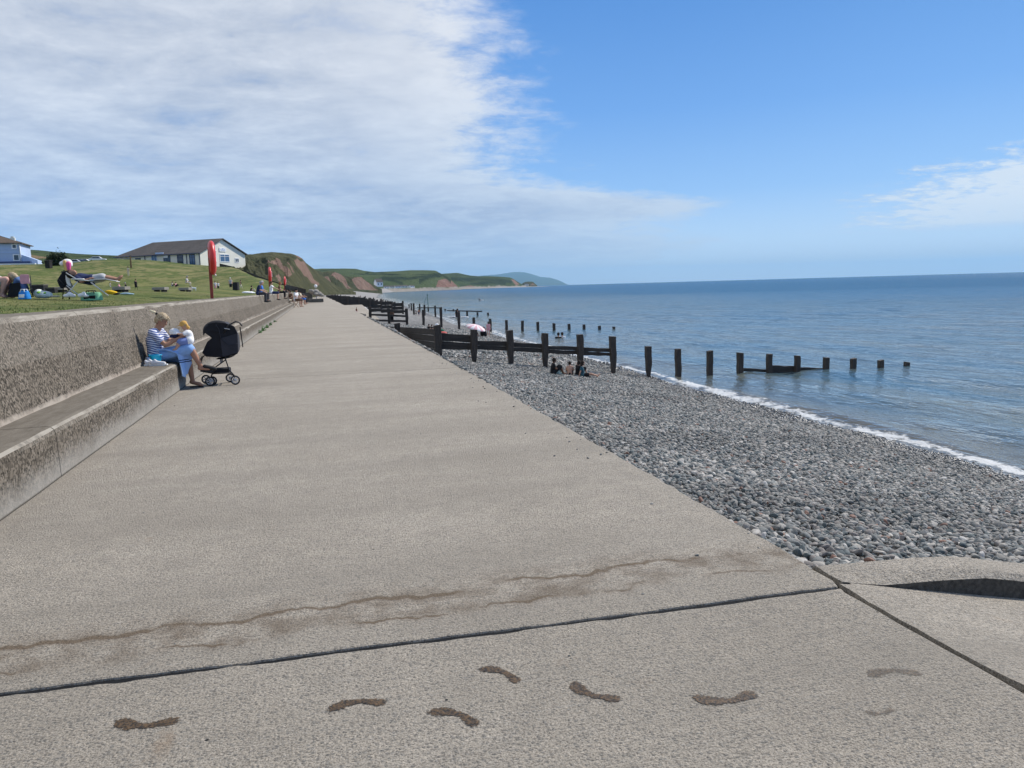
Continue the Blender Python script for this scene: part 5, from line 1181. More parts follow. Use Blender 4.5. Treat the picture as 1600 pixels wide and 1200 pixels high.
def striped():
    m, g = newmat('striped_jersey'); o = g.obj(); s = g.sep(o); n = g.noise(o, 8, 3)
    v = g.m('ADD', g.m('MULTIPLY', s[2], 27.), g.m('ADD', g.m('MULTIPLY', s[0], 7.), g.m('MULTIPLY', n, 1.1))); f = g.m('FRACT', v)
    c = g.mix(g.rng(f, .46, .54), C4(.74, .76, .82), C4(.08, .12, .33)); c = g.mix(g.rng(f, .97, 1.), c, C4(.74, .76, .82))
    finish(g, c, .85, g.bump(g.noise(o, 18, 3), .7, .012), .2); return m
def towel_mat():
    m, g = newmat('striped_towel'); o = g.obj(); s = g.sep(o); n = g.noise(o, 5, 3)
    v = g.m('ADD', s[2], g.m('MULTIPLY', s[0], .35)); w1 = g.m('ABSOLUTE', g.m('ADD', v, -.0)); 
    st = g.m('MAXIMUM', g.rng(g.m('ABSOLUTE', g.m('ADD', s[2], .09)), .010, .006), g.rng(g.m('ABSOLUTE', g.m('ADD', s[2], .125)), .010, .006))
    c = g.mix(n, C4(.20, .38, .72), C4(.50, .64, .86)); c = g.mix(st, c, C4(.02, .03, .10)); finish(g, c, .9, g.bump(g.noise(g.mapv(o, (5, 5, 1)), 3, 3), .8, .03), .1); return m
M_str = striped(); M_tow = towel_mat(); M_skirt = cloth('pale_blue_skirt', (.26, .43, .74))
human(wr_root, Jw, 1.02, M_tan, M_str, .62, M_skirt, .46, True, blond, 0, None, .0095, face=V3(.84, -.30, -.42), detail=True)
# bun with its dark band, loose strand, earring
b = MB(); bp = L(241, 488.5); b.ell(bp+V3(-.01, 0, .01), (.035, .03, .024)); b.ell(bp+V3(-.045, 0, .03), (.03, .018, .018)); b.build('bun', cloth('pale_blond_bun', (.72, .62, .42)), wr_root)
b = MB(); b.tube([bp+V3(.02, 0, -.012), bp+V3(.045, 0, -.03)], .02, 10); b.build('hair_band', c_black, wr_root)
b = MB()
for q in range(5): b.tube([L(262, 494)+V3(.0, -.02+.01*q, 0), L(265+q*.3, 500)+V3(0, -.03, 0), L(266.5-q*.4, 509)+V3(0, -.04, 0)], [.006, .005, .002], 6)
b.build('loose_hair', blond, wr_root)
b = MB(); s_ = .02
b.cap(L(320, 572.5, -.05), L(335, 576, 0), .035, .04); b.tube([L(313, 578.5, -.05), L(333, 581.5, 0)], [.028, .034], 10); o = b.build('sandal', M_dshoe, wr_root); remesh(o, .01, 2)
b = MB(); p0, p1 = L(297, 602, .16), L(318, 605, .12); b.hexa([Vector(q)-V3(0, 0, o0.z*0) for q in [(p0.x, p0.y-.04, -.468), (p1.x, p1.y-.05, -.468), (p1.x, p1.y+.05, -.468), (p0.x, p0.y+.04, -.468), (p0.x, p0.y-.04, -.45), (p1.x, p1.y-.05, -.45), (p1.x, p1.y+.05, -.45), (p0.x, p0.y+.04, -.45)]]); b.build('sandal', M_dshoe, wr_root, bevel=.006)
# towel over her lap, hanging in front of the seat
tw = empty('towel', (-2.3, WY, .6), label='pale blue towel with two navy stripes hanging from the woman\'s lap over the seat edge', cat='towel')
to0 = Vector(tw.location); nr, nc = 46, 34; V = np.zeros((nr, nc, 3))
for i in range(nr):
    s = i/(nr-1)
    for j in range(nc):
        t = j/(nc-1); x0 = np.interp(s, [0, .25, .45, .75, 1], [-.34, -.20, -.04, -.0, .03])+np.interp(s, [0, .4, 1], [.0, .0, .0]); wd = np.interp(s, [0, .4, .8, 1], [.30, .30, .26, .10]); yy = -.22+.30*t
        x = x0+wd*(1-t)*.0+t*wd*.55; z = np.interp(s, [0, .25, .42, 1], [.10, .095, .04, -.40+.10*abs(t-.35)*2]); ff = .016*math.sin(t*17+s*2.5)*min(1, s*2.2)
        V[i, j] = (x+ff, yy-.02+.4*ff, z+.01*math.sin(t*9)*(1-s))
me = gridmesh('towel_cloth', V.reshape(-1, 3), nr, nc); tb = link('cloth', me, M_tow, tw); sm_ = tb.modifiers.new('solid', 'SOLIDIFY'); sm_.thickness = .012

# --- toddler on the lap, facing her
ch_root = empty('person', tuple(ony(291, 538, WY-.02)), label='toddler in a yellow sun hat, white top and blue shorts sitting on the woman\'s knee', cat='person'); c0 = Vector(ch_root.location)
def Lc(px, py, dy=0.): return ony(px, py, WY-.02+dy)-c0
kc = .56
Jc = dict(pel=Lc(296, 531.5), che=Lc(294, 522.5), nec=Lc(291.5, 516.5), hea=Lc(287.3, 508.5), shR=Lc(292, 519.5, -.09), shL=Lc(291, 519, .09), elR=Lc(285, 523, -.14), elL=Lc(284, 523, .10), wrR=Lc(277.5, 521.5, -.10), wrL=Lc(277, 521, .06),
          hiR=Lc(295, 532, -.07), hiL=Lc(295, 532, .05), knR=Lc(281, 534.5, -.13), anR=Lc(275, 545, -.15), toR=Lc(270, 547, -.16), knL=Lc(280, 534, .05), anL=Lc(276, 546, .05), toL=Lc(271, 547, .04))
# mirror sides: she faces -x so left and right swap
Jc2 = {}
for q, v in Jc.items():
    q2 = q[:-1]+('L' if q[-1] == 'R' else 'R') if q[-1] in 'LR' and len(q) == 3 and q not in ('pel',) else q
    Jc2[q2] = v
c_yel = cloth('mustard_cotton', (.62, .36, .10)); c_chb = cloth('periwinkle_cotton', (.20, .26, .52))
human(ch_root, Jc2, kc, M_skin, c_white, .7, c_chb, .44, False, blond, 0, None, .009, face=V3(-.93, -.25, -.28), detail=True, hat=('flap', c_yel), fat=1.12)
# white sun hat with navy band between them
hr = empty('sun_hat', tuple(ony(272.5, 521, WY-.05)), label='crumpled white sun hat with a navy underside held between the woman and the toddler', cat='hat')
b = MB(); b.ell((0, 0, .03), (.085, .08, .06), nu=20, nv=12); b.ell((.03, -.02, .0), (.10, .07, .02), nu=20, nv=8); o = b.build('crown', c_white, hr); remesh(o, .009, 2); b = MB(); b.ell((-.0, 0, -.045), (.085, .06, .035)); b.build('lining', c_navy, hr)

# --- things on the seat
bk = empty('bucket', (ony(243, 560, 13.84).x, 13.84, .470), label='turquoise toy bucket standing on the seat beside the woman', cat='bucket')
M_turq = plain('turquoise_plastic', (.01, .40, .66), .35, .05, 3, .0005, .5)
b = MB(); b.lathe([(.0, .004), (.068, .004), (.074, .02), (.098, .155), (.104, .157), (.104, .17), (.096, .17), (.070, .02), (0, .015)], n=28); b.build('pail', M_turq, bk)
b = MB(); b.tube([(.1*math.cos(a), .02, .16+.05*math.sin(a)*-1) for a in np.linspace(0, PI, 12)], .004, 6); b.build('handle', c_white, bk)
cn = empty('drink_can', (ony(231, 560, 13.80).x, 13.80, .470), label='silver and blue can beside the trainers on the seat', cat='can')
b = MB(); b.lathe([(0, 0), (.030, 0), (.036, .01), (.036, .125), (.030, .137), (0, .135)], n=24); b.build('can_body', plain('can_print', (.36, .45, .58), .3, .5, 22, .0005, .5, .4), cn)
M_trainer = plain('white_trainer', (.72, .72, .73), .6, .12, 20, .002); M_sole = plain('white_rubber_sole', (.80, .80, .78), .6, .04, 8, .001)
def trainer(x, y, rz, label, z=.470):
    r_ = empty('trainer', (x, y, z), rz, label, 'shoe', 'white trainers on the seat'); b = MB()
    P = [(-.13, .0), (-.135, .03), (-.05, .032), (.08, .03), (.15, .028), (.155, .012), (.10, .0)]
    b.add([(a, -.038*(1-.25*abs(a-.02)/.15), c) for a, c in P]+[(a, .038*(1-.25*abs(a-.02)/.15), c) for a, c in P], [tuple(range(7))[::-1], tuple(range(7, 14))]+[(i, (i+1) % 7, (i+1) % 7+7, i+7) for i in range(7)]); b.build('sole', M_sole, r_, bevel=.006)
    b = MB(); b.cap((-.085, 0, .055), (-.02, 0, .055), .037, .036); b.cap((-.02, 0, .052), (.10, 0, .042), .036, .028); b.cap((-.10, 0, .05), (-.105, 0, .085), .026, .020); b.cap((-.02, 0, .07), (-.045, 0, .10), .026, .018); o = b.build('upper', M_trainer, r_); remesh(o, .009, 2)
    b = MB()
    for q in range(4): b.bar((-.015+q*.022, -.025, .082-q*.008), (-.009+q*.022, .025, .082-q*.008), .006, .005)
    b.build('laces', c_white, r_); return r_
_t = ony(247, 573, 13.58); trainer(_t.x, _t.y, R(-6), 'white trainer nearer the camera on the seat'); _t = ony(239, 571, 13.68); trainer(_t.x, _t.y, R(12), 'white trainer behind its pair, next to the can')
f = MB(); f.box((-2.76, 13.72, .51), (.05, .14, .08)); o = f.build('phone_pouch', c_black, bevel=.01); tag(o, 'small black pouch against the wall behind the can', 'pouch')

# --- pushchair
M_fab = plain('black_fabric', (.010, .010, .013), .8, .35, 6, .012, bscale=5); M_fabg = plain('charcoal_fabric', (.030, .031, .04), .75, .25, 6, .012, bscale=5); M_met = plain('black_tube', (.012, .012, .013), .35, .1, 5, .0005, .5); M_rim = plain('silver_rim', (.55, .55, .56), .35, .08, 5, .001, .5, .5)
PY = 14.62
pr_ = empty('pushchair', (-1.78, PY, 0), label='black folding pushchair with its hood up standing beside the woman', cat='pushchair'); q0 = Vector(pr_.location)
def Lp(px, py, dy=0.): return ony(px, py, PY+dy)-q0
def sheet(pts_l, nrow, name, mat, parent, th=.012):
    V = np.array([[tuple(p) for p in row] for row in pts_l]); nr, nc = V.shape[:2]; me = gridmesh(name, V.reshape(-1, 3), nr, nc); o = link(name, me, mat, parent); s_ = o.modifiers.new('solid', 'SOLIDIFY'); s_.thickness = th; ss = o.modifiers.new('sub', 'SUBSURF'); ss.levels = 2; ss.render_levels = 2; return o
W2 = .21
# hood: arcs from side to side; each arc at a pixel outline position
hood = []
for (px, py, drop) in ((319, 520, .06), (318, 511, .10), (326, 503.5, .16), (337, 500.5, .20), (348, 502, .20), (356, 505, .17)):
    row = []; c = Lp(px, py)
    for q in np.linspace(-1, 1, 9): a = q*PI/2; row.append(c+V3((334-px)*.002*(1-math.cos(a)), W2*math.sin(a), -(1-math.cos(a))*drop))
    hood.append(row)
sheet(hood, 6, 'hood', M_fab, pr_)
for s in (-1, 1):
    y = s*W2
    b = MB(); pts = [Lp(*p, y) for p in ((319, 519), (325, 506), (337, 503.5), (352, 505), (366, 510), (371, 521), (372, 545), (371, 553), (353, 558), (336, 558), (322, 557), (316, 551), (324, 534), (331, 528))]
    n = len(pts); vv = pts+[p+V3(0, -s*.02, 0) for p in pts]; b.add(vv, [tuple(range(n)), tuple(range(n, 2*n))[::-1]]+[(i, (i+1) % n, (i+1) % n+n, i+n) for i in range(n)]); b.build('side_panel', M_fab, pr_)
back = [[Lp(px, py)+V3(0, t*W2, 0) for t in np.linspace(-1, 1, 7)] for (px, py) in ((352, 503), (363, 511), (371, 522), (373, 540), (372, 553), (356, 559), (338, 559.5))]
sheet(back, 7, 'seat_back', M_fabg, pr_)
seatp = [[Lp(px, py)+V3(0, t*W2, 0) for t in np.linspace(-1, 1, 7)] for (px, py) in ((356, 530), (342, 547), (326, 552), (315, 556), (312, 566), (311, 575))]
sheet(seatp, 6, 'seat', M_fab, pr_)
b = MB(); b.cap(Lp(349, 522, -.235), Lp(368, 547, -.235), .012, .012)
# pocket on the back/side, lighter charcoal
b = MB(); pk = [Lp(*p, -W2-.012) for p in ((344, 529), (370.5, 521), (372, 551), (348, 557.5))]; b.add(pk+[p+V3(0, .01, 0) for p in pk], [(0, 1, 2, 3), (7, 6, 5, 4), (0, 4, 5, 1), (1, 5, 6, 2), (2, 6, 7, 3), (3, 7, 4, 0)]); b.build('side_pocket', M_fabg, pr_, bevel=.004)
b = MB(); b.bar(Lp(350.5, 513, -W2-.022), Lp(359, 514.5, -W2-.022), .012, .010, up=(0, 1, 0)); b.build('silver_logo', M_rim, pr_)
b = MB(); b.tube([Lp(334, 502.5, -W2*.9), Lp(342, 514, -W2-.022), Lp(345, 529, -W2-.022)], .006, 6); b.tube([Lp(345, 529, -W2-.02), Lp(357, 540, -W2-.02), Lp(371, 537, -W2-.02)], .005, 6); b.build('seam_piping', M_fabg, pr_)
hb = []
for (px, py) in ((350, 520), (357, 508), (368, 502.5), (374, 504), (377, 511), (374, 520), (371, 526)): hb.append((px, py))
b = MB(); pth = [Lp(*p, -W2*1.02) for p in hb[:4]]+[Lp(377.5, 508.5, -W2*.7), Lp(378, 508.8, 0), Lp(377.5, 508.5, W2*.7)]+[Lp(*p, W2*1.02) for p in hb[:4][::-1]]; b.tube(pth, .013, 10); b.build('handle', M_met, pr_)
b = MB(); b.bar(Lp(375, 511, -W2), Lp(379.5, 542.5, -W2), .018, .006, up=(0, 1, 0)); b.build('wrist_strap', M_fab, pr_)
b = MB()
for s in (-1, 1):
    y = s*.20; b.tube([Lp(362, 526, y), Lp(352, 560, y), Lp(358, 578, y), Lp(367, 588, y)], .011, 8); b.tube([Lp(353, 562, y), Lp(336, 574, y), Lp(330, 588, y*.8)], .011, 8); b.tube([Lp(330, 582, y), Lp(362, 582.5, y)], .009, 8)
for p in ((352, 562), (362, 582.5), (331, 582)): b.tube([Lp(*p, -.20), Lp(*p, .20)], .010, 8)
b.build('frame', M_met, pr_)
b = MB(); b.box(Lp(346, 579), (.30, .34, .09)); b.build('basket', M_fab, pr_, bevel=.02)
b = MB(); b.box(Lp(346, 564, -.1), (.05, .02, .06)); b.build('care_label', c_lgrey, pr_)
def wheel(px, dy, r, tw_=0.):
    base = ony(px, 592, PY+dy); c = V3(base.x, PY+dy, r)-q0; b = MB(); ring = [(c.x+r*.86*math.cos(a), c.y, c.z+r*.86*math.sin(a)) for a in np.linspace(0, 2*PI, 24, False)]; b.tube(ring, r*.16, 8, closed=True); w_ = b.build('wheel', M_dshoe, pr_)
    b = MB(); b.tube([c-V3(0, .014, 0), c+V3(0, .014, 0)], r*.28, 14)
    for q in range(6): a = q*PI/3; b.bar(c, c+V3(math.cos(a)*r*.78, 0, math.sin(a)*r*.78), .014, .014)
    b.tube([(c.x+r*.70*math.cos(a), c.y, c.z+r*.70*math.sin(a)) for a in np.linspace(0, 2*PI, 24, False)], r*.07, 6, closed=True); b.build('rim', M_rim, w_)
wheel(328, -.20, .082); wheel(331.5, -.14, .082); wheel(367.5, -.22, .082); wheel(322, .20, .082); wheel(360, .22, .082)

# --- lifebuoys in their red housings on posts along the wall
M_red = plain('red_plastic', (.62, .035, .03), .38, .10, 4, .001, .5); M_redd = plain('red_post_paint', (.26, .05, .035), .6, .3, 9, .003); M_inr = plain('white_buoy', (.80, .72, .70), .5, .05, 4, .001)
def lifebuoy(px, yb, ytop, ybot, label, ring=True, rx=-3.45, k=1., rz=0.):
    p = onx(px, yb, rx); dep = Vector(cF).dot(p-V3(0, 0, EYE)); mpp = dep/FPX; D_ = (ybot-ytop)*mpp; zc = (hor(px)-(ytop+ybot)/2)*mpp+EYE
    gz = float(lawn_z(np.array([rx-.2]), np.array([p.y]))[0][0])
    r_ = empty('lifebuoy_stand', (rx, p.y, gz-.3), R(rz), label, 'lifebuoy', 'lifebuoy stands along the sea wall'); z0 = gz-.3
    b = MB(); b.hexa([(-.05, -.05, 0), (.05, -.05, 0), (.05, .05, 0), (-.05, .05, 0), (-.05+.02, -.05-.05, zc-z0), (.05+.02, -.05-.05, zc-z0), (.07, 0, zc-z0), (-.03, 0, zc-z0)]) ; b.build('post', M_redd, r_, bevel=.01)
    Rr = D_/2; zz = zc-z0; b = MB(); R1 = Rr*.70; rr_ = Rr*.30
    b.tube([(.0+.10, R1*math.cos(a), zz+R1*math.sin(a)) for a in np.linspace(0, 2*PI, 40, False)], rr_*.98, 14, closed=True)
    b.v = [(.10+(v[0]-.10)*.62, v[1], v[2]) for v in b.v]; b.build('housing', M_red, r_)
    b = MB(); b.tube([(.06, 0, zz), (.15, 0, zz)], Rr*.46, 24); b.build('hub_disc', M_red, r_)
    b = MB(); b.tube([(.235, R1*1.02*math.cos(a)*.72, zz+R1*1.02*math.sin(a)*.72) for a in np.linspace(-.5, 1.0, 14)], rr_*.16, 8); b.build('buoy_edge', M_inr, r_)
    b = MB(); b.tube([(.17, 0, zz-Rr*.98), (.17, .03, zz-Rr*1.02)], .03, 8); b.build('latch', c_white, r_)
lifebuoy(331, 464, 377, 430.5, 'large red lifebuoy housing on a leaning post, nearest on the wall', rz=10)
lifebuoy(421.5, 457, 417.5, 442, 'second red lifebuoy housing above the man in the white T-shirt', rz=3)
lifebuoy(445, 459, 432, 446, 'third lifebuoy stand, seen edge on with a dark side, farthest along the wall', rz=-4)

# ------------------------------------------------------------------ people and things on the lawn
Y0 = 20.6
def Q(px, py, dy=0.): return ony(px, py, Y0+dy)
def ground(p): return float(lz(np.array([p[0]]), np.array([p[1]]))[0])
def rooted(kind, px, py, label, cat, group=None, dy=0.):
    p = Q(px, py, dy); p.z = ground(p); return empty(kind, tuple(p), 0, label, cat, group)
def jpx(root, d):
    o = Vector(root.location); return {q: Q(v[0], v[1], v[2] if len(v) > 2 else 0)-o for q, v in d.items()}
# sunbather on a lounger
lg = rooted('sun_lounger', 150, 463, 'reclining camp lounger with crossed metal legs under the man in navy', 'sun lounger'); lo = Vector(lg.location)
def q_(px, py, dy=0.): return Q(px, py, dy)-lo
M_alu = plain('aluminium_tube', (.62, .62, .60), .35, .05, 6, .0005, .5, .3); M_mesh = cloth('black_mesh', (.012, .013, .018))
sheet([[q_(px, py, t*.28) for t in np.linspace(-1, 1, 5)] for (px, py) in ((104, 427), (112, 433), (122, 438.5), (136, 441.5), (146, 440), (158, 437.5), (172, 438), (184, 441))], 8, 'sling', M_mesh, lg)
b = MB()
for s in (-.29, .29):
    b.tube([q_(103, 426, s), q_(122, 437.5, s), q_(146, 439, s)], .012, 8); b.tube([q_(140, 437, s), q_(165, 436, s), q_(187, 440.5, s)], .012, 8); b.tube([q_(142, 441, s), q_(169, 462, s)], .016, 8); b.tube([q_(121, 440, s), q_(103, 461.5, s)], .012, 8); b.tube([q_(104, 446, s), q_(124, 462, s)], .012, 8); b.tube([q_(112, 436, s), q_(132, 436.5, s)], .018, 8)
b.build('frame', M_alu, lg)
rt = rooted('person', 145, 463, 'man in a navy T-shirt and grey shorts lying back barefoot on a lounger', 'person')
human(rt, jpx(rt, dict(pel=(141, 437.5), che=(126, 434.5), nec=(118, 431.5), hea=(112.5, 427.5), shR=(120, 435, -.17), shL=(121, 433, .17), elR=(127, 440, -.25), elL=(131, 437, .25), wrR=(139, 436, -.22), wrL=(142, 435, .2), hiR=(143, 437, -.09), hiL=(143, 436.5, .09), knR=(162, 433.5, -.1), knL=(163, 432.8, .1), anR=(183, 436.5, -.09), anL=(185, 435.8, .09), toR=(189, 431.5, -.09), toL=(191, 431, .1))), 1., M_tan, c_navy, .6, c_lgrey, .42, False, dark, 0, None, .014, face=V3(-.1, -.25, .95), detail=True)
rt = rooted('camp_chair', 100, 462, 'black fabric camp chair with a white towel over it behind the sunbather\'s head', 'chair'); ro = Vector(rt.location)
def r_p(px, py, dy=0.): return Q(px, py, dy)-ro
b = MB(); pl_ = ((98, 424), (104, 423), (112, 425.5), (108, 433), (110, 441), (114, 448), (107, 450), (101, 449.5), (95, 451), (92, 446), (88.8, 438.5), (92, 433)); n = len(pl_)
vv = [r_p(x_, y_, .12) for x_, y_ in pl_]+[r_p(x_+1, y_, .62) for x_, y_ in pl_]; b.add(vv, [tuple(range(n)), tuple(range(n, 2*n))[::-1]]+[(i, (i+1) % n, (i+1) % n+n, i+n) for i in range(n)]); b.build('draped_back', M_mesh, rt, bevel=.02)
sheet([[r_p(px+t*3.4, py+t*1., .02) for t in np.linspace(-1, 1, 4)] for (px, py) in ((105.5, 429.5), (106, 437), (107, 443), (110, 447.5))], 4, 'towel', c_white, rt)
b = MB(); b.tube([r_p(102, 447), r_p(116, 462)], .012, 8); b.tube([r_p(116, 446), r_p(101, 462)], .012, 8); b.tube([r_p(102, 447, .5), r_p(116, 461, .5)], .012, 8); b.tube([r_p(116, 446, .5), r_p(101, 461, .5)], .012, 8); b.tube([r_p(92, 436, .1), r_p(103, 448, .1)], .012, 8); b.build('frame', M_met, rt)
rt = rooted('beach_toys', 101, 462, 'bundle of white, pink and yellow beach inflatables piled behind the camp chair', 'toys', dy=1.2); ro = Vector(rt.location)
b = MB(); b.ell(Q(105, 410, 1.2)-ro, (.12, .12, .09)); b.ell(Q(98, 412, 1.2)-ro, (.08, .1, .07)); b.ell(Q(110, 413, 1.2)-ro, (.05, .1, .07)); o = b.build('white_float', c_white, rt); remesh(o, .02, 3)
b = MB(); b.cap(Q(107, 412, 1.1)-ro, Q(107, 421, 1.1)-ro, .06, .05); b.build('pink_float', plain('pink_vinyl', (.75, .10, .30), .4, .1, 5, .002), rt)
b = MB(); b.cap(Q(101, 409, 1.1)-ro, Q(104.5, 421, 1.1)-ro, .045, .05); b.build('yellow_float', plain('yellow_vinyl', (.70, .45, .15), .4, .1, 5, .002), rt)
b = MB(); b.tube([Q(100, 422, 1.2)-ro, (-.05, 0, 0)], .015, 8); b.tube([Q(107, 422, 1.2)-ro, (.1, 0, 0)], .015, 8); b.box(Q(103, 425, 1.2)-ro, (.16, .2, .04)); b.build('trolley_frame', M_met, rt)
# seated figure cut by the left edge of the frame, and the one bending forward
rt = rooted('person', 4, 465, 'bare-legged sunbather seated at the left edge of the photo, knees bent', 'person')
human(rt, jpx(rt, dict(pel=(-20, 443), che=(-28, 428), nec=(-27, 417), hea=(-24, 409), shR=(-27, 421, -.18), shL=(-27, 420, .18), elR=(-18, 432, -.24), elL=(-18, 431, .22), wrR=(-4, 434, -.15), wrL=(-4, 433, .12), hiR=(-17, 442, -.11), hiL=(-17, 441, .11), knR=(9, 436.5, -.12), knL=(14.5, 437, .12), anR=(2, 460, -.1), anL=(5.5, 461, .12), toR=(8, 464, -.1), toL=(13, 464, .12))), 1.12, M_pink, c_pink, .5, c_lgrey, .2, False, brownh, .6, None, .016, fat=1.15)
b = MB(); b.box(Q(-18, 453)-Vector(rt.location), (.55, .5, .06)); b.tube([Q(-26, 455)-Vector(rt.location), Q(-30, 464)-Vector(rt.location)], .015, 8); b.tube([Q(-10, 455)-Vector(rt.location), Q(-6, 464)-Vector(rt.location)], .015, 8); 
o = b.build('camp_stool', M_met); o.location = rt.location; tag(o, 'low stool under the sunbather at the left edge', 'stool')
ch = rooted('camp_chair', 30, 464, 'black camp chair draped with a pink towel, near the left edge', 'chair'); ro = Vector(ch.location)
sheet([[r_px-ro for r_px in (Q(px, py, -.25), Q(px+.5, py-.5, 0), Q(px+1, py-1, .28))] for (px, py) in ((46, 430), (47, 440), (49, 450), (40, 453), (26, 452), (20, 446))], 6, 'sling', M_mesh, ch)
sheet([[Q(px, py, t)-ro for t in (-.28, 0, .3)] for (px, py) in ((15, 444), (13.5, 452), (12, 460), (11, 463.8))], 4, 'side_panel', M_mesh, ch)
b = MB(); pp_ = [Q(*p, -.27)-ro for p in ((17, 443), (31, 441.5), (33.5, 464), (11, 464))]; b.add(pp_+[p+V3(0, .02, 0) for p in pp_], [(0, 1, 2, 3), (7, 6, 5, 4), (0, 4, 5, 1), (1, 5, 6, 2), (2, 6, 7, 3), (3, 7, 4, 0)]); b.build('side_panel', M_mesh, ch)
b = MB()
for s in (-.27, .28): b.tube([Q(44, 429, s)-ro, Q(48, 450, s)-ro, Q(52, 464, s)-ro], .014, 8); b.tube([Q(38, 452, s)-ro, Q(50, 464, s)-ro], .014, 8); b.tube([Q(50, 451, s)-ro, Q(38, 464, s)-ro], .014, 8)
b.build('frame', M_met, ch)
sheet([[Q(px+t*7.5, py+abs(t)*.4, -.30)-ro for t in np.linspace(-1, 1, 6)] for (px, py) in ((38.5, 428.5), (38, 433), (39, 438), (40, 443.5))], 4, 'towel', c_pink, ch)
rt = rooted('person', 27, 464, 'person in a blue top bending forward in the towel-draped camp chair', 'person', dy=.05)
human(rt, jpx(rt, dict(pel=(36, 450), che=(30, 440), nec=(25, 435), hea=(20.5, 434), shR=(27, 438, .17), shL=(27, 438, -.15), elR=(21, 446, .2), elL=(22, 446, -.12), wrR=(15, 452, .15), wrL=(16, 452, -.1), hiR=(36, 451, .1), hiL=(36, 451, -.1), knR=(20, 447, .12), knL=(20, 448, -.08), anR=(20, 462, .12), anL=(21, 462, -.08), toR=(14, 464, .12), toL=(15, 464, -.08))), .95, M_skin, c_denim, .6, c_navy, .9, False, blond, .3, None, .016, face=V3(-.8, 0, -.6))
def blobthing(name, px, py, label, cat, ells, mats, dy=0., vox=.02, group=None, part='body'):
    rt = rooted(name, px, py, label, cat, group, dy); ro = Vector(rt.location)
    for i, (es, m_, nm) in enumerate(zip(ells, mats, part if isinstance(part, (list, tuple)) else [part]*len(ells))):
        b = MB()
        for (ex, ey, rx, ry_, rz_) in es: b.ell(Q(ex, ey, dy)-ro, (rx, ry_, rz_))
        o = b.build(nm, m_, rt); remesh(o, vox, 2)
    return rt
M_bagw = plain('white_green_bag', (.78, .82, .74), .5, .2, 9, .03, bscale=16); M_bagg = plain('lime_print', (.25, .52, .08), .5, .5, 11, .01)
blobthing('shopping_bag', 67, 464, 'white and lime-green printed shopping bag slumped on the grass', 'bag', [[(61, 459, .12, .12, .11), (70, 460.5, .17, .13, .09), (77, 462, .08, .1, .05)], [(62, 457.5, .09, .128, .06), (72, 458.5, .07, .132, .05)]], [M_bagw, M_bagg], part=['bag_body', 'print'])
blobthing('water_bottle', 36, 463, 'clear water bottle standing beside the blue cool bag', 'bottle', [[(35, 451, .045, .045, .12)], [(35, 445, .02, .02, .03)]], [plain('bottle_plastic', (.42, .5, .5), .15, .1, 5, .001, .5), c_white], vox=.012, part=['bottle_body', 'cap'])
blobthing('folded_cloth', 86, 463, 'long cream cloth lying flat on the grass near the shoes', 'cloth', [[(82, 463, .10, .1, .02), (88, 462.8, .09, .1, .02)]], [c_cream])
blobthing('boots', 109, 463, 'pair of pale boots under the black camp chair', 'shoes', [[(105, 462, .10, .05, .045), (109, 460, .06, .05, .06), (114, 462, .07, .05, .045)]], [M_trainer], dy=-.4)
blobthing('boots', 130, 463, 'pale scuffed boots lying beneath the lounger\'s middle', 'shoes', [[(126, 461.5, .07, .05, .05), (131, 460, .05, .05, .07), (134, 462.5, .08, .05, .035)]], [M_trainer], dy=-.4)
blobthing('yellow_bag', 174, 461, 'bright yellow bag right of the lounger legs', 'bag', [[(171, 456.5, .12, .1, .05), (177, 457.5, .10, .1, .045)], [(181, 459, .10, .08, .03)]], [cloth('yellow_nylon', (.78, .50, .02)), c_black], dy=.3, part=['bag_body', 'strap'])
blobthing('beach_towel', 200, 460, 'crumpled pale blue towel on the grass right of the yellow bag', 'towel', [[(196, 459, .14, .12, .03), (204, 459.4, .10, .1, .02)]], [cloth('pale_blue_towel', (.28, .42, .52))], dy=1.)
def boxbag(name, px, py, w, d_, h, label, mat, mat2, rz=0., dy=0.):
    rt = rooted(name, px, py, label, 'bag', None, dy); rt.rotation_euler = (0, 0, R(rz)); b = MB(); t = .82; vs = []
    rb = random.Random(int(px)); n = 9
    for k in range(n):
        s = k/(n-1); q = 1-(1-t)*s; z = h*s*(1-.0)+0; 
        for (a, c) in ((-1, -1), (0, -1.06), (1, -1), (1.05, 0), (1, 1), (0, 1.06), (-1, 1), (-1.05, 0)): vs.append((a*w/2*q+rb.uniform(-.006, .006), c*d_/2*q*(1-.5*s**4)+rb.uniform(-.006, .006), z+(-.05*h if k == n-1 and abs(a) == 1 else 0)))
    b.add(vs, [tuple(range(8))[::-1], tuple(range((n-1)*8, n*8))]+[(k*8+i, k*8+(i+1) % 8, k*8+8+(i+1) % 8, k*8+8+i) for k in range(n-1) for i in range(8)], smooth=True); o = b.build('bag_body', mat, rt); s_ = o.modifiers.new('sub', 'SUBSURF'); s_.levels = 1; s_.render_levels = 1
    b = MB()
    for s in (-1, 1): b.tube([(-w*.22, s*d_*.3, h*.8), (-w*.15, s*d_*.22, h*1.12), (w*.15, s*d_*.22, h*1.12), (w*.22, s*d_*.3, h*.8)], .012, 8)
    b.build('handles', mat2, rt); b = MB(); b.box((0, -d_*.44, h*.4), (w*.55, .03, h*.38)); b.build('pocket', mat2, rt, bevel=.01); return rt
boxbag('holdall', 143, 462, .50, .26, .22, 'mint green holdall with dark handles below the sunbather', cloth('mint_nylon', (.26, .60, .38)), c_black, -10, .3)
boxbag('cool_bag', 38.5, 464, .24, .2, .21, 'bright blue cool bag in front of the pink-draped chair', cloth('blue_nylon', (.02, .22, .62)), c_white, -20, -.5)
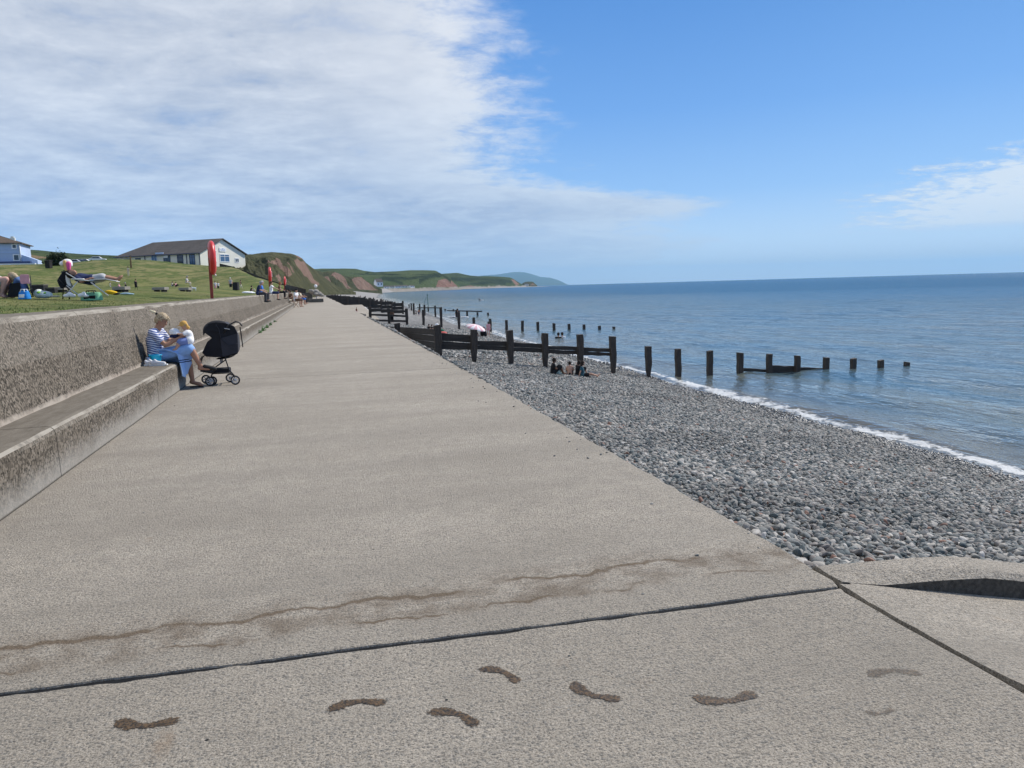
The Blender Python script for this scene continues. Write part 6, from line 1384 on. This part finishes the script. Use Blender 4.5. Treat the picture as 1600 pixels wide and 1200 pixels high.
# concrete picnic benches
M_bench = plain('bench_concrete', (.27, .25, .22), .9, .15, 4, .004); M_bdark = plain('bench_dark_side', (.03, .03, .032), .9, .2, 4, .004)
def bench(px, py, w_, h_, label, rz=0.):
    p = hit(px, py, lz, 15); dep = (p-V3(0, 0, EYE)).dot(Vector(cF)); m_ = dep/FPX; w, h = w_*m_, h_*m_
    rt = empty('picnic_bench', tuple(p), R(rz-15), label, 'bench', 'concrete benches on the lawn'); b = MB(); b.box((0, 0, h-.07), (w, .5, .14)); b.build('top', M_bench, rt, bevel=.015)
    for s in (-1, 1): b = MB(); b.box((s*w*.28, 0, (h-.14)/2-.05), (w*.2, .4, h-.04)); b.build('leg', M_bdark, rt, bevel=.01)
    return rt
bench(251, 455.8, 20, 7, 'empty concrete bench standing alone on the open lawn left of the seated man'); bench(290, 455.5, 16, 6, 'concrete bench under the man in grey, with a white dog beside it')
bench(190, 456.5, 20, 8.5, 'concrete bench behind the yellow bag with people sitting at it'); bench(95, 457, 18, 8.5, 'pale concrete bench behind the shoes, next to two dark planters')
for px, py, w_, h_, lb in ((62, 457.5, 21, 12.5, 'large dark square planter behind the printed shopping bag'), (81, 458, 15, 8.5, 'smaller dark planter between the large one and the pale bench')):
    p = hit(px, py, lz, 15); m_ = (p-V3(0, 0, EYE)).dot(Vector(cF))/FPX; rt = empty('planter', tuple(p), R(-15), lb, 'planter', 'dark planters on the lawn'); w, h = w_*m_, h_*m_
    b = MB(); b.box((0, 0, h/2-.05), (w, w*.6, h)); b.build('box', M_bdark, rt, bevel=.02); b = MB(); b.box((0, 0, h-.02), (w*1.04, w*.64, .06)); b.build('rim', M_block, rt, bevel=.01)
def put(px, pyb, pyt, kind, rz, label, H_, fn=lz, d0=15, sit=0., group=None, **kw):
    p = hit(px, pyb, fn, d0); k = min(1.35, max(.35, hfit(p, pyt, H_))); p.z += sit
    return person(label, p, R(rz), kind, k, group, vox=.03, **kw)
GL = 'people out on the lawn'; GW = 'people sitting on the sea wall'; GP = 'people by the seat at the far end of the walk'; GB = 'people on the shingle'; GS = 'people in the water'
put(201, 432, 416.5, 'stand', -120, 'person in cream clothes standing part way up the bank', 1.75, shirt=c_cream, bottom=c_cream, leg=.9, hair=dark, group=GL)
p = hit(205, 418.5, lz, 30); f = MB(); f.box((0, 0, .1), (.35, .12, .2)); rt = empty('marker_post', tuple(p), 0, 'short brown marker post on the bank above the person in cream', 'post'); b = MB(); b.hexa([(-.16, -.06, -.2), (.16, -.06, -.2), (.16, .06, -.2), (-.16, .06, -.2), (-.1, -.05, 1.9), (.1, -.05, 1.9), (.1, .05, 1.9), (-.1, .05, 1.9)]); b.build('post', plain('brown_wood', (.22, .14, .07), .8, .3, 5, .005), rt, bevel=.02); b = MB(); b.box((0, 0, 1.95), (.24, .14, .1)); b.build('post_cap', M_bdark, rt)
put(213, 454, 436, 'walk', -60, 'person in black striding across the lawn', 1.75, shirt=c_black, sleeve=1.9, bottom=c_black, leg=.98, hair=dark, shoes=M_dshoe, group=GL)
put(173, 452.5, 440.5, 'stand', 30, 'small child in white standing beyond the sunbather\'s feet', 1.75, shirt=c_white, bottom=c_white, leg=.3, hair=brownh, group=GL)
put(187, 451, 439, 'sit', 160, 'person in pink and grey seated at the bench behind the yellow bag', 1.22, shirt=c_pink, bottom=c_lgrey, leg=.9, hair=blond, group=GL)
put(197.5, 451, 437.5, 'sit', 200, 'person in a dark jacket seated at the right end of that bench', 1.22, shirt=c_black, sleeve=1.9, bottom=c_denim, leg=.9, hair=grey, group=GL)
put(269, 447.6, 440, 'ground', 0, 'left one of the pair sitting on the grass below the clubhouse', .86, shirt=c_lgrey, bottom=c_black, leg=.9, hair=dark, group=GL)
put(274.5, 448.2, 440.8, 'ground', -30, 'right one of the pair sitting on the grass below the clubhouse', .86, shirt=c_pink, bottom=c_black, leg=.9, hair=dark, group=GL)
put(292.5, 454.5, 438.5, 'sit', -15, 'man in light grey sitting on a concrete bench facing the dog', 1.22, shirt=c_lgrey, sleeve=1.5, bottom=c_cream, leg=.9, hair=grey, shoes=M_dshoe, group=GL, sit=.42)
put(337, 455, 439, 'walk', -90, 'walker in a white top, left one of the couple behind the lifebuoy post', 1.75, shirt=c_white, bottom=c_pink, leg=.4, hair=dark, group=GL)
put(341.5, 454.6, 440, 'walk', -90, 'walker in a white top, right one of the couple behind the lifebuoy post', 1.75, shirt=c_white, bottom=c_black, leg=.5, hair=brownh, group=GL)
put(361, 453.5, 433.5, 'stand', -80, 'man in a white cap and pale shirt standing beside the litter bin', 1.78, shirt=c_lgrey, bottom=c_black, leg=.5, hat=('cap', c_white), group=GL)
put(376.5, 452.5, 437.5, 'walk', -20, 'person in a black top and cream trousers right of the litter bin', 1.75, shirt=c_black, bottom=c_cream, leg=.95, hair=dark, group=GL)
put(392.5, 457, 446.5, 'ground', 10, 'dark-haired person in black sitting on the grass just behind the wall', .86, shirt=c_black, bottom=c_cream, leg=.9, hair=dark, group=GL)
p = hit(369, 453.6, lz, 30); m_ = (p-V3(0, 0, EYE)).dot(Vector(cF))/FPX; rt = empty('litter_bin', tuple(p), R(-15), 'square dark litter bin on the lawn between two standing people', 'bin'); b = MB(); b.box((0, 0, 6.*m_), (8.2*m_, 8*m_, 12*m_)); b.build('bin_body', M_bdark, rt, bevel=.03); b = MB(); b.box((0, 0, 12.2*m_), (8.8*m_, 8.6*m_, .6*m_)); b.build('lid', M_shed, rt, bevel=.03)
# white dog
p = hit(303, 455.2, lz, 30); rt = empty('dog', tuple(p), R(160), 'small white dog standing in front of the man on the bench', 'dog'); b = MB(); kk = .5
b.cap((-.2*kk, 0, .34*kk), (.16*kk, 0, .36*kk), .10*kk, .115*kk); b.cap((.17*kk, 0, .40*kk), (.27*kk, 0, .52*kk), .07*kk, .06*kk); b.cap((.28*kk, 0, .54*kk), (.40*kk, 0, .51*kk), .065*kk, .03*kk)
for sx, f_ in ((.16, .02), (-.2, -.04)):
    for sy in (-.07, .07): b.cap((sx*kk, sy*kk, .28*kk), ((sx+f_)*kk, sy*kk, .15*kk), .045*kk, .028*kk); b.cap(((sx+f_)*kk, sy*kk, .15*kk), ((sx+f_*.3)*kk, sy*kk, .03*kk), .026*kk, .024*kk)
b.cap((-.28*kk, 0, .40*kk), (-.42*kk, 0, .50*kk), .03*kk, .015*kk)
for s in (-1, 1): b.cap((.27*kk, s*.045*kk, .58*kk), (.25*kk, s*.06*kk, .64*kk), .022*kk, .01*kk)
o = b.build('dog_body', c_white, rt); remesh(o, .018, 2)
for px, rr_, lb in ((385, .25, 'white towel heaped on the wall edge, left of the person in black'), (392, .16, 'smaller white towel at the feet of the person in black')):
    p = hit(px, 458.6, lz, 20); b = MB(); b.ell((0, 0, .06), (rr_*1.3, rr_, .10)); b.ell((rr_, 0, .04), (rr_, rr_*.7, .07)); o = b.build('beach_towel', c_white); o.location = p; remesh(o, .03, 2); tag(o, lb, 'towel', 'white towels by the wall')

# ------------------------------------------------------------------ sitters on the wall
def wallsit(px, py_seat, py_top, label, rz=-5, x=-3.16, lean=0., **kw):
    p = onx(px, py_seat, x); p.z = 1.438+wrise(p.y); k = min(1.3, hfit(p, py_top, .92)); ov = kw.pop('ov', {}); return person(label, p, R(rz), 'sit', k, GW, ov, vox=.022, **kw)
wallsit(403, 458.5, 437.2, 'grey-haired man in a navy shirt with a white collar sitting on the wall', shirt=c_navy, sleeve=.9, bottom=c_grey, leg=.98, hair=grey, shoes=M_dshoe, ov=dict(che=(.08, 0, .42), nec=(.16, 0, .58), hea=(.24, 0, .70), shL=(.12, .18, .54), shR=(.12, -.18, .54), wrL=(.46, .10, .16), wrR=(.46, -.10, .16)))
wallsit(407.5, 458, 438.2, 'person in bright blue on the wall just beyond the man in navy', shirt=c_blue, sleeve=.8, bottom=c_grey, leg=.9, hair=grey, shoes=M_dshoe)
wallsit(424, 456.4, 439.5, 'man in a white T-shirt leaning back on the wall, arm on his knee', shirt=c_white, bottom=c_navy, leg=.5, hair=brownh, shoes=M_dshoe, ov=dict(che=(.0, 0, .44), nec=(.0, 0, .62), hea=(.04, 0, .78), elL=(.22, .18, .44), wrL=(.46, .14, .34), elR=(.22, -.18, .44), wrR=(.46, -.14, .34)))
wallsit(436, 456.2, 440.5, 'auburn-haired woman in a dark top on the wall by the edge-on lifebuoy', shirt=c_brown, bottom=c_black, leg=.9, hair=redh, hairlen=.8, shoes=M_dshoe)
def prom(px, pyb, pyt, kind, rz, label, H_, **kw):
    p = onz(px, pyb, 0.); k = min(1.5, hfit(p, pyt, H_)); s_ = kw.pop('sit', 0)*k; p.z += s_
    if s_: k = min(1.5, k)
    return person(label, p, R(rz), kind, k, GP, vox=.03, **kw)
prom(446, 476, 451.5, 'stand', -40, 'person in a blue dress and white leggings standing against the wall', 1.75, shirt=c_denim, bottom=c_white, leg=.9, hair=brownh)
prom(450, 476.5, 451, 'stand', -60, 'person in black standing right beside the one in the blue dress', 1.75, shirt=c_black, sleeve=1.9, bottom=c_grey, leg=.95, hair=dark)
prom(456.5, 480, 455, 'sit', -150, 'person in brown sitting on a folding stool at the end of the seat', 1.25, shirt=c_brown, bottom=c_cream, leg=.5, hair=dark, sit=.45)
prom(462.5, 480, 452.5, 'sit', -30, 'person in a white top and dark cap on the right-hand folding stool', 1.25, shirt=c_white, bottom=c_brown, leg=.5, hat=('cap', c_black), sit=.45)
prom(469, 476, 454.5, 'sit', -10, 'person in bright blue shorts and a white hat facing the sea', 1.25, shirt=c_cream, bottom=c_blue, leg=.5, hat=('cap', c_white), sit=.42)
prom(472.5, 474.5, 453.5, 'sit', -20, 'person in dark clothes behind the one in bright blue shorts', 1.25, shirt=c_black, bottom=c_grey, leg=.9, hair=brownh, sit=.42)
for px, py, lb in ((456, 480.3, 'wooden folding stool under the person in brown'), (463, 480.3, 'wooden folding stool under the person in the dark cap'), (469.5, 476.3, 'folding stool under the person in bright blue shorts'), (473, 475, 'folding stool under the person in dark clothes')):
    p = onz(px, py, 0); k = 1.25; rt = empty('folding_stool', tuple(p), 0, lb, 'stool', 'folding stools on the walk'); b = MB(); b.box((0, 0, .50*k), (.42*k, .4*k, .04)); b.build('seat', c_brown, rt); b = MB()
    for s in (-.18, .18): b.tube([(-.2*k, s*k, 0), (.2*k, s*k, .5*k)], .018, 8); b.tube([(.2*k, s*k, 0), (-.2*k, s*k, .5*k)], .018, 8)
    b.build('legs', plain('stool_wood', (.20, .09, .05), .6, .2, 6, .002), rt)
# weeds growing along the foot of the seat
wd = MB(); rw_ = np.random.default_rng(5)
for (px, py, n, h_) in ((403, 517, 26, .17), (409, 512.5, 20, .13), (414, 508.5, 16, .12), (420, 503.5, 12, .10), (398, 520.5, 16, .12)):
    p = onz(px, py, 0.); p.x = max(p.x, -2.30)
    for i in range(n*3):
        c = Vector((p.x+abs(rw_.normal(0, .05)), p.y+rw_.normal(0, .16), abs(rw_.normal(0, h_*.5)))); a = rw_.uniform(0, 6.28); u = Vector((math.cos(a), math.sin(a), rw_.uniform(-.3, .6)))*.05; v = Vector((-math.sin(a), math.cos(a), .2))*.03
        wd.add([c-u, c+v, c+u, c-v], [(0, 1, 2, 3)])
o = wd.build('weeds', plain('weed_leaves', (.05, .14, .03), .7, .4, 6, .001)); tag(o, 'green weeds growing in the joint at the foot of the seat', 'weeds', kind='stuff')

# ------------------------------------------------------------------ beach people
KG = .66
def bput(px, pyb, pyt, kind, rz, label, H_, fn=bz, d0=8, vox=.022, group=GB, **kw):
    p = hit(px, pyb, fn, d0, 400); k = min(1.3, max(.3, hfit(p, pyt, H_))); ov = kw.pop('ov', None); s_ = kw.pop('sink', 0); p.z -= s_*k; return person(label, p, R(rz), kind, k, group, ov, vox=vox, **kw)
bput(863.5, 585.5, 559.5, 'ground', -5, 'dark figure in a black top crouching on the pebbles, left one of the trio', .86, skin=cloth('shaded_tan', (.16, .09, .06)), shirt=c_black, bottom=c_black, leg=.5, hair=dark, vox=.014, detail=True)
bput(890.5, 587, 565.5, 'ground', 70, 'bare-backed youth with dark hair sitting between the other two on the pebbles', .84, skin=M_skin, bottom=c_black, leg=.5, hair=dark, vox=.014)
bput(910.5, 590, 564.5, 'ground_flat', -20, 'person in a teal top with bare legs stretched out on the pebbles', .86, skin=M_skin, shirt=c_teal, bottom=c_black, leg=.3, hair=dark, hairlen=.8, vox=.014)
bput(903, 588, 563.5, 'ground', 20, 'dark-haired person in black half hidden behind the groyne post', .86, skin=M_skin, shirt=c_black, bottom=c_black, leg=.5, hair=dark, hairlen=.6, vox=.016)
p = hit(871.5, 585.8, bz, 8); b = MB(); b.ell((0, 0, .14), (.16, .12, .15)); b.ell((.06, -.03, .05), (.14, .10, .07)); o = b.build('beach_bag', plain('pale_patterned_cloth', (.45, .58, .55), .8, .45, 14, .01)); o.location = p; remesh(o, .02, 2); tag(o, 'pale patterned beach bag between the crouching figure and the bare-backed youth', 'bag')
bput(763.5, 526.5, 502.5, 'stand', 80, 'bather in pink swimwear standing at the edge of the water', 1.75, skin=M_pink, shirt=c_pink, sleeve=.05, bottom=c_pink, leg=.12, hair=dark, hairlen=.7)
bput(613, 505.5, 483, 'stand', 90, 'person in a brown top standing behind the open rails', 1.75, skin=M_tan, shirt=c_brown, bottom=c_black, leg=.5, hair=dark)
bput(557.5, 492, 480.5, 'stand', -60, 'child in a dark top on the concrete slab beside the promenade', 1.75, fn=lambda X, Y: np.where(X > 3.05, -.55+0*X, -9.), skin=M_tan, shirt=c_brown, bottom=c_pink, leg=.5, hair=dark)
bput(669.5, 517.5, 506.5, 'ground', 30, 'left figure in black sitting behind the nearest groyne', .86, shirt=c_black, bottom=c_black, leg=.5, hair=dark)
bput(674, 517.5, 507, 'ground', 20, 'right figure in black sitting behind the nearest groyne', .86, shirt=c_black, bottom=c_black, leg=.5, hair=dark)
bput(740.5, 526.5, 515, 'ground', -30, 'person sitting in the shade of the pink parasol', .86, shirt=c_brown, bottom=c_black, leg=.5, hair=dark)
bput(654.5, 494, 482.5, 'stand', 60, 'left figure of two standing by the third groyne at the water', 1.75, skin=M_tan, bottom=c_navy, leg=.5, hair=dark)
bput(650.5, 493.5, 484, 'walk', 160, 'right figure of two, bending by the third groyne at the water', 1.75, skin=M_tan, shirt=c_grey, bottom=c_black, leg=.5, hair=dark)
for px, pb, pt, lb in ((563.5, 466.5, 461.5, 'tiny dark walker farthest left on the distant shingle'), (571.5, 466.3, 462, 'tiny walker second from the left on the distant shingle'), (519, 464.8, 460.5, 'tiny walker just past the end of the promenade')):
    bput(px, pb, pt, 'walk', 90, lb, 1.75, shirt=c_black, bottom=c_grey, leg=.9, hair=dark, vox=.04)
for px, pb, pt, sh, lb in ((872.5, 529.5, 525, 0, 'dark-haired swimmer, left one of two heads above the water'), (878.5, 529, 524.8, 0, 'dark-haired swimmer, right one of two heads above the water')):
    p = hit(px, pb, bz, 8, 400); person(lb, p-V3(0, 0, 1.32), R(60), 'stand', 1., GS, vox=.022, shirt=c_white if px > 875 else c_black, bottom=c_black, leg=.4, hair=dark)
def board(px, py, w_, label, rz, rider=None, group='paddleboards on the water'):
    p = hit(px, py, bz, 8, 900); m_ = (p-V3(0, 0, EYE)).dot(Vector(cF))/FPX; Lb = w_*m_; rt = empty('paddleboard', tuple(p+V3(0, 0, .05)), R(rz), label, 'paddleboard', group)
    n = 24; ol = [(Lb/2*math.cos(a), .38*math.sin(a)*(1-.25*abs(math.cos(a))**3)) for a in np.linspace(0, 2*PI, n, False)]; b = MB(); b.prism(ol, 0, .12); b.build('deck', c_white, rt, bevel=.03); b = MB(); b.box((0, 0, .125), (Lb*.5, .4, .012)); b.build('deck_pad', M_turq if rz > 5 else c_lgrey, rt); return p, m_
p, m_ = board(706, 496.5, 15, 'white paddleboard carrying the kneeling paddler', -14)
p, m_ = board(726, 497, 12, 'second white paddleboard, empty, right of the paddler', -10)
p = hit(715.5, 497, bz, 8, 900); person('paddler in black kneeling low on the water between the two boards', p+V3(0, 0, .12), R(90), 'ground', 1.15, GS, vox=.03, shirt=c_black, bottom=c_black, leg=.6, hair=dark)
p, m_ = board(752, 469.6, 7, 'white kayak far out on the water', -14); person('tiny paddler in black sitting in the far white kayak', p+V3(-.6, 0, .1), R(-14), 'ground_flat', .75, GS, vox=.04, shirt=c_black, bottom=c_black, leg=.5, hair=dark)
# parasol
p = hit(744, 527, bz, 8, 200); dep = (p-V3(0, 0, EYE)).dot(Vector(cF)); m_ = dep/FPX; um = empty('parasol', tuple(p), 0, 'pale pink and white striped parasol tilted on the shingle', 'parasol'); a_ = ony(743, 510, p.y)-p; tilt = Matrix.Translation((0, 0, 15*m_)) @ Matrix.Rotation(R(14), 4, 'Y') @ Matrix.Rotation(R(12), 4, 'X')
M_par, _g = newmat('parasol_cloth'); _o = _g.obj(); _s = _g.sep(_o); _a = _g.m('ARCTAN2', _s[1], _s[0]); _f = _g.m('FRACT', _g.m('MULTIPLY', _a, 8/6.28318)); finish(_g, _g.mix(_g.rng(_f, .48, .52), C4(.80, .76, .76), C4(.72, .42, .46)), .8, None, .2)
Rr = 16*m_; b = MB(); n = 32; prof = [(0.01, 4.6*m_), (Rr*.35, 4.1*m_), (Rr*.7, 2.4*m_), (Rr*.92, .5*m_), (Rr, -1.2*m_)]
b.lathe(prof, n=n, M=None); o = b.build('canopy', M_par, um); o.matrix_local = tilt; so_ = o.modifiers.new('solid', 'SOLIDIFY'); so_.thickness = .01
b = MB(); b.tube([(0, 0, -.2), tuple(tilt @ V3(0, 0, 4.6*m_))], .022, 8); b.build('pole', c_lgrey, um)
b = MB()
for q in range(8): a = q*PI/4; b.tube([tuple(tilt @ V3(0, 0, 4.3*m_)), tuple(tilt @ V3(Rr*.7*math.cos(a), Rr*.7*math.sin(a), 2.2*m_)), tuple(tilt @ V3(Rr*math.cos(a), Rr*math.sin(a), -1.3*m_))], .008, 6)
b.build('ribs', c_lgrey, um)
def lump(name, px, py, rx, rz_, m_, label, cat, fn=bz): 
    p = hit(px, py, fn, 8, 300); b = MB(); b.ell((0, 0, rz_*.7), (rx, rx*.7, rz_)); b.ell((rx*.5, 0, rz_*.4), (rx*.6, rx*.6, rz_*.6)); o = b.build(name, m_); o.location = p; remesh(o, .025, 2); tag(o, label, cat); return o
lump('rucksack', 755.5, 527, .22, .42, c_black, 'tall black rucksack standing right of the parasol', 'bag')
lump('beach_ball', 683, 516, .20, .30, c_white, 'white bundle beside the figures in black behind the groyne', 'bundle')
lump('green_bag', 688, 520, .28, .16, cloth('dark_green', (.02, .12, .07)), 'dark green bag right of the nearest groyne post', 'bag')
lump('red_towel', 692, 522, .26, .10, cloth('coral', (.62, .12, .10)), 'coral red towel on the pebbles behind the nearest groyne', 'towel')
p = hit(574, 489, bz, 8, 300); tt = empty('beach_tent', tuple(p), R(0), 'small white beach tent by the first open rail', 'tent'); b = MB(); b.add([(-.9, -.5, 0), (.5, -.5, 0), (.5, .6, 0), (-.9, .6, 0), (-.8, 0, .75), (-.2, .3, .7)], [(0, 1, 4), (1, 2, 5, 4), (2, 3, 5), (3, 0, 4, 5), (0, 3, 2, 1)]); b.build('shell', c_white, tt); b = MB(); b.bar((-.86, -.45, .02), (-.8, 0, .76), .02, .02); b.build('tent_pole', M_met, tt)
# channel marker with its stay
p = hit(669.5, 480, bz, 8, 400); m_ = (p-V3(0, 0, EYE)).dot(Vector(cF))/FPX; mk = empty('channel_marker', tuple(p), R(-14), 'thin leaning marker pole with a green topmark and a stay in the sea', 'marker'); M_grn = plain('green_paint', (.01, .10, .08), .5, .1, 5, .001)
b = MB(); b.tube([(0, 0, -1), (-1.*m_, 0, 19*m_)], .06, 8); b.build('pole', M_grn, mk); b = MB(); b.lathe([(.0, 0), (.9*m_, .2*m_), (0, 3*m_)], c=(-1.*m_, 0, 18*m_), n=12); b.build('topmark', M_grn, mk); b = MB(); b.tube([(-1*m_, 0, 16.5*m_), (-5*m_, 0, 11*m_), (-7.5*m_, 0, 1*m_)], .035, 6); b.build('stay', M_grn, mk)
